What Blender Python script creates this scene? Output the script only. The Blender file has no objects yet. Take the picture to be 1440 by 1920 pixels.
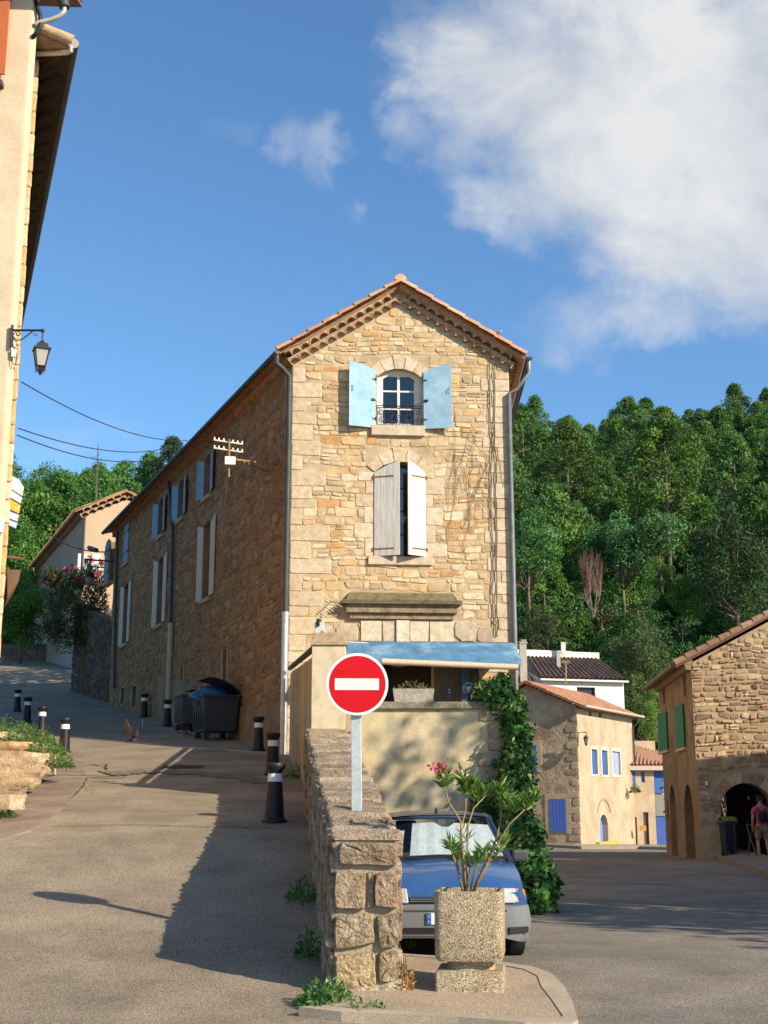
import bpy, bmesh, math, random
import numpy as np
from mathutils import Vector, Matrix
rnd = random.Random(11)
S = bpy.context.scene
C = S.collection
R_ = math.radians

# ------------------------------------------------------------------ camera
E = 1.73                      # eye height (m)
FPX = 2400.0                  # focal length in photograph pixels (1440 x 1920)
TH = math.atan(540 / FPX)     # camera tilted up
cam = bpy.data.objects.new('camera', bpy.data.cameras.new('camera'))
C.objects.link(cam)
cam.location = (0, 0, E)
cam.rotation_euler = (math.pi / 2 + TH, 0, 0)
cam.data.sensor_fit = 'VERTICAL'
cam.data.sensor_height = 24.0
cam.data.lens = 24.0 * FPX / 1920
cam.data.clip_start = 0.1
cam.data.clip_end = 3000
S.camera = cam

# ------------------------------------------------------------------ sun and sky
SUN_AZ = (0.80, -0.60)        # horizontal direction towards the sun
SUN_EL = R_(28)
S.view_settings.view_transform = 'Standard'
S.view_settings.look = 'None'
S.view_settings.exposure = 0.49
S.view_settings.gamma = 1.0
sl = bpy.data.lights.new('sun', 'SUN')
sl.energy = 5.0
sl.angle = R_(0.55)
sl.color = (1.0, 0.875, 0.68)
so = bpy.data.objects.new('sun', sl)
C.objects.link(so)
sd = Vector((SUN_AZ[0] * math.cos(SUN_EL), SUN_AZ[1] * math.cos(SUN_EL), math.sin(SUN_EL)))
so.rotation_euler = sd.to_track_quat('Z', 'Y').to_euler()
so.location = (20, -10, 30)


def pray(px, py):
    u = (px - 720) / FPX
    v = (960 - py) / FPX
    c, s = math.cos(TH), math.sin(TH)
    return Vector((u, c - v * s, s + v * c))


def P(px, py, Y):
    d = pray(px, py)
    p = d * (Y / d.y)
    p.z += E
    return p


def build_world():
    w = bpy.data.worlds.new('World')
    S.world = w
    w.use_nodes = True
    nt = w.node_tree
    N, L = nt.nodes, nt.links
    N.clear()
    out = N.new('ShaderNodeOutputWorld')
    sky = N.new('ShaderNodeTexSky')
    sky.sky_type = 'NISHITA'
    sky.sun_disc = False
    sky.sun_elevation = SUN_EL
    sky.sun_rotation = math.atan2(SUN_AZ[0], SUN_AZ[1])
    sky.altitude = 300
    sky.air_density = 1.0
    sky.dust_density = 0.35
    sky.ozone_density = 3.0
    bg = N.new('ShaderNodeBackground')
    bg.inputs['Strength'].default_value = 0.104
    ct = N.new('ShaderNodeVectorMath')
    ct.operation = 'MULTIPLY'
    ct.inputs[1].default_value = (0.90, 1.19, 1.34)
    L.new(sky.outputs[0], ct.inputs[0])
    L.new(ct.outputs[0], bg.inputs['Color'])
    tc = N.new('ShaderNodeTexCoord')
    sep = N.new('ShaderNodeSeparateXYZ')
    L.new(tc.outputs['Generated'], sep.inputs[0])

    def math_(op, a, b=None, clamp=False):
        m = N.new('ShaderNodeMath')
        m.operation = op
        m.use_clamp = clamp
        for i, x in enumerate((a, b)):
            if x is None:
                continue
            if isinstance(x, (int, float)):
                m.inputs[i].default_value = x
            else:
                L.new(x, m.inputs[i])
        return m.outputs[0]
    ay = math_('MAXIMUM', math_('ABSOLUTE', sep.outputs[1]), 0.05)
    a = math_('DIVIDE', sep.outputs[0], ay)
    b = math_('DIVIDE', sep.outputs[2], ay)
    cmb = N.new('ShaderNodeCombineXYZ')
    L.new(a, cmb.inputs[0])
    L.new(b, cmb.inputs[1])

    base_vec = cmb.outputs[0]
    wn = N.new('ShaderNodeTexNoise')
    wn.inputs['Scale'].default_value = 4.5
    wn.inputs['Detail'].default_value = 5
    wn.inputs['Roughness'].default_value = 0.62
    L.new(base_vec, wn.inputs['Vector'])
    ws_ = N.new('ShaderNodeSeparateXYZ')
    L.new(wn.outputs['Color'], ws_.inputs[0])
    a0_, b0_ = a, b
    a = math_('ADD', a0_, math_('MULTIPLY', math_('SUBTRACT', ws_.outputs[0], 0.5), 0.30))
    b = math_('ADD', b0_, math_('MULTIPLY', math_('SUBTRACT', ws_.outputs[1], 0.5), 0.26))

    def noise(scale, det, rough, dist=0.0):
        n = N.new('ShaderNodeTexNoise')
        n.inputs['Scale'].default_value = scale
        n.inputs['Detail'].default_value = det
        n.inputs['Roughness'].default_value = rough
        n.inputs['Distortion'].default_value = dist
        L.new(cmb.outputs[0], n.inputs['Vector'])
        return n.outputs[0]
    n1 = noise(6.0, 8, 0.60, 0.5)
    n2 = noise(16.0, 6, 0.6, 0.2)
    n3 = noise(3.2, 5, 0.5)
    # broad cloud bodies (photo pixel centre, half-axes), each an ellipse in the sky
    blobs = [(1290, 120, 640, 400, 1.7), (1080, 300, 330, 230, 1.25), (900, 130, 230, 220, 1.1), (1330, 400, 400, 260, 1.25),
             (775, 250, 100, 120, 0.6), (1150, 570, 260, 110, 0.62), (570, 350, 85, 125, 0.58), (790, 30, 130, 120, 0.7),
             (1380, 560, 220, 110, 0.55), (150, 880, 220, 60, 0.42), (455, 260, 70, 60, 0.2)]
    field = None
    for (px, py, rx, ry, amp) in blobs:
        d = pray(px, py)
        ca, cb = d.x / d.y, d.z / d.y
        k = 1.0 / (FPX * d.y)
        da = math_('DIVIDE', math_('SUBTRACT', a, ca), rx * k)
        db = math_('DIVIDE', math_('SUBTRACT', b, cb), ry * k)
        r2 = math_('ADD', math_('MULTIPLY', da, da), math_('MULTIPLY', db, db))
        f = math_('MULTIPLY', math_('SUBTRACT', 1.0, r2, True), amp)
        field = f if field is None else math_('MAXIMUM', field, f)
    nn = math_('ADD', math_('MULTIPLY', math_('SUBTRACT', n1, 0.5), 2.3), math_('MULTIPLY', math_('SUBTRACT', n2, 0.5), 0.5))
    dens = math_('ADD', field, math_('MULTIPLY', nn, math_('MINIMUM', math_('MULTIPLY', field, 2.5), 0.9)))
    mr = N.new('ShaderNodeMapRange')
    mr.interpolation_type = 'SMOOTHSTEP'
    mr.inputs['From Min'].default_value = 0.02
    mr.inputs['From Max'].default_value = 1.55
    mr.inputs['To Max'].default_value = 0.93
    L.new(dens, mr.inputs['Value'])
    mx = N.new('ShaderNodeMixRGB')
    mx.inputs[1].default_value = (0.55, 0.61, 0.69, 1)
    mx.inputs[2].default_value = (0.93, 0.93, 0.92, 1)
    shade = N.new('ShaderNodeMapRange')
    shade.inputs['From Min'].default_value = 0.30
    shade.inputs['From Max'].default_value = 0.54
    L.new(math_('ADD', math_('MULTIPLY', n3, 0.5), math_('MULTIPLY', n1, 0.5)), shade.inputs['Value'])
    L.new(shade.outputs[0], mx.inputs[0])
    bc = N.new('ShaderNodeBackground')
    L.new(mx.outputs[0], bc.inputs['Color'])
    bc.inputs['Strength'].default_value = 0.66
    mix = N.new('ShaderNodeMixShader')
    L.new(math_('MULTIPLY', mr.outputs[0], math_('GREATER_THAN', sep.outputs[1], 0.06)), mix.inputs[0])
    L.new(bg.outputs[0], mix.inputs[1])
    L.new(bc.outputs[0], mix.inputs[2])
    L.new(mix.outputs[0], out.inputs['Surface'])


build_world()

# ------------------------------------------------------------------ materials
MATS = {}


def mat(name, col, rough=0.85, var=0.2, scale=5.0, bump=0.0, bscale=60.0, metal=0.0, tint=False, speck=0.0, sscale=180.0,
        spec=0.3, col2=None, c2scale=1.2, c2lo=0.45, c2hi=0.62, rand=0.0, stretch=None, emit=None, trans=0.0, bdist=0.02, coat=0.0, stain=0.0, stscale=2.2):
    if name in MATS:
        return MATS[name]
    m = bpy.data.materials.new(name)
    m.use_nodes = True
    nt = m.node_tree
    N, L = nt.nodes, nt.links
    bs = N['Principled BSDF']
    bs.inputs['Roughness'].default_value = rough
    bs.inputs['Metallic'].default_value = metal
    bs.inputs['Specular IOR Level'].default_value = spec
    if coat:
        bs.inputs['Coat Weight'].default_value = coat
        bs.inputs['Coat Roughness'].default_value = 0.06
    tc = N.new('ShaderNodeTexCoord')
    vec = tc.outputs['Object']
    if stretch:
        mp = N.new('ShaderNodeMapping')
        mp.inputs['Scale'].default_value = stretch
        L.new(vec, mp.inputs['Vector'])
        vec = mp.outputs[0]

    def noise(sc, det=5, ro=0.6):
        n = N.new('ShaderNodeTexNoise')
        n.inputs['Scale'].default_value = sc
        n.inputs['Detail'].default_value = det
        n.inputs['Roughness'].default_value = ro
        L.new(vec, n.inputs['Vector'])
        return n.outputs[0]

    def rng(x, a, b, c, d, sm=False):
        r = N.new('ShaderNodeMapRange')
        r.inputs['From Min'].default_value = a
        r.inputs['From Max'].default_value = b
        r.inputs['To Min'].default_value = c
        r.inputs['To Max'].default_value = d
        if sm:
            r.interpolation_type = 'SMOOTHSTEP'
        L.new(x, r.inputs['Value'])
        return r.outputs[0]

    def mul(c1, f):
        v = N.new('ShaderNodeVectorMath')
        v.operation = 'MULTIPLY'
        L.new(c1, v.inputs[0])
        L.new(f, v.inputs[1])
        return v.outputs[0]
    rgb = N.new('ShaderNodeRGB')
    rgb.outputs[0].default_value = (*col, 1)
    color = rgb.outputs[0]
    if col2:
        mx = N.new('ShaderNodeMixRGB')
        L.new(rng(noise(c2scale, 6, 0.65), c2lo, c2hi, 0, 1, True), mx.inputs[0])
        L.new(color, mx.inputs[1])
        mx.inputs[2].default_value = (*col2, 1)
        color = mx.outputs[0]
    if tint:
        at = N.new('ShaderNodeAttribute')
        at.attribute_name = 'tint'
        color = mul(color, at.outputs['Color'])
    if var:
        color = mul(color, rng(noise(scale), 0.3, 0.7, 1 - var, 1 + var))
    if stain:
        color = mul(color, rng(noise(stscale, 8, 0.7), 0.50, 0.68, 1.0, 1 - stain, True))
        color = mul(color, rng(noise(stscale * 0.37, 6, 0.6), 0.52, 0.60, 1.0, 1 - stain * 0.5, True))
    if speck:
        color = mul(color, rng(noise(sscale, 2, 0.5), 0.35, 0.65, 1 - speck, 1 + speck))
    if rand:
        oi = N.new('ShaderNodeObjectInfo')
        color = mul(color, rng(oi.outputs['Random'], 0, 1, 1 - rand, 1 + rand))
    L.new(color, bs.inputs['Base Color'])
    if bump:
        b = N.new('ShaderNodeBump')
        b.inputs['Strength'].default_value = bump
        b.inputs['Distance'].default_value = bdist
        L.new(noise(bscale, 6, 0.6), b.inputs['Height'])
        L.new(b.outputs[0], bs.inputs['Normal'])
    if emit:
        bs.inputs['Emission Color'].default_value = (*col, 1)
        bs.inputs['Emission Strength'].default_value = emit
    if trans:
        # thin leaf: part of the light passes through
        tr = N.new('ShaderNodeBsdfTranslucent')
        L.new(color, tr.inputs['Color'])
        ms = N.new('ShaderNodeMixShader')
        ms.inputs[0].default_value = trans
        L.new(bs.outputs[0], ms.inputs[1])
        L.new(tr.outputs[0], ms.inputs[2])
        L.new(ms.outputs[0], N['Material Output'].inputs['Surface'])
    MATS[name] = m
    return m


def glass_mat(name, tint=(0.9, 0.95, 0.95), gloss=0.25, dark=0.0):
    if name in MATS:
        return MATS[name]
    m = bpy.data.materials.new(name)
    m.use_nodes = True
    nt = m.node_tree
    N, L = nt.nodes, nt.links
    N.remove(N['Principled BSDF'])
    tr = N.new('ShaderNodeBsdfTransparent')
    tr.inputs[0].default_value = (*tint, 1)
    gl = N.new('ShaderNodeBsdfGlossy')
    gl.inputs['Roughness'].default_value = 0.02
    fr = N.new('ShaderNodeLayerWeight')
    fr.inputs[0].default_value = 0.5
    pw = N.new('ShaderNodeMath')
    pw.operation = 'POWER'
    pw.inputs[1].default_value = 4.0
    L.new(fr.outputs['Facing'], pw.inputs[0])
    ad = N.new('ShaderNodeMath')
    ad.operation = 'MULTIPLY_ADD'
    ad.inputs[1].default_value = 0.7
    ad.inputs[2].default_value = gloss
    ad.use_clamp = True
    L.new(pw.outputs[0], ad.inputs[0])
    mx = N.new('ShaderNodeMixShader')
    L.new(ad.outputs[0], mx.inputs[0])
    L.new(tr.outputs[0], mx.inputs[1])
    L.new(gl.outputs[0], mx.inputs[2])
    L.new(mx.outputs[0], N['Material Output'].inputs['Surface'])
    MATS[name] = m
    return m


# ------------------------------------------------------------------ objects
def wloc(o):
    v = Vector((0, 0, 0))
    while o is not None:
        v = v + Vector(o.location)
        o = o.parent
    return v


def tag(o, label=None, cat=None, group=None, kind=None):
    if label:
        o['label'] = label
    if cat:
        o['category'] = cat
    if group:
        o['group'] = group
    if kind:
        o['kind'] = kind
    return o


def thing(name, label, cat, loc=(0, 0, 0), group=None, rz=0.0):
    o = bpy.data.objects.new(name, None)
    C.objects.link(o)
    o.location = loc
    o.rotation_euler = (0, 0, rz)
    o.empty_display_size = 0.2
    return tag(o, label, cat, group)


def copy_tree(o, parent=None):
    c = o.copy()
    C.objects.link(c)
    c.parent = parent
    for ch in list(o.children):
        copy_tree(ch, c)
    return c


class MB:
    """collects shapes and links them as one mesh object"""

    def __init__(self):
        self.v, self.f, self.m, self.t = [], [], [], []
        self.mi = 0
        self.tint = (1, 1, 1)

    def face(self, pts, mi=None, tint=None):
        n = len(self.v)
        self.v.extend(tuple(p) for p in pts)
        self.f.append(tuple(range(n, n + len(pts))))
        self.m.append(self.mi if mi is None else mi)
        self.t.append(self.tint if tint is None else tint)

    def raw(self, verts, faces, mi=None, tint=None):
        n = len(self.v)
        self.v.extend(tuple(p) for p in verts)
        for f in faces:
            self.f.append(tuple(n + i for i in f))
            self.m.append(self.mi if mi is None else mi)
            self.t.append(self.tint if tint is None else tint)

    def box8(self, p, mi=None, tint=None):
        # p: 4 bottom then 4 top, same winding
        self.raw(p, [(3, 2, 1, 0), (4, 5, 6, 7), (0, 1, 5, 4), (1, 2, 6, 5), (2, 3, 7, 6), (3, 0, 4, 7)], mi, tint)

    def box(self, c, s, mi=None, tint=None, rz=0.0, M=None):
        hx, hy, hz = s[0] / 2, s[1] / 2, s[2] / 2
        ps = [Vector((x, y, z)) for z in (-hz, hz) for (x, y) in ((-hx, -hy), (hx, -hy), (hx, hy), (-hx, hy))]
        if rz:
            r = Matrix.Rotation(rz, 3, 'Z')
            ps = [r @ q for q in ps]
        ps = [q + Vector(c) for q in ps]
        if M:
            ps = [M @ q for q in ps]
        self.box8(ps, mi, tint)

    def fbox(self, F, u0, u1, v0, v1, d0, d1, mi=None, tint=None):
        self.box8([F(u0, v0, d1), F(u1, v0, d1), F(u1, v0, d0), F(u0, v0, d0),
                   F(u0, v1, d1), F(u1, v1, d1), F(u1, v1, d0), F(u0, v1, d0)], mi, tint)

    def tube(self, pts, r, n=8, mi=None, tint=None, cap=True, closed=False):
        pts = [Vector(p) for p in pts]
        rs = r if isinstance(r, (list, tuple)) else [r] * len(pts)
        rings = []
        up = None
        for i, p in enumerate(pts):
            a = pts[i - 1] if i > 0 else pts[0]
            b = pts[i + 1] if i < len(pts) - 1 else pts[-1]
            t = (b - a)
            if t.length < 1e-9:
                t = Vector((0, 0, 1))
            t.normalize()
            if up is None:
                up = Vector((0, 0, 1)) if abs(t.z) < 0.9 else Vector((1, 0, 0))
            x = t.cross(up)
            if x.length < 1e-6:
                x = t.cross(Vector((0.3, 1, 0.2)))
            x.normalize()
            y = x.cross(t).normalized()
            up = y
            rings.append([p + (x * math.cos(2 * math.pi * k / n) + y * math.sin(2 * math.pi * k / n)) * rs[i] for k in range(n)])
        vs = [q for ring in rings for q in ring]
        fs = []
        for i in range(len(rings) - 1):
            for k in range(n):
                k2 = (k + 1) % n
                fs.append((i * n + k, i * n + k2, (i + 1) * n + k2, (i + 1) * n + k))
        if cap:
            fs.append(tuple(range(n - 1, -1, -1)))
            fs.append(tuple((len(rings) - 1) * n + k for k in range(n)))
        self.raw(vs, fs, mi, tint)

    def lathe(self, prof, c=(0, 0, 0), n=20, mi=None, tint=None, M=None):
        vs, fs = [], []
        c = Vector(c)
        for (r, z) in prof:
            for k in range(n):
                a = 2 * math.pi * k / n
                q = Vector((r * math.cos(a), r * math.sin(a), z))
                if M:
                    q = M @ q
                vs.append(q + c)
        for i in range(len(prof) - 1):
            for k in range(n):
                k2 = (k + 1) % n
                fs.append((i * n + k, i * n + k2, (i + 1) * n + k2, (i + 1) * n + k))
        fs.append(tuple(range(n - 1, -1, -1)))
        fs.append(tuple((len(prof) - 1) * n + k for k in range(n)))
        self.raw(vs, fs, mi, tint)

    def prism(self, poly, F, d0, d1, mi=None, tint=None):
        # poly of (u,v) counter-clockwise seen from outside, front at d1
        n = len(poly)
        vs = [F(u, v, d1) for u, v in poly] + [F(u, v, d0) for u, v in poly]
        fs = [tuple(range(n)), tuple(range(2 * n - 1, n - 1, -1))]
        for i in range(n):
            j = (i + 1) % n
            fs.append((i, n + i, n + j, j))
        self.raw(vs, fs, mi, tint)

    def sphere(self, c, r, n=12, mi=None, tint=None, sc=(1, 1, 1)):
        k = n // 2
        pr = [(max(1e-4, r * math.sin(math.pi * i / k)), -r * math.cos(math.pi * i / k)) for i in range(k + 1)]
        M = Matrix.Diagonal(sc)
        self.lathe(pr, c, n, mi, tint, M)

    def build(self, name, mats, parent=None, smooth=False, world=True, bevel=0.0, recalc=True, angle=None):
        if not isinstance(mats, (list, tuple)):
            mats = [mats]
        me = bpy.data.meshes.new(name)
        off = wloc(parent) if (parent is not None and world) else Vector((0, 0, 0))
        me.from_pydata([(x - off.x, y - off.y, z - off.z) for x, y, z in self.v], [], self.f)
        for m in mats:
            me.materials.append(m)
        me.polygons.foreach_set('material_index', self.m)
        at = me.attributes.new('tint', 'FLOAT_COLOR', 'FACE')
        at.data.foreach_set('color', [c for t in self.t for c in (t[0], t[1], t[2], 1.0)])
        me.polygons.foreach_set('use_smooth', [bool(smooth)] * len(self.f))
        if recalc:
            bm = bmesh.new()
            bm.from_mesh(me)
            if smooth or bevel:
                bmesh.ops.remove_doubles(bm, verts=bm.verts, dist=1e-5)
            bmesh.ops.recalc_face_normals(bm, faces=bm.faces)
            bm.to_mesh(me)
            bm.free()
        me.update()
        if smooth and angle:
            me.set_sharp_from_angle(angle=R_(angle))
        o = bpy.data.objects.new(name, me)
        C.objects.link(o)
        if parent is not None:
            o.parent = parent
        if bevel:
            b = o.modifiers.new('bevel', 'BEVEL')
            b.width = bevel
            b.segments = 2
            b.limit_method = 'ANGLE'
            b.angle_limit = R_(35)
            b.harden_normals = False
        return o


def np_mesh(name, V, F, tints, mats, parent=None, smooth=False, world=True):
    """fast quad mesh from numpy arrays"""
    me = bpy.data.meshes.new(name)
    V = np.asarray(V, dtype=np.float32)
    if parent is not None and world:
        V = V - np.array(wloc(parent), dtype=np.float32)
    F = np.asarray(F, dtype=np.int32)
    nf, k = F.shape
    me.vertices.add(len(V))
    me.vertices.foreach_set('co', V.ravel())
    me.loops.add(nf * k)
    me.loops.foreach_set('vertex_index', F.ravel())
    me.polygons.add(nf)
    me.polygons.foreach_set('loop_start', np.arange(0, nf * k, k, dtype=np.int32))
    me.polygons.foreach_set('loop_total', np.full(nf, k, dtype=np.int32))
    me.polygons.foreach_set('use_smooth', np.full(nf, smooth, dtype=bool))
    for m in (mats if isinstance(mats, (list, tuple)) else [mats]):
        me.materials.append(m)
    at = me.attributes.new('tint', 'FLOAT_COLOR', 'FACE')
    t4 = np.ones((nf, 4), dtype=np.float32)
    t4[:, :3] = tints
    at.data.foreach_set('color', t4.ravel())
    me.update(calc_edges=True)
    o = bpy.data.objects.new(name, me)
    C.objects.link(o)
    if parent is not None:
        o.parent = parent
    return o


class Frame:
    """a vertical wall plane: u along the wall, v up, d outwards"""

    def __init__(self, O, U, N):
        self.O, self.U, self.N = Vector(O), Vector(U).normalized(), Vector(N).normalized()

    def __call__(self, u, v, d=0.0):
        return self.O + self.U * u + Vector((0, 0, v)) + self.N * d

    def px(self, px, py, d=0.0):
        r = pray(px, py)
        o = Vector((0, 0, E))
        t = ((self.O + self.N * d) - o).dot(self.N) / r.dot(self.N)
        q = o + r * t - self.O
        return q.dot(self.U), q.z


def wall_cells(mb, F, u0, u1, v0, v1, holes, d=0.0, mi=0, reveal=0.25, rmi=None, tint=None):
    us = sorted({u0, u1, *[min(max(h[i], u0), u1) for h in holes for i in (0, 1)]})
    vs = sorted({v0, v1, *[min(max(h[i], v0), v1) for h in holes for i in (2, 3)]})
    for i in range(len(us) - 1):
        for j in range(len(vs) - 1):
            cu, cv = (us[i] + us[i + 1]) / 2, (vs[j] + vs[j + 1]) / 2
            if any(h[0] < cu < h[1] and h[2] < cv < h[3] for h in holes):
                continue
            mb.face([F(us[i], vs[j], d), F(us[i + 1], vs[j], d), F(us[i + 1], vs[j + 1], d), F(us[i], vs[j + 1], d)], mi, tint)
    rmi = mi if rmi is None else rmi
    for h in holes:
        a, b, c, e = h[:4]
        r = h[4] if len(h) > 4 else reveal
        for q in (((a, c), (b, c)), ((b, c), (b, e)), ((b, e), (a, e)), ((a, e), (a, c))):
            (x0, y0), (x1, y1) = q
            mb.face([F(x0, y0, d), F(x1, y1, d), F(x1, y1, d - r), F(x0, y0, d - r)], rmi, tint)


WARM = [(0.53, 0.395, 0.235), (0.57, 0.44, 0.28), (0.48, 0.34, 0.19), (0.51, 0.36, 0.19), (0.60, 0.48, 0.32), (0.51, 0.345, 0.175),
        (0.40, 0.29, 0.175), (0.55, 0.42, 0.26), (0.50, 0.37, 0.23), (0.53, 0.36, 0.175), (0.58, 0.45, 0.28), (0.55, 0.42, 0.27), (0.57, 0.45, 0.30), (0.48, 0.27, 0.115)]


def stone_cell(mb, F, a, b, c, e, dep, mi, tint, g=0.012, jit=0.14, wob=None, r=None, rough=0.3, rd=(0.10, 0.34)):
    r = r or rnd
    w, h = b - a, e - c
    g = min(g, w * 0.2, h * 0.2)
    a, b, c, e = a + g, b - g, c + g, e - g
    w, h = b - a, e - c
    j = min(w, h) * jit
    cor = [(a, c), (b, c), (b, e), (a, e)]
    cor = [(x + r.uniform(-j, j) * 0.6, y + r.uniform(-j, j) * 0.6) for x, y in cor]
    pts = []
    for i in range(4):
        p0, p1, p2 = cor[i - 1], cor[i], cor[(i + 1) % 4]
        for q, s in ((p0, 1), (p2, 1)):
            L = math.hypot(q[0] - p1[0], q[1] - p1[1])
            t = min(0.42, min(w, h) * r.uniform(*rd) / max(L, 1e-5))
            pts.append((p1[0] + (q[0] - p1[0]) * t, p1[1] + (q[1] - p1[1]) * t))
    if wob:
        pts = [(x, y + wob(x, y)) for x, y in pts]
    cx, cy = sum(p[0] for p in pts) / 8, sum(p[1] for p in pts) / 8
    tx, ty = r.uniform(-1, 1) * dep * rough / max(w, 0.05), r.uniform(-1, 1) * dep * rough / max(h, 0.05)
    ins = min(0.022, min(w, h) * 0.16)

    def ring(sh, d, tilt):
        o = []
        for x, y in pts:
            L = math.hypot(x - cx, y - cy)
            k = max(0.2, 1 - sh / max(L, 1e-4))
            X, Y = cx + (x - cx) * k, cy + (y - cy) * k
            o.append(F(X, Y, d + tilt * ((X - cx) * tx + (Y - cy) * ty)))
        return o
    vs = ring(0, -0.012, 0) + ring(ins * 0.25, dep * 0.65, 0.6) + ring(ins, dep, 1.0)
    vs.append(F(cx, cy, dep * 1.12))
    fs = []
    for q in range(2):
        for i in range(8):
            k = (i + 1) % 8
            fs.append((q * 8 + i, q * 8 + k, (q + 1) * 8 + k, (q + 1) * 8 + i))
    for i in range(8):
        fs.append((16 + i, 16 + (i + 1) % 8, 24))
    mb.raw(vs, fs, mi, tint)


def rubble(mb, F, u0, u1, v0, v1, holes=(), course=(0.14, 0.27), wid=(0.18, 0.55), depth=(0.012, 0.03), pal=WARM, mi=1,
           clip=None, split=0.22, g=0.012, wave=0.03, seed=1, jit=0.14, tv=0.12, rough=0.3):
    r = random.Random(seed)
    ph = r.uniform(0, 6)

    def wob(x, y):
        return wave * (math.sin(x * 1.3 + ph + y * 0.6) + 0.6 * math.sin(x * 2.9 + y * 1.7 + ph * 2)) * 0.6
    v = v0
    while v < v1 - 0.04:
        h = r.uniform(*course)
        if v + h > v1 - course[0] * 0.6:
            h = v1 - v
        lo, hi = u0, u1
        if clip:
            q = clip(v + h)
            if q is None:
                break
            lo, hi = max(lo, q[0]), min(hi, q[1])
        iv = [(lo, hi)]
        for hh in holes:
            if min(v + h, hh[3]) - max(v, hh[2]) > 0.15 * h:
                nv = []
                for (x0, x1) in iv:
                    if hh[1] <= x0 or hh[0] >= x1:
                        nv.append((x0, x1))
                    else:
                        if hh[0] - x0 > 0.03:
                            nv.append((x0, hh[0]))
                        if x1 - hh[1] > 0.03:
                            nv.append((hh[1], x1))
                iv = nv
        for (x0, x1) in iv:
            x = x0
            while x < x1 - 0.02:
                w = r.uniform(*wid) * (0.7 + 0.6 * h / course[1])
                if x1 - (x + w) < wid[0] * 0.8:
                    w = x1 - x

                def tn():
                    p = r.choice(pal)
                    k = (1.09 if pal is WARM else 1.0) + r.uniform(-tv, tv)
                    return (p[0] * k, p[1] * k, p[2] * k)
                if h > course[0] * 1.35 and r.random() < split and w < wid[1] * 0.8:
                    s = r.uniform(0.35, 0.65) * h
                    stone_cell(mb, F, x, x + w, v, v + s, r.uniform(*depth), mi, tn(), g, jit, wob, r, rough)
                    stone_cell(mb, F, x, x + w, v + s, v + h, r.uniform(*depth), mi, tn(), g, jit, wob, r, rough)
                else:
                    stone_cell(mb, F, x, x + w, v, v + h, r.uniform(*depth), mi, tn(), g, jit, wob, r, rough)
                x += w
        v += h


def quoins(mb, F, uc, side, v0, v1, mi=1, hh=(0.22, 0.48), wl=(0.6, 1.1), ws=(0.28, 0.58), dep=0.02, pal=None, seed=3, du=0.0):
    """alternating long and short corner blocks; side=+1 grows towards +u; returns the blocked rectangles"""
    r = random.Random(seed)
    out, v, k = [], v0, 0
    pal = pal or [(0.59, 0.47, 0.33), (0.63, 0.51, 0.36), (0.55, 0.42, 0.28), (0.60, 0.46, 0.30)]
    while v < v1 - 0.15:
        h = min(r.uniform(*hh), v1 - v)
        w = r.uniform(*(wl if k % 2 == 0 else ws))
        a, b = (uc - du, uc + w) if side > 0 else (uc - w, uc + du)
        stone_cell(mb, F, a, b, v, v + h, dep, mi, r.choice(pal), 0.007, 0.05, None, r, 0.1, (0.03, 0.09))
        out.append((a, b, v, v + h))
        v += h
        k += 1
    return out


def arch_pts(u0, u1, vs, rise, n=10):
    """arc from (u0,vs) over the crown to (u1,vs)"""
    hw, cu = (u1 - u0) / 2, (u0 + u1) / 2
    if rise >= hw * 0.999:
        return [(cu - hw * math.cos(math.pi * i / n), vs + rise * math.sin(math.pi * i / n)) for i in range(n + 1)]
    Rr = (hw * hw + rise * rise) / (2 * rise)
    a = math.asin(hw / Rr)
    return [(cu + Rr * math.sin(-a + 2 * a * i / n), vs + rise - Rr + Rr * math.cos(-a + 2 * a * i / n)) for i in range(n + 1)]


def arch_head(mb, F, u0, u1, vs, rise, vt, d0, d1, mi=0, n=10, tint=None):
    """fills the space between an arch and the straight top vt of its rectangular hole"""
    A = arch_pts(u0, u1, vs, rise, n)
    for i in range(n):
        (a, b), (c, e) = A[i], A[i + 1]
        mb.face([F(a, b, d1), F(c, e, d1), F(c, vt, d1), F(a, vt, d1)], mi, tint)
        mb.face([F(a, b, d1), F(a, b, d0), F(c, e, d0), F(c, e, d1)], mi, tint)


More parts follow.
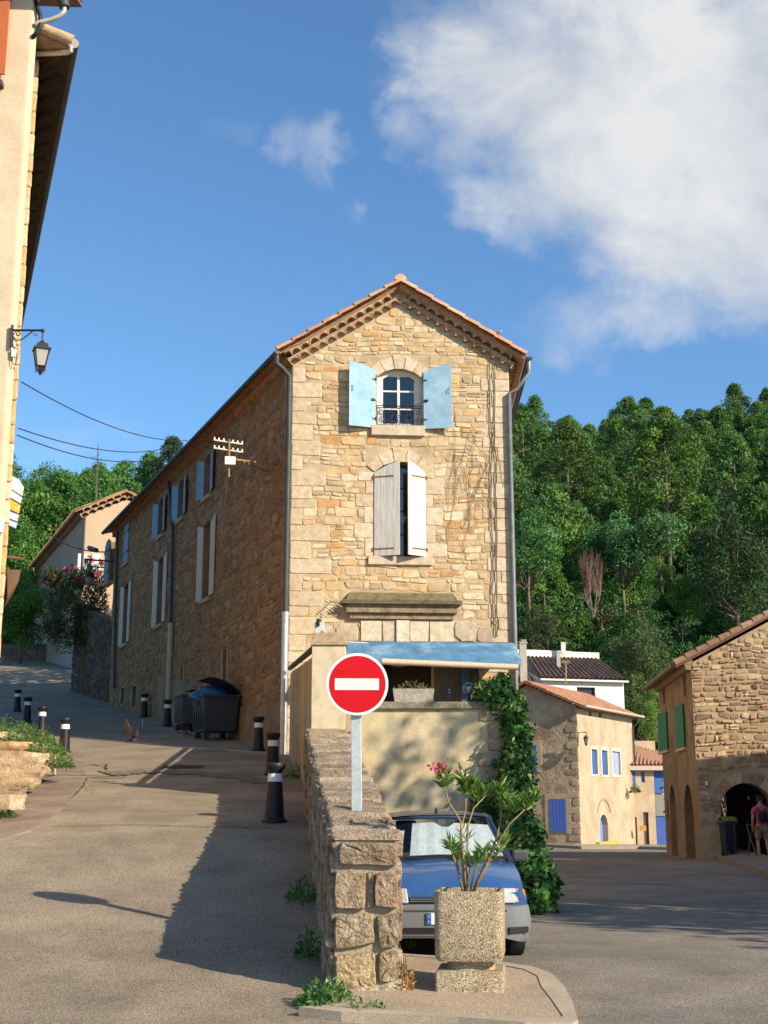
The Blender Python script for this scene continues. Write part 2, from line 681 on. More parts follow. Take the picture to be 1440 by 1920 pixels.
def tile_roof(mb, e0, e1, r1, r0, pitch=0.21, amp=0.045, row=0.38, mi=0, pal=None, thick=0.05, seed=5):
    """barrel tiles: e0,e1 eave ends, r0,r1 ridge ends above them"""
    r = random.Random(seed)
    e0, e1, r1, r0 = map(Vector, (e0, e1, r1, r0))
    W = max((e1 - e0).length, (r1 - r0).length)
    Ls = max((r0 - e0).length, (r1 - e1).length)
    n = max(2, int(W / pitch))
    k = max(2, int(Ls / row))
    nor = (e1 - e0).cross(r0 - e0).normalized()
    if nor.z < 0:
        nor = -nor
    pal = pal or [(1, 1, 1)]
    sub = 6

    def pt(s, t, off):
        return (e0 * (1 - s) + e1 * s) * (1 - t) + (r0 * (1 - s) + r1 * s) * t + nor * off
    for j in range(k):
        t0, t1 = j / k, min(1.0, (j + 1.12) / k)
        for i in range(n):
            tn = r.choice(pal)
            q = 1 + r.uniform(-0.18, 0.18)
            tn = tuple(c * q for c in tn)
            vs = []
            dz = r.uniform(-0.006, 0.006)
            for (t, lift) in ((t0, 0.022), (t1, 0.0)):
                for m in range(sub + 1):
                    s = (i + m / sub) / n
                    vs.append(pt(s, t, amp * math.sin(math.pi * 2 * m / sub) + lift + dz))
            fs = [(m, m + 1, sub + 2 + m, sub + 1 + m) for m in range(sub)]
            mb.raw(vs, fs, mi, tn)
    b = [pt(0, 0, -thick - amp), pt(1, 0, -thick - amp), pt(1, 1, -thick - amp), pt(0, 1, -thick - amp),
         pt(0, 0, -amp * 0.9), pt(1, 0, -amp * 0.9), pt(1, 1, -amp * 0.9), pt(0, 1, -amp * 0.9)]
    mb.box8(b, mi, pal[0])


def genoise(mb, A, B, up, out, rows=2, w=0.26, h=0.17, step=0.12, mi_t=0, mi_m=1, start=0.1, seed=2, pal=None):
    """rows of half-round tile ends under an eave, from A to B; up = direction across the rows, out = away from the wall"""
    r = random.Random(seed)
    A, B, up, out = Vector(A), Vector(B), Vector(up).normalized(), Vector(out).normalized()
    L = (B - A).length
    al = (B - A) / L
    n = max(1, int(L / w))
    pal = pal or [(1, 1, 1)]
    ww = L / n
    for q in range(rows):
        p = start + step * (q + 1)
        base = up * (q * h)
        sh = 0.0 if q % 2 == 0 else 0.5
        for i in range(n):
            x0 = A + al * ((i + sh) * ww) + base
            if i + sh + 1 > n + 0.01:
                continue
            ro, ri = ww * 0.5, ww * 0.5 - 0.018
            k = 6
            tn = r.choice(pal)
            pp = p + r.uniform(-0.012, 0.012)
            vs = []
            for dd in (-0.02, pp):
                for rr in (ro, ri):
                    for m in range(k + 1):
                        a = math.pi * m / k
                        vs.append(x0 + al * (ww / 2 - rr * math.cos(a)) + up * (rr * math.sin(a) * (h - 0.035) / ro) + out * dd)
            s = k + 1
            fs = []
            for m in range(k):
                fs.append((m, m + 1, 2 * s + m + 1, 2 * s + m))
                fs.append((s + m, 3 * s + m, 3 * s + m + 1, s + m + 1))
                fs.append((2 * s + m, 2 * s + m + 1, 3 * s + m + 1, 3 * s + m))
            mb.raw(vs, fs, mi_t, tn)
            # mortar in the spandrels, a little behind the tile ends
            for sgn in (0, 1):
                pts = []
                for m in range(k // 2 + 1):
                    a = math.pi * m / k if sgn == 0 else math.pi - math.pi * m / k
                    pts.append(x0 + al * (ww / 2 - ro * math.cos(a)) + up * (ro * math.sin(a) * (h - 0.035) / ro) + out * (pp - 0.02))
                cor = x0 + al * (0 if sgn == 0 else ww) + up * (h - 0.03) + out * (pp - 0.02)
                for m in range(len(pts) - 1):
                    mb.face([pts[m], pts[m + 1], cor], mi_m)
        a0 = A + base + up * (h - 0.032)
        vs = [a0 + out * -0.02, a0 + al * L + out * -0.02, a0 + al * L + out * (p + 0.02), a0 + out * (p + 0.02)]
        mb.box8(vs + [v + up * 0.03 for v in vs], mi_m)


def smooth_interp(xs, ys, w=1.5):
    def f(x):
        return float(np.mean([np.interp(x + o, xs, ys) for o in (-w, -w / 2, 0, w / 2, w)]))
    return f


LZ = smooth_interp([-10, 9.5, 11.5, 15.5, 19, 27.5, 34, 37.7, 45.7, 53.5, 75, 100, 140],
                   [0, 0, 0.09, 0.64, 1.30, 2.25, 2.98, 3.5, 4.43, 5.38, 9.3, 13, 20], 1.3)     # upper street
RZ = smooth_interp([-10, 9.5, 13.4, 16, 20, 38, 75, 100, 140], [0, 0, 0.16, 0.15, 0.06, -0.05, -0.87, -1.3, -1.5], 1.3)  # lower road
# ------------------------------------------------------------------ shared materials
M_ASPH = mat('upper asphalt', (0.30, 0.24, 0.168), 0.92, 0.2, 0.9, 0.7, 140, speck=0.62, sscale=80, spec=0.2, col2=(0.25, 0.20, 0.142), c2scale=0.5, bdist=0.012, stain=0.13, stscale=1.7)
M_ROAD = mat('road asphalt', (0.265, 0.222, 0.175), 0.9, 0.18, 1.1, 0.7, 140, speck=0.62, sscale=80, spec=0.2, col2=(0.215, 0.183, 0.148), c2scale=0.4, bdist=0.012, stain=0.12, stscale=1.4)
M_MORTAR = mat('lime mortar', (0.50, 0.375, 0.235), 0.95, 0.2, 3.0, 0.7, 45, speck=0.2, sscale=90, col2=(0.42, 0.305, 0.18), c2scale=1.3)
M_STONE = mat('tinted stone', (1, 1, 1), 0.9, 0.22, 6.0, 0.7, 28, tint=True, speck=0.16, sscale=70, spec=0.2, bdist=0.03)
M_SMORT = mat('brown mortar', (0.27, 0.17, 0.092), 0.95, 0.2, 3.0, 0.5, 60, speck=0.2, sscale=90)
M_TILE = mat('terracotta', (1, 1, 1), 0.85, 0.25, 7.0, 0.3, 60, tint=True, speck=0.15, sscale=60)
M_DARK = mat('dark interior', (0.02, 0.017, 0.014), 0.9, 0.1)
M_ZINC = mat('aged zinc', (0.065, 0.068, 0.066), 0.55, 0.25, 3.0, 0.1, 40, metal=0.2)
M_ZINCL = mat('bright zinc', (0.50, 0.52, 0.53), 0.42, 0.2, 4.0, 0.1, 40, metal=0.6)
M_IRON = mat('black iron', (0.018, 0.017, 0.018), 0.5, 0.2, 8.0)
M_WHITE = mat('white paint', (0.72, 0.69, 0.63), 0.6, 0.06, 5.0)
M_GLASS = glass_mat('window glass', (0.35, 0.40, 0.42), 0.12)
TILES = [(0.52, 0.25, 0.13), (0.58, 0.31, 0.17), (0.50, 0.27, 0.16), (0.60, 0.36, 0.21), (0.46, 0.25, 0.16), (0.55, 0.30, 0.18)]
DTILES = [(0.20, 0.125, 0.085), (0.24, 0.15, 0.10), (0.17, 0.115, 0.08), (0.22, 0.14, 0.10), (0.27, 0.17, 0.115)]


def hit(px, py, fz, lo=4.0, hi=95.0):
    """first point of the pixel's ray on the surface z=fz(Y)"""
    d = pray(px, py)
    y = lo
    while y < hi:
        z = E + d.z / d.y * y
        if z <= fz(y):
            break
        y += 0.1
    return Vector((d.x / d.y * y, y, fz(y)))


C0 = P(536, 1500, 33.0)
C0.z = 0
XW = smooth_interp([-20, 11.4, 11.6, 22.5, 33, 57, 60, 75, 110], [-0.15, -0.15, -0.16, -1.02, -2.1, -12.2, -12.6, -17.5, -26], 0.2)


def build_ground():
    mb = MB()
    mb.face([(-900, -300, -3.2), (900, -300, -3.2), (900, 1500, -3.2), (-900, 1500, -3.2)])
    tag(mb.build('ground', mat('bare ground', (0.11, 0.10, 0.06), 0.95, 0.3, 0.2)), kind='structure')

    def sheet(name, m, xa, xb, fz, ys, n, dz=0.0):
        V, F = [], []
        for y in ys:
            a, b = xa(y), xb(y)
            for k in range(n + 1):
                x = a + (b - a) * k / n
                V.append((x, y, fz(y) + dz + 0.012 * math.sin(x * 0.9 + y * 0.37) * math.sin(y * 0.53 + x * 0.2)))
        for j in range(len(ys) - 1):
            for k in range(n):
                F.append((j * (n + 1) + k, j * (n + 1) + k + 1, (j + 1) * (n + 1) + k + 1, (j + 1) * (n + 1) + k))
        mb = MB()
        mb.raw(V, F)
        return tag(mb.build(name, m, smooth=True), kind='structure')
    ys = [y * 0.5 for y in range(-30, 130)] + [65 + i for i in range(0, 60)]
    sheet('upper_street', M_ASPH, lambda y: -30.0, XW, LZ, ys, 40)
    sheet('lower_road', M_ROAD, XW, lambda y: 60.0, RZ, ys, 40)
    # pinkish worn pavement strip at the left edge of the upper street
    mp = mat('worn pavement', (0.275, 0.21, 0.155), 0.92, 0.2, 2.0, 0.5, 90, speck=0.3, sscale=120, col2=(0.22, 0.16, 0.12), c2scale=1.3)
    edge = [(166, 1472), (160, 1450), (145, 1425), (118, 1405), (95, 1388), (70, 1372), (40, 1356), (18, 1340)]
    pts = [hit(x, y, LZ) for x, y in edge]
    near = [hit(x, y, LZ) for x, y in [(130, 1510), (60, 1560), (-60, 1600)]]
    poly = near[::-1] + pts + [Vector((pts[-1].x - 4, pts[-1].y, 0))]
    left = [Vector((q.x - 5.0, q.y, 0)) for q in poly]
    mb = MB()
    for i in range(len(poly) - 1):
        a, b = poly[i], poly[i + 1]
        if i == len(poly) - 2:
            continue
        mb.face([(a.x, a.y, LZ(a.y) + 0.03), (b.x, b.y, LZ(b.y) + 0.03), (b.x - 6, b.y, LZ(b.y) + 0.03), (a.x - 6, a.y, LZ(a.y) + 0.03)])
        mb.face([(a.x, a.y, LZ(a.y) + 0.03), (b.x, b.y, LZ(b.y) + 0.03), (b.x, b.y, LZ(b.y) - 0.03), (a.x, a.y, LZ(a.y) - 0.03)])
    tag(mb.build('pavement', mp), kind='structure')

    def strip(name, m, pix, w, fz, dz=0.02, jit=0.0, seed=1):
        r = random.Random(seed)
        ps = [hit(x, y, fz) for x, y in pix]
        full = []
        for i in range(len(ps) - 1):
            for k in range(8):
                q = ps[i].lerp(ps[i + 1], k / 8)
                full.append((q.x + r.uniform(-jit, jit), q.y + r.uniform(-jit, jit), w * r.uniform(0.5, 1.3)))
        mb = MB()
        for i in range(len(full) - 1):
            (x0, y0, w0), (x1, y1, w1) = full[i], full[i + 1]
            dx, dy = x1 - x0, y1 - y0
            L = math.hypot(dx, dy)
            nx, ny = -dy / L, dx / L
            mb.face([(x0 - nx * w0, y0 - ny * w0, fz(y0 - ny * w0) + dz), (x1 - nx * w1, y1 - ny * w1, fz(y1 - ny * w1) + dz),
                     (x1 + nx * w1, y1 + ny * w1, fz(y1 + ny * w1) + dz), (x0 + nx * w0, y0 + ny * w0, fz(y0 + ny * w0) + dz)])
        return tag(mb.build(name, m), kind='structure')
    mt = mat('tar line', (0.05, 0.042, 0.036), 0.95, 0.3, 9.0)
    mg = mat('grey asphalt band', (0.17, 0.15, 0.125), 0.93, 0.2, 2.0, 0.5, 120, speck=0.4, sscale=90)
    strip('street_crack', mt, [(62, 1461), (92, 1460), (105, 1456), (160, 1457), (200, 1460), (240, 1461)], 0.045, LZ, 0.035, 0.03)
    strip('street_crack', mt, [(100, 1552), (240, 1550), (420, 1553), (590, 1556)], 0.012, LZ, 0.019, 0.012, 3)
    strip('street_crack', mt, [(164, 1462), (152, 1482), (128, 1505)], 0.014, LZ, 0.035, 0.015, 4)
    strip('asphalt_band', mg, [(200, 1452), (300, 1447), (420, 1455), (520, 1470)], 0.42, LZ, 0.017, 0.02, 5)
    strip('street_crack', mt, [(240, 1463), (330, 1458), (420, 1460)], 0.02, LZ, 0.023, 0.02, 6)
    strip('drain_slot', mt, [(305, 1439), (345, 1439), (385, 1439)], 0.42, LZ, 0.022, 0.0, 7)
    # island pavement with kerb in front of the blue car
    mi = mat('exposed aggregate', (0.47, 0.35, 0.235), 0.92, 0.12, 2.0, 0.5, 160, speck=0.45, sscale=75, col2=(0.36, 0.27, 0.18), c2scale=1.0)
    mk = mat('kerb stone', (0.43, 0.345, 0.245), 0.9, 0.14, 3.0, 0.4, 90, speck=0.25, sscale=110)

    def top(px, py):
        return hit(px, py, lambda y: RZ(y) + 0.09)
    outer = [(560, 1892), (640, 1899), (740, 1904), (860, 1911), (985, 1917), (1075, 1921), (1084, 1912), (1074, 1880), (1058, 1850),
             (1036, 1828), (1000, 1813), (940, 1803), (860, 1796), (740, 1789), (690, 1786)]
    op = [top(x, y) for x, y in outer]
    # curve of the right hand kerb and the front kerb: inner line set in by the kerb width
    cx = sum(p.x for p in op) / len(op)
    cy = sum(p.y for p in op) / len(op)
    inn = []
    for p in op:
        d = Vector((cx - p.x, cy - p.y, 0))
        L = d.length
        inn.append(p + Vector((d.x * 0.20 / L, d.y * 0.16 / L, 0)))
    mb = MB()
    k = len(op)
    for i in range(k - 1):
        a, b, c, d = op[i], op[i + 1], inn[i + 1], inn[i]
        z = lambda q, o=0.0: (q.x, q.y, RZ(q.y) + 0.09 + o)
        mb.face([z(a), z(b), z(c), z(d)])
        mb.face([z(a), z(b), (b.x, b.y, RZ(b.y) - 0.05), (a.x, a.y, RZ(a.y) - 0.05)])
        mb.face([z(c), z(d), z(d, -0.02), z(c, -0.02)])
    tag(mb.build('kerb', mk), kind='structure')
    mb = MB()
    mb.face([(q.x + (cx - q.x) * 0.012, q.y + (cy - q.y) * 0.012, RZ(q.y) + 0.083) for q in inn])
    tag(mb.build('pavement', mi), kind='structure')
    # pavement along the arched stone building
    mb = MB()
    a = [hit(x, y, RZ) for x, y in [(1305, 1611), (1345, 1614), (1385, 1626), (1440, 1647), (1560, 1690)]]
    for i in range(len(a) - 1):
        p, q = a[i], a[i + 1]
        z = lambda v, o: (v.x, v.y, RZ(v.y) + o)
        far = lambda v: (v.x + 3.0, v.y + 12.0, RZ(v.y) + 0.13)
        mb.face([z(p, 0.13), z(q, 0.13), far(q), far(p)])
        mb.face([z(p, 0.13), z(q, 0.13), z(q, -0.05), z(p, -0.05)])
    tag(mb.build('pavement', mat('grey pavement', (0.22, 0.19, 0.16), 0.92, 0.2, 2.0, 0.4, 90, speck=0.2)), kind='structure')
    # pale kerb at the far houses
    mb = MB()
    a = [hit(x, y, RZ) for x, y in [(1015, 1587), (1090, 1592), (1200, 1592), (1252, 1594)]]
    for i in range(len(a) - 1):
        p, q = a[i], a[i + 1]
        mb.box8([(p.x, p.y, RZ(p.y) - 0.1), (q.x, q.y, RZ(q.y) - 0.1), (q.x, q.y + 3, RZ(q.y) - 0.1), (p.x, p.y + 3, RZ(p.y) - 0.1),
                 (p.x, p.y, RZ(p.y) + 0.14), (q.x, q.y, RZ(q.y) + 0.14), (q.x, q.y + 3, RZ(q.y) + 0.14), (p.x, p.y + 3, RZ(p.y) + 0.14)])
    tag(mb.build('pavement', mk), kind='structure')


build_ground()


# ------------------------------------------------------------------ windows and shutters
def leaf(name, F, uh, dirn, ang, w, zb, zh, zo, m, parent, thick=0.035, planks=0, d=0.03, hinge=None, hmat=None, hl=0.35):
    """one shutter leaf hinged at uh; dirn=+1 opens along +u; zh / zo are top heights at hinge and at free edge"""
    O = F(uh, 0, d)
    U = F.U * (dirn * math.cos(ang)) + F.N * math.sin(ang)
    Nn = F.N * math.cos(ang) - F.U * (dirn * math.sin(ang))
    Lf = Frame(O, U, Nn)
    mb = MB()
    n = max(1, planks)
    for i in range(n):
        a, b = w * i / n, w * (i + 1) / n - (0.006 if planks and i < n - 1 else 0)

        def tz(x):
            t = x / w
            return zh + (zo - zh) * math.sin(t * math.pi / 2)
        mid = (a + b) / 2
        poly = [(a, zb), (b, zb), (b, tz(b)), (mid, tz(mid)), (a, tz(a))]
        mb.prism(poly, Lf, -thick / 2, thick / 2)
    o = mb.build(name, m, parent)
    if hinge:
        for z in hinge:
            hb = MB()
            hb.fbox(Lf, -0.03, w * hl if hl < 1 else w, z - 0.016, z + 0.016, thick / 2, thick / 2 + 0.012)
            hb.tube([Lf(-0.01, z - 0.05, thick / 2 + 0.01), Lf(-0.01, z + 0.05, thick / 2 + 0.01)], 0.02, 8)
            hb.build('hinge', hmat or M_IRON, o)
    return o, Lf


def glazing(F, u0, u1, v0, v1, d, parent, nc=2, nr=3, fm=None, fw=0.06, bar=0.03, name='window', gm=None):
    mb = MB()
    mb.fbox(F, u0, u0 + fw, v0, v1, d - 0.05, d)
    mb.fbox(F, u1 - fw, u1, v0, v1, d - 0.05, d)
    mb.fbox(F, u0 + fw, u1 - fw, v0, v0 + fw, d - 0.05, d - 0.002)
    mb.fbox(F, u0 + fw, u1 - fw, v1 - fw, v1, d - 0.05, d - 0.002)
    for i in range(1, nc):
        x = u0 + (u1 - u0) * i / nc
        k = bar * (1.5 if nc == 2 else 1)
        mb.fbox(F, x - k / 2, x + k / 2, v0 + fw, v1 - fw, d - 0.04, d - 0.004)
    for j in range(1, nr):
        y = v0 + (v1 - v0) * j / nr
        mb.fbox(F, u0 + fw, u1 - fw, y - bar / 2, y + bar / 2, d - 0.035, d - 0.008)
    o = mb.build(name, fm or M_WHITE, parent)
    g = MB()
    g.face([F(u0 + fw * 0.5, v0 + fw * 0.5, d - 0.03), F(u1 - fw * 0.5, v0 + fw * 0.5, d - 0.03), F(u1 - fw * 0.5, v1 - fw * 0.5, d - 0.03), F(u0 + fw * 0.5, v1 - fw * 0.5, d - 0.03)])
    g.build('pane', gm or M_GLASS, o)
    return o


# ------------------------------------------------------------------ the stone house in the middle
AG = R_(4.3)
G = Frame(C0, (math.cos(AG), math.sin(AG), 0), (math.sin(AG), -math.cos(AG), 0))
AW = R_(22.3)
W = Frame(C0, (-math.sin(AW), math.cos(AW), 0), (-math.cos(AW), -math.sin(AW), 0))
SL = 25.3                                         # length of the side wall
uR = G.px(955, 760)[0]
vL = G.px(545, 684)[1]
vR = G.px(953, 692)[1]
uA, vA = G.px(749, 571)
vE = (vL + vR) / 2


def build_house():
    H = thing('stone_house', 'tall rubble stone gable house with blue and white shutters at the fork of two streets', 'house', (C0.x, C0.y, 0))
    M_BLUE = mat('pale blue paint', (0.27, 0.45, 0.58), 0.62, 0.14, 3.0, 0.15, 60, speck=0.07, sscale=30, spec=0.3, col2=(0.33, 0.50, 0.61), c2scale=2.2)
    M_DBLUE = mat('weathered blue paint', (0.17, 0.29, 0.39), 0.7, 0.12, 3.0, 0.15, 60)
    M_WSH = mat('weathered white paint', (0.63, 0.60, 0.55), 0.7, 0.2, 4.0, 0.35, 60, stretch=(5, 5, 0.5), speck=0.12, col2=(0.48, 0.45, 0.40), c2scale=2.6, c2lo=0.5, c2hi=0.75)
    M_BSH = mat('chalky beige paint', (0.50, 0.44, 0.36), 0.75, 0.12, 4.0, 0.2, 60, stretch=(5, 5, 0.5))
    M_RUST = mat('rusty iron', (0.22, 0.10, 0.05), 0.85, 0.3, 12.0)

    # --- holes of the gable
    wu0, wu1 = G.px(707, 760)[0], G.px(790, 760)[0]
    wv0, wvs, wvt = G.px(748, 799)[1], G.px(748, 707)[1], G.px(748, 692)[1]
    lu0, lu1 = G.px(702, 960)[0], G.px(798, 960)[0]
    lv0, lvs, lvt = G.px(750, 1044)[1], G.px(750, 886)[1], G.px(750, 866)[1]
    du0, du1 = G.px(716, 1300)[0], G.px(812, 1300)[0]
    dv0, dv1 = 2.75, G.px(760, 1207)[1]
    tu0, tu1 = G.px(640, 1150)[0], G.px(862, 1150)[0]
    tv0, tv1 = G.px(750, 1163)[1], G.px(750, 1120)[1]
    holes = [(wu0, wu1, wv0, wvt, 0.3), (lu0, lu1, lv0, lvt, 0.35), (du0, du1, dv0, dv1, 0.45)]
    mb = MB()
    # mortar backing: rectangle up to the eaves, then the triangle in two pieces around nothing
    wall_cells(mb, G, 0, uR, 0, vE, holes, 0.0, 0)
    mb.face([G(0, vE), G(uR, vE), G(uA, vA)], 0)
    mb.face([G(0, vE, -0.3), G(uA, vA, -0.3), G(uR, vE, -0.3)], 0)
    rects = []
    rects += quoins(mb, G, 0, 1, 2.6, vL - 0.1, seed=4, du=0.012)
    rects += quoins(mb, G, uR, -1, 0, vR - 0.1, seed=8, wl=(0.6, 0.85), ws=(0.32, 0.5), du=0.012)
    # dressed blocks round the two windows
    rq = random.Random(6)
    light = [(0.58, 0.46, 0.32), (0.62, 0.50, 0.36), (0.56, 0.43, 0.29), (0.58, 0.44, 0.28)]

    def jambs(u0, u1, v0, vs, vt, hh, wl, ws):
        for sd, uu in ((-1, u0), (1, u1)):
            v, k = v0, rq.randint(0, 1)
            while v < vs - 0.1:
                h = min(rq.uniform(*hh), vs - v)
                w = rq.uniform(*(wl if k % 2 else ws))
                a, b = (uu - w, uu) if sd < 0 else (uu, uu + w)
                stone_cell(mb, G, a, b, v, v + h, 0.018, 1, rq.choice(light), 0.006, 0.04, None, rq, 0.1, (0.03, 0.08))
                rects.append((a, b, v, v + h))
                v += h
                k += 1
        # voussoirs
        n = 5
        rise = vt - vs
        A0 = arch_pts(u0, u1, vs, rise, n)
        A1 = arch_pts(u0 - 0.22, u1 + 0.22, vs + 0.18, rise + 0.17, n)
        for i in range(n):
            k = 0.06 if i == n // 2 else 0.0
            q = [A0[i], A0[i + 1], A1[i + 1], A1[i]]
            q = [(q[0][0] + 0.008, q[0][1] + 0.004), (q[1][0] - 0.008, q[1][1] + 0.004), (q[2][0] - 0.008, q[2][1] + k), (q[3][0] + 0.008, q[3][1] + k)]
            mb.prism(q, G, -0.02, 0.035 + k * 0.2, 1, rq.choice(light))
        rects.append((u0 - 0.22, u1 + 0.22, vs, vt + 0.36))
    jambs(wu0, wu1, wv0, wvs, wvt, (0.22, 0.34), (0.22, 0.34), (0.14, 0.2))
    jambs(lu0, lu1, lv0, lvs, lvt, (0.34, 0.5), (0.42, 0.6), (0.16, 0.3))
    arch_head(mb, G, wu0, wu1, wvs, wvt - wvs - 0.002, wvt + 0.01, -0.3, 0.004, 0)
    arch_head(mb, G, lu0, lu1, lvs, lvt - lvs - 0.002, lvt + 0.01, -0.35, 0.004, 0)
    # lintel blocks over the door (flat arch of big pale stones)
    b0, b1 = G.px(676, 1163)[0], G.px(850, 1163)[0]
    lb, lt = G.px(760, 1207)[1], G.px(760, 1164)[1]
    xs = [b0, G.px(716, 1163)[0], G.px(742, 1163)[0], G.px(768, 1163)[0], G.px(805, 1163)[0], b1]
    for i in range(5):
        ins = 0.05 if i != 2 else 0.0
        t = 0.03 if i in (1,) else (-0.03 if i == 3 else 0)
        mb.prism([(xs[i] + 0.012 + max(0, t), lb), (xs[i + 1] - 0.012 + min(0, t), lb), (xs[i + 1] - 0.012, lt), (xs[i] + 0.012, lt)],
                 G, -0.02, 0.10 if i == 2 else 0.05, 1, [(0.62, 0.51, 0.37), (0.55, 0.44, 0.32), (0.66, 0.56, 0.42), (0.64, 0.52, 0.38), (0.60, 0.50, 0.36)][i])
    # big stones either side of the door head
    for (xa, xb, ya, yb) in ((628, 672, 1168, 1206), (852, 892, 1166, 1203), (598, 626, 1172, 1203), (895, 925, 1175, 1205)):
        p, q = G.px(xa, yb), G.px(xb, ya)
        stone_cell(mb, G, p[0], q[0], p[1], q[1], 0.035, 1, rq.choice([(0.44, 0.34, 0.25), (0.5, 0.4, 0.29)]), 0.008, 0.06, None, rq)
        rects.append((p[0], q[0], p[1], q[1]))
    allh = holes + rects + [(b0, b1, lb, lt), (tu0 - 0.05, tu1 + 0.05, tv0, tv1)]
    s = 0.0

    def clip(v):
        l = (v - vL) / (vA - vL) * uA if v > vL else 0
        r_ = uR - (v - vR) / (vA - vR) * (uR - uA) if v > vR else uR
        if r_ - l < 0.3:
            return None
        return (max(0, l), min(uR, r_))
    rubble(mb, G, 0.02, uR - 0.02, 2.3, vA - 0.05, allh, (0.10, 0.25), (0.12, 0.52), (0.004, 0.024), WARM, 1, clip, 0.3, 0.016, 0.05, seed=21, jit=0.34, tv=0.1, rough=0.7)
    mb.build('gable_wall', [M_MORTAR, M_STONE], H, smooth=False)

    # --- pediment over the door
    mb = MB()
    d = 0.30

    def mould(pa, pb, ya, yb, d1, ti):
        a, b = G.px(pa, yb)[0], G.px(pb, yb)[0]
        mb.fbox(G, a, b, G.px(750, yb)[1], G.px(750, ya)[1], -0.02, d1, 0, ti)
    mould(655, 850, 1151, 1162, 0.12, (0.33, 0.245, 0.16))
    mould(648, 856, 1140, 1151, 0.22, (0.30, 0.225, 0.155))
    mould(640, 863, 1128, 1136, 0.34, (0.17, 0.13, 0.085))
    mould(650, 855, 1136, 1140, 0.24, (0.3, 0.24, 0.17))
    a, b = G.px(648, 1120)[0], G.px(856, 1120)[0]
    zz, zt = G.px(750, 1128)[1], G.px(750, 1112)[1]
    mb.box8([G(a, zz, 0.32), G(b, zz, 0.32), G(b, zz, 0), G(a, zz, 0), G(a + 0.1, zt, 0.06), G(b - 0.1, zt, 0.06), G(b - 0.1, zt, 0), G(a + 0.1, zt, 0)], 0, (0.20, 0.165, 0.085))
    mb.build('pediment', [mat('mossy stone', (1, 1, 1), 0.95, 0.3, 5, 0.8, 30, tint=True, speck=0.25, sscale=60, col2=(0.75, 0.72, 0.6), c2scale=6, bdist=0.04)], H, bevel=0.012)

    # --- upper window
    fr = glazing(G, wu0 + 0.09, wu1 - 0.09, wv0 + 0.04, wvt - 0.07, -0.20, H, 2, 3, M_WHITE, 0.085, 0.045)
    mb = MB()
    fb = G
    mb.fbox(fb, wu0, wu0 + 0.10, wv0, wvt, -0.28, -0.13)
    mb.fbox(fb, wu1 - 0.10, wu1, wv0, wvt, -0.28, -0.13)
    arch_head(mb, fb, wu0 + 0.10, wu1 - 0.10, wvs - 0.09, wvt - wvs, wvt + 0.0, -0.28, -0.132)
    mb.build('frame', M_WHITE, fr)
    mb = MB()
    ri = wv0 + 0.02
    rt = G.px(748, 762)[1]
    for z in (ri, rt, rt - 0.06):
        mb.tube([G(wu0, z, 0.03), G(wu1, z, 0.03)], 0.014, 6)
    n = 6
    for i in range(n + 1):
        u = wu0 + (wu1 - wu0) * i / n
        mb.tube([G(u, ri, 0.03), G(u, rt, 0.03)], 0.008, 6)

    def scroll(cu, cv, r0, turns, s, ph):
        pts = []
        for k in range(16):
            t = k / 15
            a = ph + s * t * turns * 2 * math.pi
            rr = r0 * (1 - 0.8 * t)
            pts.append(G(cu + rr * math.cos(a), cv + rr * math.sin(a), 0.03))
        mb.tube(pts, 0.010, 6)
    for i in range(n):
        u = wu0 + (wu1 - wu0) * (i + 0.5) / n
        for j, q in enumerate((0.26, 0.66)):
            scroll(u, ri + (rt - ri) * q, 0.075, 1.5, 1 if (i + j) % 2 else -1, i * 1.3 + j)
    mb.build('balcony_rail', M_IRON, H)
    p0, p1 = G.px(696, 817), G.px(796, 801)
    mb = MB()
    mb.fbox(G, p0[0], p1[0], p0[1], wv0, -0.3, 0.11)
    mb.build('sill', mat('sill stone', (0.56, 0.45, 0.32), 0.9, 0.2, 6, 0.5, 60), H, bevel=0.012)
    zb = G.px(699, 803)[1]
    zh = G.px(699, 696)[1]
    zo = G.px(655, 682)[1]
    for sgn, uh, uo in ((-1, wu0 - 0.05, G.px(653, 740)[0]), (1, wu1 + 0.06, G.px(845, 740)[0])):
        o, Lf = leaf('shutter', G, uh, sgn, R_(15 if sgn < 0 else 11), abs(uo - uh) * 1.02, zb, zh, zo, M_BLUE, H, planks=0, d=0.05, hl=0.12, hinge=[zb + 0.25, zh - 0.25])
        w_ = abs(uo - uh)
        hb = MB()
        hz = G.px(660, 733)[1]
        hb.tube([Lf(w_ * 0.93, hz - 0.08, 0.02), Lf(w_ * 0.90, hz - 0.06, 0.05), Lf(w_ * 0.90, hz + 0.06, 0.05), Lf(w_ * 0.93, hz + 0.08, 0.02)], 0.008, 6)
        hb.build('handle', M_IRON, o)
        hb = MB()
        z = G.px(694, 751)[1]
        hb.fbox(Lf, 0.02, 0.12, z - 0.03, z + 0.03, 0.02, 0.045)
        hb.tube([Lf(0.05, z, 0.04), G(uh - sgn * 0.28, z - 0.13, -0.05)], 0.007, 5)
        hb.build('shutter_stay', M_IRON, o)
    # --- lower window with half-open white shutters
    zb2 = G.px(703, 1043)[1]
    for sgn, uh in ((1, lu0 - 0.0), (-1, lu1 + 0.0)):
        o, Lf = leaf('shutter', G, uh, sgn, R_(19 if sgn > 0 else 31), (lu1 - lu0) * (0.505 if sgn > 0 else 0.43), zb2, G.px(702, 887)[1], G.px(744, 868)[1] - 0.03, M_WSH, H,
                     planks=4, d=0.03, hinge=[G.px(702, 895)[1], G.px(702, 1030)[1]], hmat=M_RUST, hl=0.78)
    glazing(G, lu0 + 0.02, lu1 - 0.02, lv0 + 0.02, lvt - 0.02, -0.28, H, 2, 4, mat('dark wood', (0.10, 0.07, 0.05), 0.7), 0.07, 0.03)
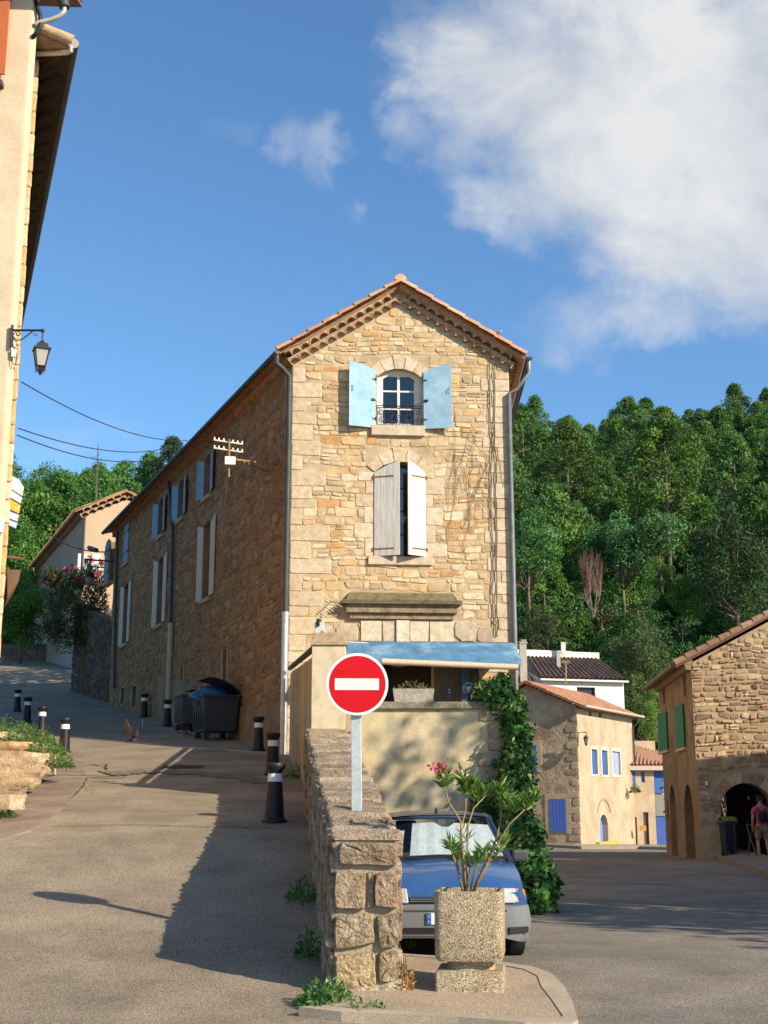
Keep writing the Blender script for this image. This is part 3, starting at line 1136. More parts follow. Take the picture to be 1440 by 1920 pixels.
    p0, p1 = G.px(690, 1059), G.px(811, 1044)
    mb = MB()
    mb.fbox(G, p0[0], p1[0], p0[1], lv0, -0.3, 0.09)
    mb.build('sill', MATS['sill stone'], H, bevel=0.012)
    # --- door recess, blue side post
    mb = MB()
    mb.fbox(G, du0, du1, dv0, dv1, -0.5, -0.42)
    mb.build('door', mat('dark brown door', (0.028, 0.016, 0.012), 0.7), H)
    mb = MB()
    p0, p1 = G.px(862, 1330), G.px(874, 1255)
    mb.fbox(G, p0[0], p1[0], 2.6, p1[1], 0.3, 0.42)
    mb.build('blue_post', mat('blue post paint', (0.05, 0.10, 0.20), 0.6), H)
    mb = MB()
    mb.fbox(G, G.px(813, 1300)[0], G.px(897, 1300)[0], 2.6, G.px(850, 1212)[1], 0.045, 0.075)  # added dark panel: its colour carries the awning's shade over the stone
    mb.build('awning_shade_panel', mat('awning shade brown', (0.12, 0.095, 0.07), 0.85, 0.3, 3, 0.4, 30, stretch=(5, 5, 0.6)), H)
    mb = MB()
    p0, p1 = G.px(835, 1302), G.px(848, 1290)
    mb.fbox(G, p0[0], p1[0], p0[1], p1[1], 0.077, 0.095)
    pl = mb.build('house_number', mat('enamel blue', (0.012, 0.03, 0.10), 0.3, 0.0), H)
    txt('2', G, (p0[0] + p1[0]) / 2, p0[1] + 0.03, 0.098, 0.15, M_WHITE, pl, 'numeral')

    # --- the long side wall
    rows = []

    def win(xa, xb, yt, yb, kind):
        xm = (xa + xb) / 2
        u0, u1 = W.px(xb, (yt + yb) / 2)[0], W.px(xa, (yt + yb) / 2)[0]
        rows.append((u0, u1, W.px(xm, yb)[1], W.px(xm, yt)[1], kind))
    win(381, 400, 853, 934, 'b')
    win(335, 347, 898, 970, 'b')
    win(298, 308, 940, 1000, 'b')
    win(230, 248, 982, 1053, 'c')
    win(195, 209, 1021, 1090, 'c')
    win(380, 397, 982, 1122, 'w')
    win(295, 308, 1047, 1170, 'w')
    win(231, 242, 1093, 1206, 'w')
    up = [r for r in rows if r[4] == 'b']
    uz0, uz1 = sum(r[2] for r in up) / 3, sum(r[3] for r in up) / 3
    lo = [r for r in rows if r[4] == 'w']
    lz0, lz1 = sum(r[2] for r in lo) / 3, sum(r[3] for r in lo) / 3
    fix = []
    for (u0, u1, z0, z1, k) in rows:
        c = (u0 + u1) / 2
        if k == 'b':
            fix.append((c - 0.42, c + 0.42, uz0, uz1, k))
        elif k == 'w':
            fix.append((c - 0.48, c + 0.48, lz0, lz1, k))
        else:
            fix.append((c - 0.5, c + 0.5, z0, z1, k))
    slits = []
    for (xa, xb, yt, yb) in ((418, 426, 1218, 1280), (338, 344, 1250, 1300), (248, 256, 1287, 1325), (227, 234, 1290, 1318), (197, 203, 1186, 1312), (318, 322, 1300, 1330)):
        a, b = W.px(xb, (yt + yb) / 2)[0], W.px(xa, (yt + yb) / 2)[0]
        xm = (xa + xb) / 2
        slits.append((a, b, W.px(xm, yb)[1], W.px(xm, yt)[1]))
    hs = [(a, b, c, e, 0.3) for (a, b, c, e, k) in fix] + [(a, b, c, e, 0.35) for (a, b, c, e) in slits]
    vW = vL
    mb = MB()
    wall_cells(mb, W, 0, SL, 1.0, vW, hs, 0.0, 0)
    rects = []
    rs = random.Random(9)
    shade_pal = [(0.275, 0.155, 0.075), (0.31, 0.175, 0.08), (0.245, 0.135, 0.062), (0.295, 0.16, 0.066), (0.33, 0.20, 0.10), (0.225, 0.125, 0.062), (0.285, 0.15, 0.056)]  # stone tints lowered to carry the side wall's shade
    for (a, b, c, e, k) in fix:
        for (x0, x1) in ((a - 0.2, a), (b, b + 0.2)):
            v = c
            while v < e - 0.05:
                h = min(rs.uniform(0.3, 0.5), e - v)
                stone_cell(mb, W, x0, x1, v, v + h, 0.03, 1, rs.choice(shade_pal), 0.006, 0.03, None, rs, 0.1)
                v += h
        rects.append((a - 0.2, b + 0.2, c, e + 0.2))
        A0 = arch_pts(a, b, e - 0.16, 0.16, 5)
        A1 = arch_pts(a - 0.2, b + 0.2, e - 0.05, 0.25, 5)
        for i in range(5):
            mb.prism([A0[i], A0[i + 1], A1[i + 1], A1[i]], W, -0.02, 0.03, 1, rs.choice(shade_pal))
        arch_head(mb, W, a, b, e - 0.16, 0.158, e + 0.01, -0.3, 0.003, 0)
    for (a, b, c, e) in slits:
        for (x0, x1) in ((a - 0.16, a), (b, b + 0.16)):
            mb.fbox(W, x0, x1, c, e, -0.02, 0.03, 1, (0.36, 0.25, 0.15))
        rects.append((a - 0.16, b + 0.16, c, e))
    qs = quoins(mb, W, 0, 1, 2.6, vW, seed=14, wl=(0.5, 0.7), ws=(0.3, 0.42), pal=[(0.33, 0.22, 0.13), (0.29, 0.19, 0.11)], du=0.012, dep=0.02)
    rubble(mb, W, 0.02, SL, 1.6, vW - 0.02, hs + rects + qs, (0.13, 0.27), (0.14, 0.5), (0.004, 0.03), shade_pal, 1, None, 0.3, 0.014, 0.06, seed=5, jit=0.36, tv=0.12, rough=0.8)
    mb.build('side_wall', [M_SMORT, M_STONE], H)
    # plaster patches along the foot
    mb = MB()
    pts = [(0.5, 1.5), (13, 1.5), (13, 5.3), (8.6, 5.0), (8.2, 4.4), (5.6, 4.5), (5.0, 4.1), (2.4, 4.15), (2.2, 3.95), (0.5, 4.0)]
    pts = [(0.42, 1.5), (6.0, 1.5), (6.0, 4.35), (5.6, 4.5), (4.6, 4.3), (3.4, 4.35), (2.4, 4.15), (1.4, 4.22), (0.42, 4.1)]
    mb.prism(pts, W, 0.0, 0.05)
    mb.prism([(8.6, 1.8), (15.4, 1.8), (15.4, 6.15), (14.2, 6.1), (12.6, 5.8), (11.0, 5.7), (9.8, 5.3), (8.6, 5.2)], W, 0.0, 0.05)
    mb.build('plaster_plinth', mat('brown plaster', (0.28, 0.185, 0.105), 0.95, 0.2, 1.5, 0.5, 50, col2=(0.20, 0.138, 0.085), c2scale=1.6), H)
    for (a, b, c, e, k) in fix:
        # window behind
        gz = glazing(W, a, b, c, e, -0.2, H, 2, 3, mat('dark wood', (0.10, 0.07, 0.05), 0.7), 0.06, 0.03)
        mb = MB()
        mb.fbox(W, a - 0.12, b + 0.12, c - 0.13, c, -0.2, 0.10)
        mb.build('sill', mat('side sill', (0.40, 0.29, 0.19), 0.9, 0.2, 6), H)
        w_ = (b - a) / 2
        if k == 'b':
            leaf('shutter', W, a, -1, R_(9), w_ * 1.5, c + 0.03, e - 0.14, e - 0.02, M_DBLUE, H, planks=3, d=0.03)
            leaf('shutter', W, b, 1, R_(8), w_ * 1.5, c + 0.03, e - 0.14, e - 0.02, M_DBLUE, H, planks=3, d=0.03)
        elif k == 'c':
            leaf('shutter', W, a, 1, R_(5), w_ * 0.98, c + 0.03, e - 0.06, e - 0.06, M_DBLUE, H, planks=3, d=0.05, hinge=[c + 0.4, e - 0.4], hl=0.9)
            leaf('shutter', W, b, -1, R_(5), w_ * 0.98, c + 0.03, e - 0.06, e - 0.06, M_DBLUE, H, planks=3, d=0.05, hinge=[c + 0.4, e - 0.4], hl=0.9)
        else:
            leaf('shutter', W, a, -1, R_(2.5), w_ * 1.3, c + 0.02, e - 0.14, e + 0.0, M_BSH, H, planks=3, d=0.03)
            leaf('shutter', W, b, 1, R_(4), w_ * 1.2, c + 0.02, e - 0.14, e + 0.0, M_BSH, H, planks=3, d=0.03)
    # --- other walls (right hand side and back), roof
    pr = G(uR, 0)
    rd = Vector((math.sin(R_(1.0)), math.cos(R_(1.0)), 0))
    bl = W(SL, 0)
    br = pr + rd * 23.0
    mb = MB()
    z1 = vE
    up = Vector((0, 0, 1))
    mb.face([pr, br, br + up * vR, pr + up * vR])
    mb.face([bl, br, br + up * z1, bl + up * z1])
    rdg = ((bl + br) / 2 - G(uA, 0)).normalized()
    apb = (bl + br) / 2 + up * vA
    mb.face([bl + up * vL, br + up * vR, apb])
    mb.build('rear_wall', M_MORTAR, H)
    # roof planes
    off = 0.50
    ov = 0.31
    sl_l = (vA - vL) / uA
    sl_r = (vA - vR) / (uR - uA)
    eaveL, eaveR = (-0.42, vL + off - 0.42 * sl_l), (uR + 0.42, vR + off - 0.42 * sl_r)
    ap = (uA, vA + off)
    eL0, eR0, a0 = G(*eaveL, ov), G(*eaveR, ov), G(*ap, ov)
    eL1 = W(SL + 0.3, eaveL[1], 0.46)
    eR1 = br + Vector((0.45, 0.3, eaveR[1]))
    a1 = (bl + br) / 2 + up * ap[1] + Vector((0, 0.3, 0))
    mb = MB()
    tile_roof(mb, eL0, eL1, a1, a0, 0.22, 0.04, 0.4, 0, TILES, 0.02)
    tile_roof(mb, eR1, eR0, a0, a1, 0.22, 0.04, 0.4, 0, TILES, 0.02)
    roof = mb.build('roof', M_TILE, H, smooth=True, angle=40)
    # verge tiles on the gable and ridge tiles
    mb = MB()
    rv = random.Random(3)

    def half(p, q, r0, r1, upv, tn):
        al = (q - p).normalized()
        sd = al.cross(upv).normalized()
        u2 = sd.cross(al)
        k = 8
        vs = []
        for (c, rr) in ((p, r0), (q, r1), (q, r1 - 0.018), (p, r0 - 0.018)):
            for m in range(k + 1):
                a = math.pi * m / k
                vs.append(c + sd * (-rr * math.cos(a)) + u2 * (rr * math.sin(a)))
        s_ = k + 1
        fs = []
        for ring in range(4):
            o0, o1 = ring * s_, ((ring + 1) % 4) * s_
            for m in range(k):
                fs.append((o0 + m, o0 + m + 1, o1 + m + 1, o1 + m))
        mb.raw(vs, fs, 0, tn)
    for (e, nn) in ((G(*eaveL, ov), 8), (G(*eaveR, ov), 8)):
        al = (a0 - e) / nn
        upv = Vector((0, 0, 1))
        for i in range(nn):
            p = e + al * i
            q = e + al * (i + 1.1)
            for dd in (0.02,):
                half(p + G.N * dd + upv * 0.035, q + G.N * dd + upv * 0.012, 0.135, 0.115, upv, rv.choice(TILES))
    for i in range(58):
        p = a0.lerp(a1, i / 58)
        q = a0.lerp(a1, (i + 1.1) / 58)
        half(p + up * 0.07 + G.N * (0.1 if i == 0 else 0), q + up * 0.05, 0.17, 0.145, up, rv.choice(TILES))
    # closed end of the ridge run
    c = a0 + up * 0.07 + G.N * 0.1
    mb.prism([(0.15 * math.cos(math.pi * t / 8), 0.15 * math.sin(math.pi * t / 8)) for t in range(9)], Frame(c, G.U, G.N), -0.05, 0.0, 0, TILES[3])
    mb.build('ridge_tiles', M_TILE, roof, smooth=True, angle=40)
    # genoise (rows of tile ends) on both rakes and along the left eave
    mb = MB()
    gt = [(0.52, 0.29, 0.16), (0.56, 0.36, 0.22), (0.46, 0.27, 0.16), (0.58, 0.40, 0.26), (0.50, 0.31, 0.19)]
    lo_, ro_, top = G(-0.05, vL - 0.05 * sl_l), G(uR + 0.05, vR - 0.05 * sl_r), G(uA, vA)
    dl = (top - lo_).normalized()
    genoise(mb, lo_, top, Vector((0, 0, 1)) - dl * dl.z, G.N, 2, 0.275, 0.185, 0.085, 0, 1, 0.05, 2, gt)
    dr = (top - ro_).normalized()
    genoise(mb, ro_, top, Vector((0, 0, 1)) - dr * dr.z, G.N, 2, 0.275, 0.185, 0.085, 0, 1, 0.05, 3, gt)
    genoise(mb, W(0, vL), W(SL, vL), up, W.N, 2, 0.275, 0.185, 0.12, 0, 1, 0.04, 4, [(0.40, 0.22, 0.13), (0.46, 0.26, 0.15), (0.36, 0.2, 0.12)])
    Rt = Frame(pr, rd, (math.cos(R_(1)), -math.sin(R_(1)), 0))
    genoise(mb, Rt(0, vR), Rt(23, vR), up, Rt.N, 2, 0.275, 0.185, 0.12, 0, 1, 0.04, 5, gt)
    # band that closes the rake above the tile ends
    mb.box8([lo_ + G.N * 0.0 + up * 0.36, top + up * 0.36, top + up * 0.36 - G.N * 0.3, lo_ + up * 0.36 - G.N * 0.3,
             lo_ + G.N * 0.26 + up * 0.425, top + G.N * 0.26 + up * 0.425, top + up * 0.425 - G.N * 0.3, lo_ + up * 0.425 - G.N * 0.3], 1)
    mb.box8([ro_ + G.N * 0.0 + up * 0.36, top + up * 0.361, top + up * 0.361 - G.N * 0.3, ro_ + up * 0.36 - G.N * 0.3,
             ro_ + G.N * 0.26 + up * 0.425, top + G.N * 0.26 + up * 0.426, top + up * 0.426 - G.N * 0.3, ro_ + up * 0.425 - G.N * 0.3], 1)
    # triangular filler walls behind the tile rows
    mb.face([G(0, vE, -0.01), G(uA, vA, -0.01), G(uA, vA + 0.4, -0.01), G(0, vE + 0.4, -0.01)], 1)
    mb.face([G(uR, vE, -0.01), G(uA, vA, -0.01), G(uA, vA + 0.4, -0.01), G(uR, vE + 0.4, -0.01)], 1)
    mb.face([W(0, vL, -0.01), W(SL, vL, -0.01), W(SL, vL + 0.46, -0.01), W(0, vL + 0.46, -0.01)], 1)
    mb.build('genoise', [M_TILE, M_MORTAR], H)
    # gutters and pipes
    mb = MB()

    def trough(p, q, r):
        p, q = Vector(p), Vector(q)
        al = (q - p).normalized()
        sd = al.cross(up).normalized()
        k = 10
        vs = []
        for c in (p, q):
            for rr in (r, r - 0.012):
                for m in range(k + 1):
                    a = math.pi * m / k
                    vs.append(c + sd * (-rr * math.cos(a)) - up * (rr * math.sin(a)))
        s_ = k + 1
        fs = []
        for m in range(k):
            fs += [(m, m + 1, 2 * s_ + m + 1, 2 * s_ + m), (s_ + m, s_ + m + 1, 3 * s_ + m + 1, 3 * s_ + m), (m, m + 1, s_ + m + 1, s_ + m),
                   (2 * s_ + m, 2 * s_ + m + 1, 3 * s_ + m + 1, 3 * s_ + m)]
        fs += [(0, s_, 3 * s_, 2 * s_), (k, s_ + k, 3 * s_ + k, 2 * s_ + k)]
        fs.append(tuple(range(k + 1)))
        fs.append(tuple(2 * s_ + m for m in range(k + 1)))
        mb.raw(vs, fs)
    gl0 = W(-0.32, eaveL[1] - 0.02, 0.54)
    trough(gl0, W(SL + 0.2, eaveL[1] - 0.02, 0.54), 0.085)
    trough(Rt(-0.35, eaveR[1] - 0.02, 0.54), Rt(23, eaveR[1] - 0.02, 0.54), 0.085)
    mb.build('gutter', M_ZINC, H, smooth=True, angle=40)
    mb = MB()
    g0 = W(-0.22, eaveL[1] - 0.08, 0.54)
    cpx = [G(-0.09, G.px(540, 708)[1], 0.10), G(-0.09, G.px(540, 760)[1], 0.10), G(-0.09, G.px(536, 1000)[1], 0.10), G(-0.09, G.px(533, 1150)[1], 0.10)]
    mb.tube([g0, g0 - up * 0.25, g0.lerp(cpx[0], 0.5) - up * 0.1, cpx[0], *cpx[1:]], 0.075, 10)
    mb.build('downpipe', M_ZINC, H, smooth=True, angle=50)
    mb = MB()
    q = cpx[-1]
    mb.tube([q, Vector((q.x, q.y, 2.5))], 0.088, 12)
    mb.tube([q + up * 0.02, q - up * 0.08], 0.10, 12)
    mb.build('downpipe', M_ZINCL, H, smooth=True, angle=50)
    mb = MB()
    g1 = Rt(-0.2, eaveR[1] - 0.08, 0.54)
    q = G(uR - 0.02, G.px(956, 740)[1], 0.10)
    mb.tube([g1, g1 - up * 0.35, g1.lerp(q, 0.6) - up * 0.25, q, G(uR + 0.0, 3.0, 0.10), G(uR, 0.3, 0.10)], 0.06, 10)
    mb.build('downpipe', mat('mid zinc', (0.26, 0.27, 0.27), 0.5, 0.2, 4, metal=0.5), H, smooth=True, angle=50)
    mb = MB()
    for pts in ([(322, 900), (330, 1003), (326, 1170)], [(226, 985), (222, 1110), (219, 1290)]):
        mb = MB()
        mb.tube([W(W.px(x, y)[0], W.px(x, y)[1], 0.12) for x, y in pts], 0.06, 8)
        mb.build('downpipe', M_ZINC, H, smooth=True, angle=50)
    mb = MB()
    uu = W.px(324, 1245)[0]
    mb.tube([W(uu, W.px(324, 1170)[1], 0.12), W(uu, 2.8, 0.12)], 0.10, 10)
    mb.build('downpipe', mat('beige pipe', (0.50, 0.40, 0.28), 0.7, 0.1), H, smooth=True, angle=50)
    # cables down the right of the gable, dry creeper twigs
    mb = MB()
    rc = random.Random(4)
    for x0 in (918, 926):
        mb = MB()
        pts = []
        for k in range(24):
            y = 680 + (1195 - 680) * k / 23
            u, v = G.px(x0 + rc.uniform(-2, 2) + (y - 680) * 0.012, y)
            pts.append(G(u, v, 0.05))
        mb.tube(pts, 0.012, 5)
        mb.build('cable', mat('old cable', (0.06, 0.045, 0.035), 0.8), H)
    mb = MB()
    for _ in range(14):
        x, y = rc.uniform(850, 925), rc.uniform(780, 900)
        pts = []
        dx = rc.uniform(-6, 6)
        for k in range(9):
            u, v = G.px(min(945, max(840, x)), y)
            pts.append(G(u, v, 0.045))
            x += dx + rc.uniform(-5, 5)
            y += rc.uniform(4, 22)
        mb.tube(pts, 0.006, 4)
    mb.build('dry_creeper', mat('dry twig', (0.20, 0.12, 0.07), 0.9), H)
    return H


def txt(s, F, u, v, d, size, m, parent, name='lettering', align='CENTER', sx=1.0):
    cu = bpy.data.curves.new(name, 'FONT')
    cu.body = s
    cu.size = size
    cu.align_x = align
    cu.extrude = 0.001
    ob = bpy.data.objects.new(name, cu)
    C.objects.link(ob)
    bpy.context.view_layer.update()
    me = bpy.data.meshes.new_from_object(ob.evaluated_get(bpy.context.evaluated_depsgraph_get()))
    bpy.data.objects.remove(ob)
    me.materials.clear()
    me.materials.append(m)
    off = wloc(parent)
    for vv in me.vertices:
        vv.co = F(u + vv.co.x * sx, v + vv.co.y, d + vv.co.z) - off
    o = bpy.data.objects.new(name, me)
    C.objects.link(o)
    o.parent = parent
    return o


HOUSE = build_house()
# ------------------------------------------------------------------ leaves
def leaf_quads(Pts, Dir, L, Wd, rng, droop=0.0, spread=0.6, Nrm=None, nj=0.45):
    """rhombic leaves at Pts pointing roughly along Dir"""
    n = len(Pts)
    D = Dir + rng.normal(0, spread, (n, 3))
    D[:, 2] -= droop
    D /= np.linalg.norm(D, axis=1, keepdims=True) + 1e-9
    R3 = rng.normal(0, 1, (n, 3)) if Nrm is None else Nrm + rng.normal(0, nj, (n, 3))
    X = np.cross(D, R3)
    X /= np.linalg.norm(X, axis=1, keepdims=True) + 1e-9
    L = np.asarray(L).reshape(-1, 1) * np.ones((n, 1))
    Wd = np.asarray(Wd).reshape(-1, 1) * np.ones((n, 1))
    V = np.stack([Pts, Pts + D * L * 0.45 + X * Wd * 0.5, Pts + D * L, Pts + D * L * 0.45 - X * Wd * 0.5], 1).reshape(-1, 3)
    F = np.arange(4 * n).reshape(-1, 4)
    return V, F


def pick(rng, pal, n, tv=0.2):
    pal = np.array(pal)
    t = pal[rng.integers(0, len(pal), n)]
    return t * (1 + rng.uniform(-tv, tv, (n, 1)))


def M_leaf(name, trans=0.25, rough=0.5, rand=0.0):
    return mat(name, (1, 1, 1), rough, 0.0, tint=True, trans=trans, spec=0.35, rand=rand)


GREEN = [(0.050, 0.135, 0.022), (0.065, 0.165, 0.028), (0.040, 0.110, 0.022), (0.085, 0.19, 0.03), (0.033, 0.095, 0.022)]
WEED = [(0.07, 0.17, 0.03), (0.10, 0.21, 0.035), (0.055, 0.13, 0.03), (0.13, 0.22, 0.05)]


def weed(name, label, c, r, h, n, pal=WEED, L=0.07, seed=1, cat='weeds', stretch=1.0, group=None, Wd=0.35):
    g = np.random.default_rng(seed)
    a = g.uniform(0, 2 * np.pi, n)
    q = np.sqrt(g.uniform(0, 1, n))
    Pt = np.stack([r * q * np.cos(a), r * q * np.sin(a) * stretch, h * g.uniform(0, 1, n) ** 1.2 * (1.05 - q ** 2)], 1)
    Dr = np.stack([np.cos(a) * 0.6, np.sin(a) * 0.6, np.ones(n) * 0.5], 1)
    V, F = leaf_quads(Pt, Dr, g.uniform(0.6, 1.3, n) * L, g.uniform(0.8, 1.2, n) * L * Wd, g)
    root = thing(name, label, cat, c, group)
    np_mesh('foliage', V, F, pick(g, pal, n), M_leaf('weed leaf'), root, world=False)
    mb = MB()
    rs = random.Random(seed)
    for k in range(max(6, n // 60)):
        t = rs.uniform(0, 6.28)
        d = rs.uniform(0.1, 0.9) * r
        mb.tube([(d * 0.4 * math.cos(t), d * 0.4 * math.sin(t) * stretch, -0.02), (d * 0.8 * math.cos(t), d * 0.8 * math.sin(t) * stretch, h * 0.5),
                 (d * math.cos(t), d * math.sin(t) * stretch, h * rs.uniform(0.7, 1.05))], 0.004, 4)
    mb.build('stem', mat('weed stem', (0.10, 0.13, 0.04), 0.8), root, world=False)
    return root


# ------------------------------------------------------------------ low stone wall
WY0, WY1 = 11.5, 22.4
WL0, WR0 = P(627, 1500, WY0).x, P(748, 1500, WY0).x
WL1, WR1 = P(574, 1500, WY1).x, P(647, 1500, WY1).x
ZT0, ZT1 = P(627, 1572, WY0).z, P(574, 1371, WY1).z


def wall_top(y):
    return ZT0 + (ZT1 - ZT0) * (y - WY0) / (WY1 - WY0)


def build_low_wall():
    H = thing('stone_wall', 'low rubble stone wall climbing between the street and the blue car', 'wall', (WL0, WY0, 0))
    mb = MB()
    A, B = Vector((WL0, WY0, 0)), Vector((WL1, WY1, 0))
    C_, D = Vector((WR0, WY0, 0)), Vector((WR1, WY1, 0))
    L = (B - A).length
    U = (B - A).normalized()
    Nl = Vector((-U.y, U.x, 0))

    def LF(u, v, d=0.0):
        t = u / L
        z = v + (ZT0 + (ZT1 - ZT0) * t) - 1.5
        return A + U * u + Vector((0, 0, z)) + Nl * d
    U2 = (D - C_).normalized()
    Nr = Vector((U2.y, -U2.x, 0))

    def RF(u, v, d=0.0):
        t = u / L
        return C_ + U2 * u + Vector((0, 0, v + (ZT0 + (ZT1 - ZT0) * t) - 3.2)) + Nr * d

    def TF(u, v, d=0.0):
        # u across 0..1 (scaled .57), v along
        t = v / L
        p = A.lerp(B, t).lerp(C_.lerp(D, t), u / 0.58)
        return Vector((p.x, p.y, ZT0 + (ZT1 - ZT0) * t + d))
    # core
    z0 = -0.2
    i = 0.012
    mb.raw([(WL0 + i, WY0 + i, z0), (WR0 - i, WY0 + i, z0), (WR1 - i, WY1, z0), (WL1 + i, WY1, z0),
            (WL0 + i, WY0 + i, ZT0 - i), (WR0 - i, WY0 + i, ZT0 - i), (WR1 - i, WY1, ZT1 - i), (WL1 + i, WY1, ZT1 - i)],
           [(0, 1, 5, 4), (1, 2, 6, 5), (2, 3, 7, 6), (3, 0, 4, 7), (4, 5, 6, 7)], 0)
    brown = [(0.36, 0.26, 0.175), (0.42, 0.31, 0.21), (0.33, 0.235, 0.16), (0.46, 0.345, 0.24), (0.38, 0.26, 0.165)]
    rubble(mb, LF, 0, L, 0.0, 1.5, (), (0.14, 0.26), (0.2, 0.5), (0.02, 0.06), brown, 1, None, 0.2, 0.015, 0.02, seed=31, jit=0.2)
    rubble(mb, RF, 0, L, 0.0, 3.2, (), (0.18, 0.30), (0.25, 0.55), (0.02, 0.05), brown, 1, None, 0.2, 0.015, 0.02, seed=32, jit=0.2)
    topc = [(0.37, 0.285, 0.20), (0.43, 0.335, 0.24), (0.34, 0.255, 0.18), (0.46, 0.365, 0.27), (0.40, 0.295, 0.205)]
    rubble(mb, TF, -0.02, 0.60, -0.02, L, (), (0.10, 0.24), (0.30, 0.60), (0.015, 0.05), topc, 1, None, 0.25, 0.008, 0.03, seed=33, jit=0.25, rough=0.8)
    # the end face, stone by stone
    Fe = Frame((WL0, WY0, 0), (1, 0, 0), (0, -1, 0))
    r = random.Random(5)

    def st(poly, dep, tint):
        pts = [Fe.px(x, y) for x, y in poly]
        cu = sum(p[0] for p in pts) / len(pts)
        cv = sum(p[1] for p in pts) / len(pts)
        dense = []
        for i in range(len(pts)):
            a, b, c = pts[i - 1], pts[i], pts[(i + 1) % len(pts)]
            dense.append((b[0] * 0.80 + a[0] * 0.20, b[1] * 0.80 + a[1] * 0.20))
            dense.append((b[0] * 0.94 + (a[0] + c[0]) * 0.03, b[1] * 0.94 + (a[1] + c[1]) * 0.03))
            dense.append((b[0] * 0.80 + c[0] * 0.20, b[1] * 0.80 + c[1] * 0.20))
            dense.append(((b[0] + c[0]) / 2 + r.uniform(-.008, .008), (b[1] + c[1]) / 2 + r.uniform(-.008, .008)))
        n = len(dense)
        vs = []
        for (k, d) in ((1.0, -0.02), (0.985, dep * 0.6), (0.93, dep * 0.92)):
            for (x, y) in dense:
                vs.append(Fe(cu + (x - cu) * k, cv + (y - cv) * k, d + r.uniform(-.006, .006)))
        for k in (0.55,):
            for (x, y) in dense:
                vs.append(Fe(cu + (x - cu) * k, cv + (y - cv) * k, dep * 1.02 + r.uniform(-.012, .012)))
        vs.append(Fe(cu, cv, dep * 1.05))
        fs = []
        for q in range(3):
            for i in range(n):
                j = (i + 1) % n
                fs.append((q * n + i, q * n + j, (q + 1) * n + j, (q + 1) * n + i))
        for i in range(n):
            fs.append((3 * n + i, 3 * n + (i + 1) % n, 4 * n))
        mb.raw(vs, fs, 1, tint)
    st([(637, 1578), (742, 1584), (745, 1624), (634, 1621)], 0.05, (0.33, 0.245, 0.165))
    st([(629, 1630), (686, 1632), (685, 1706), (627, 1704)], 0.05, (0.44, 0.33, 0.215))
    st([(704, 1636), (745, 1638), (746, 1704), (702, 1700)], 0.065, (0.40, 0.28, 0.19))
    st([(628, 1716), (700, 1712), (704, 1768), (628, 1782)], 0.04, (0.42, 0.32, 0.21))
    st([(706, 1716), (748, 1712), (748, 1772), (712, 1780)], 0.045, (0.36, 0.28, 0.19))
    st([(628, 1790), (704, 1784), (706, 1848), (680, 1858), (628, 1858)], 0.05, (0.50, 0.37, 0.21))
    st([(711, 1784), (748, 1782), (748, 1838), (711, 1842)], 0.05, (0.38, 0.29, 0.18))
    st([(690, 1612 + 22), (702, 1634), (701, 1700), (690, 1704)], 0.012, (0.42, 0.34, 0.25))
    # lumpy mortar skirt at the foot
    rr = random.Random(8)
    mm = []
    for j in range(5):
        for i in range(10):
            u = -0.06 + 0.68 * i / 9
            v = [0.0, 0.07, 0.14, 0.21, 0.27][j] + rr.uniform(-0.015, 0.015)
            d = [0.15, 0.11, 0.07, 0.035, -0.01][j] + rr.uniform(-0.03, 0.03)
            mm.append(Fe(u, v - 0.02, d))
    mb.raw(mm, [(j * 10 + i, j * 10 + i + 1, (j + 1) * 10 + i + 1, (j + 1) * 10 + i) for j in range(4) for i in range(9)], 2)
    mb.build('masonry', [mat('grey lime mortar', (0.36, 0.29, 0.205), 0.95, 0.25, 5, 0.8, 50, speck=0.2, sscale=90),
                         mat('weathered wall stone', (1, 1, 1), 0.92, 0.3, 9.0, 1.0, 32, tint=True, speck=0.3, sscale=55, spec=0.15, bdist=0.05, col2=(0.78, 0.74, 0.68), c2scale=5.0),
                         mat('pale mortar skirt', (0.52, 0.43, 0.31), 0.95, 0.25, 7, 0.9, 45, speck=0.2, sscale=80, bdist=0.04)], H)


build_low_wall()

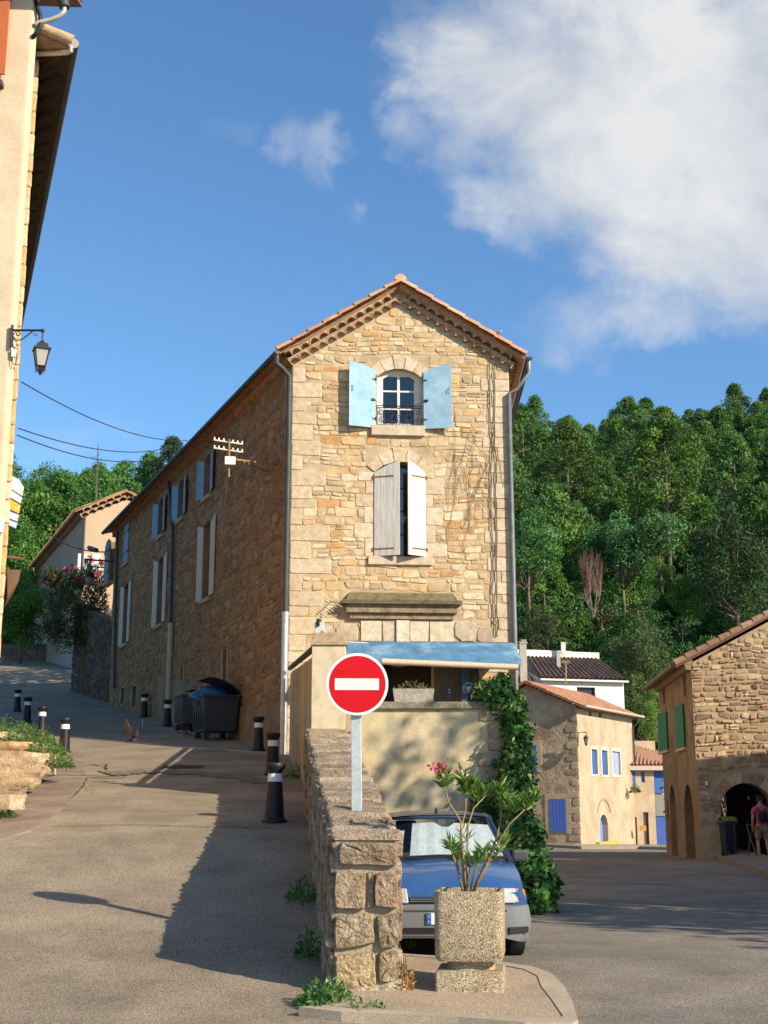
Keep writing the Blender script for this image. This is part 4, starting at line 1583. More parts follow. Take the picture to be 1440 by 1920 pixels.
# ------------------------------------------------------------------ no entry sign
def build_sign():
    # the post foot stands on the wall top
    y = WY0
    d = pray(669, 1528)
    while y < WY1 and E + d.z / d.y * y > wall_top(y):
        y += 0.02
    Y = y
    base = P(669, 1528, Y)
    H = thing('no_entry_sign', 'round red no entry sign on a grey post set on the low stone wall', 'road sign', (base.x, Y, base.z))
    c = P(670, 1283, Y - 0.05)
    r = 58.8 / FPX * (Y * math.cos(TH))
    Fs = Frame((c.x, c.y, c.z), (math.cos(R_(2)), math.sin(R_(2)), 0), (math.sin(R_(2)), -math.cos(R_(2)), 0))
    mb = MB()
    w = 0.052
    p0, p1 = base, P(667, 1300, Y)
    for (a, b) in ((p0, p1),):
        mb.box8([(a.x - w, Y - 0.02, a.z - 0.05), (a.x + w, Y - 0.02, a.z - 0.05), (a.x + w, Y + 0.03, a.z - 0.05), (a.x - w, Y + 0.03, a.z - 0.05),
                 (b.x - w, Y - 0.02, b.z + 0.1), (b.x + w, Y - 0.02, b.z + 0.1), (b.x + w, Y + 0.03, b.z + 0.1), (b.x - w, Y + 0.03, b.z + 0.1)])
    mb.build('post', mat('galvanised steel', (0.50, 0.53, 0.52), 0.5, 0.14, 6.0, 0.05, 40, metal=0.35, speck=0.08, sscale=30), H, bevel=0.006)

    def disc(r0, d0, d1, m, name, par, n=64):
        mb = MB()
        mb.prism([(r0 * math.cos(2 * math.pi * k / n), r0 * math.sin(2 * math.pi * k / n)) for k in range(n)], Fs, d0, d1)
        return mb.build(name, m, par)
    dk = disc(r, 0.0, 0.02, mat('sign white', (0.78, 0.76, 0.72), 0.45, 0.04), 'disc', H)
    disc(r * 0.915, 0.018, 0.023, mat('sign red', (0.52, 0.003, 0.008), 0.45, 0.06, 2.5, spec=0.22, col2=(0.57, 0.004, 0.012), c2scale=4), 'red_face', dk)
    mb = MB()
    mb.fbox(Fs, -r * 0.73, r * 0.70, -r * 0.19, r * 0.18, 0.022, 0.0265)
    mb.build('white_bar', mat('sign bar', (0.72, 0.69, 0.62), 0.45, 0.05), H)


build_sign()

# ------------------------------------------------------------------ bollards
def build_bollards():
    M_b = mat('black cast iron', (0.017, 0.017, 0.02), 0.42, 0.25, 9.0, 0.1, 60, speck=0.15)
    M_w = mat('reflective band', (0.80, 0.77, 0.72), 0.5, 0.06)

    def make(loc, label):
        root = thing('bollard', label, 'bollard', loc, 'black bollards with white bands along the upper street')
        mb = MB()
        mb.lathe([(0.19, -0.1), (0.19, 0.03), (0.175, 0.045), (0.150, 0.06), (0.135, 0.30), (0.112, 0.60)], n=20)
        mb.build('body', M_b, root, smooth=True, world=False, angle=40)
        mb = MB()
        mb.lathe([(0.114, 0.60), (0.108, 0.72)], n=20)
        mb.build('white_band', M_w, root, smooth=True, world=False, angle=40)
        mb = MB()
        mb.lathe([(0.106, 0.72), (0.108, 0.75), (0.15, 0.80), (0.155, 0.845), (0.148, 0.87), (0.12, 0.882), (0.02, 0.887)], n=20)
        mb.build('cap', M_b, root, smooth=True, world=False, angle=40)
        return root
    spots = [((515, 1540, 110), 'nearest black bollard, its white band clean, beside the low stone wall'),
             ((510, 1460, 76), 'black bollard half hidden directly behind the nearest one by the wall'),
             ((482, 1410, 63), 'black bollard standing by the house corner, right of the big bin'),
             ((354, 1383, 47), 'black bollard right in front of the big open bin'),
             ((308, 1369, 47), 'black bollard left of the beige downpipe foot on the side wall'),
             ((263, 1350, 42.5), 'black bollard farthest up the street along the stone house'),
             ((115, 1412, 65), 'black bollard in the sun beside the weeds and stone blocks'),
             ((70, 1384, 56), 'second black bollard of the left row, above the weeds'),
             ((41, 1357, 47), 'third black bollard of the left row, in the shade'),
             ((21, 1336, 41), 'farthest black bollard of the left row, in the shade')]
    proto = None
    for (px, py, h), lab in spots:
        Y = 0.887 * FPX * 1.02 / h
        # stand on the street where the pixel meets it, at the nearest sensible distance
        g = hit(px, py, LZ)
        Y = 0.35 * Y + 0.65 * g.y
        x = P(px, 1500, Y).x
        z = LZ(Y)
        if proto is None:
            proto = make((x, Y, z), lab)
        else:
            o = copy_tree(proto)
            o.location = (x, Y, z)
            o['label'] = lab


build_bollards()

# ------------------------------------------------------------------ terrace in front of the gable
TY = 22.5
T = Frame((0, TY, 0), (1, 0, 0), (0, -1, 0))
TX0, TX1 = P(640, 1500, TY).x, P(944, 1500, TY).x
TZ = P(800, 1330, TY).z


def build_terrace():
    H = thing('terrace', 'raised terrace with a patchy yellow rendered front wall and grey stone coping', 'terrace', (TX0, TY, 0))
    mb = MB()
    back = G(uR - 0.4, 0)
    mb.box8([(WL1, TY, -0.3), (TX1, TY, -0.3), (TX1 + 0.35, 32.9, -0.3), (C0.x + 0.4, 32.9, -0.3),
             (WL1, TY, 2.45), (TX1, TY, 2.45), (TX1 + 0.35, 32.9, 2.45), (C0.x + 0.4, 32.9, 2.45)], 0)
    mb.fbox(T, WL1, TX1, 2.45, TZ, -0.3, 0.0, 0)
    # low right hand parapet
    mb.box8([(TX1 - 0.3, TY + 0.3, 2.45), (TX1, TY + 0.3, 2.45), (TX1 + 0.35, 32.9, 2.45), (TX1 + 0.05, 32.9, 2.45),
             (TX1 - 0.3, TY + 0.3, TZ), (TX1, TY + 0.3, TZ), (TX1 + 0.35, 32.9, TZ), (TX1 + 0.05, 32.9, TZ)], 0)
    mb.build('rendered_wall', mat('patchy render', (0.60, 0.48, 0.28), 0.95, 0.22, 2.6, 0.5, 40, speck=0.12, sscale=70,
                                  col2=(0.36, 0.335, 0.26), c2scale=1.5, c2lo=0.40, c2hi=0.66), H)
    mb = MB()
    a = P(610, 1500, TY).x
    mb.fbox(T, a, TX1 + 0.04, TZ, P(800, 1316, TY).z, -0.38, 0.07)
    mb.build('coping', mat('lichen stone', (0.30, 0.25, 0.175), 0.95, 0.3, 8, 0.8, 40, speck=0.3, sscale=50, col2=(0.20, 0.17, 0.12), c2scale=4), H, bevel=0.02)
    mb = MB()
    r = random.Random(4)
    mb = None
    for (xa, xb, ya, yb) in ((897, 944, 1332, 1352), (913, 944, 1353, 1408), (894, 944, 1411, 1437), (915, 944, 1440, 1500), (890, 944, 1502, 1530), (640, 665, 1335, 1375)):
        p, q = T.px(xa, yb), T.px(xb, ya)
        mb = MB()
        stone_cell(mb, T, p[0], q[0], p[1], q[1], 0.035, 0, (0.40, 0.31, 0.19), 0.006, 0.08, None, r, 0.3, (0.04, 0.12))
        mb.build('corner_stone', M_STONE, H)
    # pillar with tile cap
    Pz = P(600, 1211, TY).z
    x0, x1 = P(582, 1500, TY).x, P(646, 1500, TY).x
    H2 = thing('pillar', 'cream rendered pillar with a brown stone cap at the end of the low wall', 'pillar', (x0, TY - 0.1, 1.5))
    mb = MB()
    mb.box8([(x0, TY - 0.1, 1.2), (x1, TY - 0.1, 1.2), (x1, TY + 0.42, 1.2), (x0, TY + 0.42, 1.2),
             (x0, TY - 0.1, Pz), (x1, TY - 0.1, Pz), (x1, TY + 0.42, Pz), (x0, TY + 0.42, Pz)])
    mb.build('shaft', mat('cream render', (0.62, 0.52, 0.36), 0.92, 0.1, 2.0, 0.3, 60, speck=0.08, col2=(0.52, 0.42, 0.27), c2scale=2.2), H2, bevel=0.01)
    mb = MB()
    cz = P(600, 1186, TY).z
    mb.box8([(x0 - 0.03, TY - 0.14, Pz), (x1 + 0.03, TY - 0.14, Pz), (x1 + 0.03, TY + 0.46, Pz), (x0 - 0.03, TY + 0.46, Pz),
             (x0 + 0.03, TY - 0.02, cz), (x1 - 0.03, TY - 0.02, cz), (x1 - 0.03, TY + 0.36, cz), (x0 + 0.03, TY + 0.36, cz)])
    mb.build('cap', mat('brown cap stone', (0.38, 0.27, 0.17), 0.95, 0.3, 9, 0.9, 40, speck=0.25, sscale=60), H2, bevel=0.015)
    # board fence from the pillar back to the house corner
    A, B = Vector((x0 + 0.03, TY + 0.45, 0)), Vector((C0.x + 0.12, 32.7, 0))
    L = (B - A).length
    Fn = Frame(A, B - A, (-(B - A).y, (B - A).x, 0))
    H3 = thing('board_fence', 'tan vertical board fence with a grey handrail beside the terrace', 'fence', tuple(A + Vector((0, 0, 1.9))))
    mb = MB()
    r = random.Random(2)
    n = 36
    z0, z1 = Pz - 0.12, P(545, 1240, 31).z - 0.1
    for i in range(n):
        a, b = L * i / n + 0.008, L * (i + 1) / n - 0.008
        if 20 <= i <= 22:
            continue
        t = (a + b) / 2 / L
        top = z0 + (z1 - z0) * t
        tn = 1 + r.uniform(-0.18, 0.18)
        mb.fbox(Fn, a, b, LZ(A.y + (B - A).y * t) - 0.1, top - r.uniform(0, 0.03), 0.0, 0.03 + r.uniform(0, 0.012), 0, (tn, tn, tn))
    mb.fbox(Fn, L * 20 / n, L * 23 / n, 1.9, z0 + (z1 - z0) * 0.56, -0.03, -0.01, 1)
    mb.build('boards', [mat('tan boards', (0.46, 0.35, 0.22), 0.85, 0.15, 3.0, 0.3, 40, tint=True, stretch=(6, 6, 0.6)), M_DARK], H3)
    mb = MB()
    mb.tube([Fn(-0.1, z0 + 0.1, 0.05), Fn(L, z1 + 0.1, 0.05)], 0.06, 8)
    mb.build('handrail', M_ZINC, H3, smooth=True, angle=50)
    for t in (0.52, 0.66):
        mb = MB()
        mb.fbox(Fn, L * t - 0.05, L * t + 0.05, 1.8, z0 + (z1 - z0) * t - 0.05, 0.03, 0.12)
        mb.build('post', mat('fence post', (0.50, 0.42, 0.30), 0.8), H3)
    # --- aerial and electric box on top of the pillar
    y = TY + 0.15
    b0 = P(602, 1186, y)
    H4 = thing('tv_aerial', 'small pale comb television aerial tilted on the pillar cap', 'aerial', tuple(b0))
    mb = MB()
    t0, t1 = P(592, 1154, y - 0.1), P(622, 1127, y + 0.12)
    mb.tube([b0, P(602, 1148, y)], 0.012, 6)
    mb.tube([t0, t1], 0.013, 6)
    mb.build('boom', mat('aerial boom', (0.16, 0.10, 0.06), 0.6), H4)
    mb = MB()
    ax = (t1 - t0).normalized()
    sd = Vector((0.86, 0.2, -0.42))
    for i in range(9):
        c = t0.lerp(t1, i / 8)
        w = 0.15 + 0.02 * (i % 3)
        mb.tube([c - sd * w + Vector((0, 0, 0.02)), c + sd * w * 0.9 - ax * 0.02], 0.008, 5)
    c = t0.lerp(t1, 1.0)
    mb.tube([c, P(640, 1125, y)], 0.008, 5)
    mb.tube([c, P(641, 1138, y)], 0.008, 5)
    mb.build('elements', mat('aerial rods', (0.70, 0.58, 0.40), 0.5, metal=0.2), H4)
    c = P(599, 1177, TY + 0.1)
    H5 = thing('junction_box', 'pale grey electric junction box with a black cover on the pillar cap', 'electric box', (c.x, c.y, c.z - 0.1))
    mb = MB()
    mb.box((c.x, c.y + 0.02, c.z - 0.0), (0.17, 0.08, 0.20))
    mb.build('casing', mat('grey casing', (0.55, 0.57, 0.56), 0.6), H5, bevel=0.008)
    mb = MB()
    mb.box((c.x - 0.025, c.y - 0.04, c.z + 0.09), (0.06, 0.06, 0.13))
    mb.build('cover', M_IRON, H5, bevel=0.008)
    mb = MB()
    mb.tube([P(606, 1180, TY + 0.05), P(618, 1196, TY + 0.05), P(640, 1203, TY + 0.2), P(690, 1206, TY + 1.5)], 0.012, 6)
    mb.build('cable', mat('pale cable', (0.62, 0.53, 0.40), 0.6), H5)

    # --- awning
    H6 = thing('awning', 'faded blue cloth awning sagging over the terrace with a long cream front tube', 'awning', tuple(G(uR / 2, 4.6, 0.6)))
    uu0, uu1 = G.px(618, 1210)[0], G.px(962, 1210)[0]
    zt, zb = G.px(790, 1203)[1], G.px(790, 1203)[1]
    mb = MB()
    n, m = 40, 7
    vs = []
    r = random.Random(6)
    d1 = 1.15
    zf = G.px(790, 1241, d1)[1]
    for i in range(n + 1):
        u = uu0 + (uu1 - uu0) * i / n
        for j in range(m + 1):
            t = j / m
            sag = -0.03 * math.sin(math.pi * t) + 0.02 * math.sin(u * 5 + t * 3) * t + 0.016 * math.sin(u * 13 + 1) * t * t
            vs.append(G(u, zt * (1 - t) + zf * t + sag + 0.14 * t * (1 - t) * 2, 0.06 + d1 * t))
        vs.append(G(u, zf - 0.10 - 0.035 * math.sin(u * 7 + 1), d1 + 0.05 + 0.02 * math.sin(u * 9)))
    m2 = m + 2
    mb.raw(vs, [(i * m2 + j, i * m2 + j + 1, (i + 1) * m2 + j + 1, (i + 1) * m2 + j) for i in range(n) for j in range(m2 - 1)])
    cl = mb.build('cloth', mat('faded blue cloth', (0.085, 0.20, 0.33), 0.9, 0.22, 2.5, 0.5, 9, col2=(0.19, 0.33, 0.45), c2scale=1.1, stretch=(1.0, 1.0, 2.0), bdist=0.05), H6, smooth=True)
    sm = cl.modifiers.new('thickness', 'SOLIDIFY')
    sm.thickness = 0.012
    mb = MB()
    a, b = P(716, 1240, G(0, 0, 1.5).y + 0.25), P(971, 1251, 32.2)
    mb.tube([a, b], 0.075, 12)
    mb.build('front_tube', mat('cream tube', (0.60, 0.46, 0.33), 0.6, 0.1), H6, smooth=True, angle=50)
    for u in (uu0 + 0.4, uu1 - 0.4):
        mb = MB()
        mb.tube([G(u, zt - 0.1, 0.02), G(u, zf - 0.1, d1 + 0.1)], 0.02, 6)
        mb.build('arm', M_ZINC, H6)

    # --- trough, globe lamp, coping plants
    cz = P(800, 1316, TY).z
    x0, x1 = P(737, 1500, TY + 0.1).x, P(816, 1500, TY + 0.1).x
    zt = P(776, 1292, TY + 0.1).z
    H7 = thing('planter_trough', 'weathered grey stone trough of dry plants on the terrace coping', 'planter', ((x0 + x1) / 2, TY + 0.12, cz))
    mb = MB()
    i = 0.03
    ya, yb = TY + 0.0, TY + 0.27
    b = [(x0 + 0.03, ya + 0.02, cz), (x1 - 0.03, ya + 0.02, cz), (x1 - 0.03, yb - 0.02, cz), (x0 + 0.03, yb - 0.02, cz)]
    t = [(x0, ya, zt), (x1, ya, zt), (x1, yb, zt), (x0, yb, zt)]
    it = [(x0 + i, ya + i, zt), (x1 - i, ya + i, zt), (x1 - i, yb - i, zt), (x0 + i, yb - i, zt)]
    ib = [(q[0], q[1], zt - 0.05) for q in it]
    mb.raw(b + t + it + ib, [(0, 1, 5, 4), (1, 2, 6, 5), (2, 3, 7, 6), (3, 0, 4, 7), (4, 5, 9, 8), (5, 6, 10, 9), (6, 7, 11, 10), (7, 4, 8, 11),
                             (8, 9, 13, 12), (9, 10, 14, 13), (10, 11, 15, 14), (11, 8, 12, 15), (12, 13, 14, 15), (3, 2, 1, 0)])
    mb.build('trough', mat('grey stone trough', (0.40, 0.36, 0.29), 0.95, 0.25, 8, 0.7, 50, speck=0.3, sscale=60), H7)
    g = np.random.default_rng(5)
    weed('dry_plant', 'brown dried plants with one green tuft growing in the stone trough', ((x0 + x1) / 2, TY + 0.13, zt - 0.04), (x1 - x0) * 0.46, 0.16, 260,
         [(0.16, 0.12, 0.06), (0.10, 0.13, 0.05), (0.20, 0.15, 0.07)], 0.08, 3, 'plant', 0.25)
    c = P(879, 1291, TY + 0.12)
    rad = 11.5 / FPX * TY
    H8 = thing('globe_lamp', 'clear glass globe lamp on a black foot on the terrace coping', 'lamp', (c.x, c.y, cz))
    mb = MB()
    mb.sphere(c, rad, 20)
    mb.build('globe', glass_mat('globe glass', (0.75, 0.72, 0.68), 0.12), H8, smooth=True)
    mb = MB()
    mb.sphere((c.x, c.y, c.z + 0.0), 0.035, 10)
    mb.tube([(c.x, c.y, c.z - 0.09), (c.x, c.y, c.z)], 0.02, 8)
    mb.build('bulb', M_WHITE, H8, smooth=True)
    mb = MB()
    mb.lathe([(0.06, 0), (0.06, 0.02), (0.03, 0.04), (0.03, c.z - rad - cz), (0.06, c.z - rad - cz + 0.015)], (c.x, c.y, cz), 12)
    mb.build('foot', M_IRON, H8, smooth=True, angle=40)
    # second globe lamp half hidden by the sign
    c = P(636, 1238, TY + 0.1)
    H9 = thing('globe_lamp', 'white topped lamp on a dark collar partly hidden behind the no entry sign', 'lamp', (c.x, c.y, c.z - 0.3))
    mb = MB()
    mb.sphere(c, 0.11, 16)
    mb.build('globe', mat('frosted globe', (0.66, 0.68, 0.70), 0.35), H9, smooth=True)
    mb = MB()
    mb.lathe([(0.11, -0.12), (0.115, 0.0), (0.10, 0.02)], c, 14)
    mb.tube([(c.x, c.y, c.z - 0.12), (c.x, c.y, TZ)], 0.03, 8)
    mb.build('collar', mat('dark collar', (0.10, 0.05, 0.035), 0.6), H9)


build_terrace()


def build_vine():
    g = np.random.default_rng(12)
    H = thing('climbing_vine', 'dense dark green climbing vine spilling down the right end of the terrace wall', 'vine', tuple(P(985, 1712, 20.0)))
    blobs = []   # px, py, Y, rx(px), ry(px), depth m
    for (px, py, Y, rx, ry, rd) in [(925, 1300, 22.6, 34, 26, 0.35), (955, 1330, 22.7, 28, 40, 0.45), (968, 1390, 22.5, 26, 52, 0.5), (966, 1450, 22.3, 32, 52, 0.55),
                                    (962, 1520, 22.1, 36, 58, 0.6), (976, 1580, 21.6, 40, 58, 0.7), (990, 1640, 20.8, 40, 55, 0.7), (1000, 1680, 20.2, 34, 36, 0.5),
                                    (930, 1500, 22.4, 24, 40, 0.3), (905, 1530, 22.35, 22, 36, 0.25), (1018, 1655, 20.4, 26, 34, 0.4), (940, 1285, 22.8, 14, 20, 0.2)]:
        c = P(px, py, Y)
        k = Y / FPX
        blobs.append((np.array(c), np.array([rx * k, rd, ry * k])))
    Ps, Ds = [], []
    for c, r in blobs:
        n = int(1500 * (r[0] * r[2] * 4 + r[1] * r[2] * 2) + 260)
        d = g.normal(0, 1, (n, 3))
        d /= np.linalg.norm(d, axis=1, keepdims=True)
        q = g.uniform(0.55, 1.04, (n, 1)) + (g.uniform(0, 1, (n, 1)) > 0.93) * 0.25 + 0.17 * np.sin(d[:, :1] * 7 + d[:, 2:] * 9 + c[0] * 5)
        Ps.append(c + d * r * q)
        Ds.append(d)
    Pt, Dr = np.concatenate(Ps), np.concatenate(Ds)
    keep = Pt[:, 2] > 0.06
    Pt, Dr = Pt[keep], Dr[keep]
    n = len(Pt)
    tg = np.cross(Dr, g.normal(0, 1, Dr.shape))
    V, F = leaf_quads(Pt, tg * 0.5 + Dr * 0.35, g.uniform(0.05, 0.15, n), g.uniform(0.04, 0.11, n), g, 0.7, 0.5, Dr, 0.6)
    # mean leaf plane faces outward: good for a vine clinging to a wall
    np_mesh('foliage', V, F, pick(g, [(0.035, 0.13, 0.026), (0.048, 0.16, 0.028), (0.025, 0.095, 0.022), (0.07, 0.20, 0.03), (0.11, 0.25, 0.035), (0.16, 0.17, 0.04)], n), M_leaf('vine leaf', 0.2, 0.4), H)
    mb = MB()
    r = random.Random(3)
    for k in range(9):
        pts = [Vector(b[0]) + Vector((r.uniform(-.15, .15), r.uniform(0, .2), r.uniform(-.1, .1))) for b in (blobs[8], blobs[6], blobs[5], blobs[4], blobs[3], blobs[2], blobs[1])]
        pts[0].z = -0.05
        mb.tube(pts, 0.018, 5)
    mb.build('stem', mat('vine stem', (0.12, 0.085, 0.05), 0.9), H)


build_vine()


# ------------------------------------------------------------------ big concrete planter with an oleander
def build_planter():
    Y = 11.34
    b0 = P(888, 1862, Y)
    zb = RZ(Y) + 0.083
    H = thing('concrete_planter', 'square exposed aggregate concrete planter on a pedestal, in front of the blue car', 'planter', (b0.x, Y + 0.25, zb))
    cx, cy = b0.x, Y + 0.295
    M = mat('planter aggregate', (0.47, 0.37, 0.24), 0.92, 0.14, 3.0, 0.9, 110, speck=0.7, sscale=95, bdist=0.02, col2=(0.36, 0.27, 0.165), c2scale=3.2)
    rot = R_(-7)

    def rsq(h, r, n=5):
        pts = []
        for (sx, sy, a0) in ((1, 1, 0), (-1, 1, 90), (-1, -1, 180), (1, -1, 270)):
            for k in range(n + 1):
                a = R_(a0 + 90 * k / n)
                pts.append((sx * (h - r) + r * math.cos(a), sy * (h - r) + r * math.sin(a)))
        return pts

    def stack(levels, mb):
        vs, fs = [], []
        cR, sR = math.cos(rot), math.sin(rot)
        k = None
        for (h, r, z) in levels:
            p = rsq(h, r)
            k = len(p)
            vs += [(cx + x * cR - y * sR, cy + x * sR + y * cR, z) for x, y in p]
        for i in range(len(levels) - 1):
            for j in range(k):
                fs.append((i * k + j, i * k + (j + 1) % k, (i + 1) * k + (j + 1) % k, (i + 1) * k + j))
        fs.append(tuple(range(k - 1, -1, -1)))
        fs.append(tuple((len(levels) - 1) * k + j for j in range(k)))
        mb.raw(vs, fs)
    z = lambda py: P(880, py, Y).z
    s = Y / FPX / 1.0
    hb = 61 * s
    mb = MB()
    stack([(hb, 0.02, zb - 0.02), (hb, 0.025, z(1826)), (hb - 0.012, 0.03, z(1822))], mb)
    mb.build('base', M, H, smooth=True, angle=45)
    mb = MB()
    stack([(hb * 0.80, 0.16, z(1829)), (hb * 0.74, 0.17, z(1822)), (hb * 0.70, 0.17, z(1812)), (hb * 0.76, 0.18, z(1798))], mb)
    mb.build('neck', M, H, smooth=True, angle=45)
    mb = MB()
    ht = 62 * s
    stack([(ht * 0.93, 0.06, z(1804)), (ht * 0.99, 0.065, z(1796)), (ht * 1.0, 0.07, z(1740)), (ht * 1.005, 0.075, z(1686)), (ht * 0.99, 0.075, z(1673)),
           (ht * 0.90, 0.05, z(1672)), (ht * 0.86, 0.05, z(1680)), (ht * 0.86, 0.05, z(1686))], mb)
    mb.build('pot', M, H, smooth=True, angle=45)
    mb = MB()
    zs = z(1682)
    mb.lathe([(ht * 0.8, zs - 0.02), (ht * 0.8, zs + 0.01), (0.01, zs + 0.03)], (cx, cy, 0), 16)
    mb.build('soil', mat('dry soil', (0.12, 0.085, 0.05), 0.95, 0.3, 20, 0.8, 60), H)
    # oleander
    g = np.random.default_rng(8)
    r = random.Random(8)
    O = thing('oleander', 'young oleander with long narrow leaves and one pink flower head, in the concrete planter', 'plant', (cx, cy, zs))
    stems = [([(869, 1675), (858, 1630), (844, 1588)], -0.10, [(848, 1582, 26)]),
             ([(874, 1675), (868, 1600), (864, 1541), (854, 1524), (841, 1504), (832, 1466)], -0.05, [(836, 1462, 30), (834, 1440, 10)]),
             ([(873, 1675), (865, 1600), (863, 1562), (873, 1518), (875, 1482)], 0.06, [(876, 1470, 40), (868, 1450, 16), (888, 1470, 22)]),
             ([(876, 1675), (876, 1600), (878, 1547), (888, 1515), (911, 1492)], 0.1, [(912, 1480, 36), (898, 1486, 26)]),
             ([(885, 1677), (902, 1640), (920, 1606), (955, 1545), (984, 1518)], -0.12, [(988, 1502, 48), (972, 1508, 30), (1000, 1492, 20)]),
             ([(884, 1677), (905, 1630), (932, 1570), (940, 1530), (938, 1484)], 0.12, [(938, 1478, 30), (950, 1496, 34)]),
             ([(880, 1676), (892, 1630), (904, 1600), (917, 1583)], -0.16, [(906, 1594, 18), (900, 1610, 10)]),
             ([(886, 1678), (915, 1620), (930, 1600), (944, 1578)], 0.02, [(942, 1578, 26), (930, 1600, 14)]),
             ([(871, 1676), (880, 1640), (884, 1620), (880, 1600)], -0.18, [(884, 1612, 14)]),
             ([(868, 1676), (862, 1640), (856, 1610)], 0.1, [(858, 1604, 14), (870, 1560, 8)])]
    mb = MB()
    Ps, Ds = [], []
    for pts, dy, cl in stems:
        q = []
        for k, (x, y) in enumerate(pts):
            t = k / (len(pts) - 1)
            p = P(x, y, cy + dy * t)
            q.append(p)
        if len(q) > 1:
            q[0].z = zs
        rad = [0.011 - 0.006 * k / (len(q) - 1) for k in range(len(q))]
        mb.tube(q, rad, 7)
        ax = np.array((q[-1] - q[-2]).normalized())
        for (x, y, n) in cl:
            n = int(n * 1.7)
            c = np.array(P(x, y + 8, cy + dy))
            lo = g.uniform(0, 1, n)
            base = c + np.outer(lo - 0.6, ax) * 0.10 + g.normal(0, 0.012, (n, 3))
            a = g.uniform(0, 2 * np.pi, n)
            d = np.stack([np.cos(a) * 0.75, np.sin(a) * 0.75, 0.25 + 0.8 * g.uniform(0, 1, n)], 1)
            Ps.append(base)
            Ds.append(d)
    mb.build('stem', mat('oleander stem', (0.30, 0.20, 0.10), 0.8, 0.2, 20), O, smooth=True)
    Pt, Dr = np.concatenate(Ps), np.concatenate(Ds)
    n = len(Pt)
    V, F = leaf_quads(Pt, Dr, g.uniform(0.10, 0.16, n), g.uniform(0.018, 0.026, n), g, 0.0, 0.15)
    np_mesh('foliage', V, F, pick(g, [(0.16, 0.28, 0.05), (0.11, 0.22, 0.045), (0.20, 0.31, 0.06), (0.08, 0.17, 0.04)], n), M_leaf('oleander leaf', 0.3, 0.45), O)
    n = 40
    c = np.array(P(824, 1438, cy - 0.04))
    Pt = c + g.normal(0, 1, (n, 3)) * np.array([0.035, 0.03, 0.018])
    V, F = leaf_quads(Pt, g.normal(0, 1, (n, 3)), 0.045, 0.035, g)
    np_mesh('flower', V, F, pick(g, [(0.75, 0.03, 0.12), (0.85, 0.06, 0.2)], n), M_leaf('pink petal', 0.2), O)
    mb = MB()
    mb.tube([P(832, 1470, cy - 0.04), P(827, 1452, cy - 0.04), P(824, 1440, cy - 0.04)], 0.005, 6)
    mb.build('flower_stalk', MATS['oleander stem'], O)


build_planter()
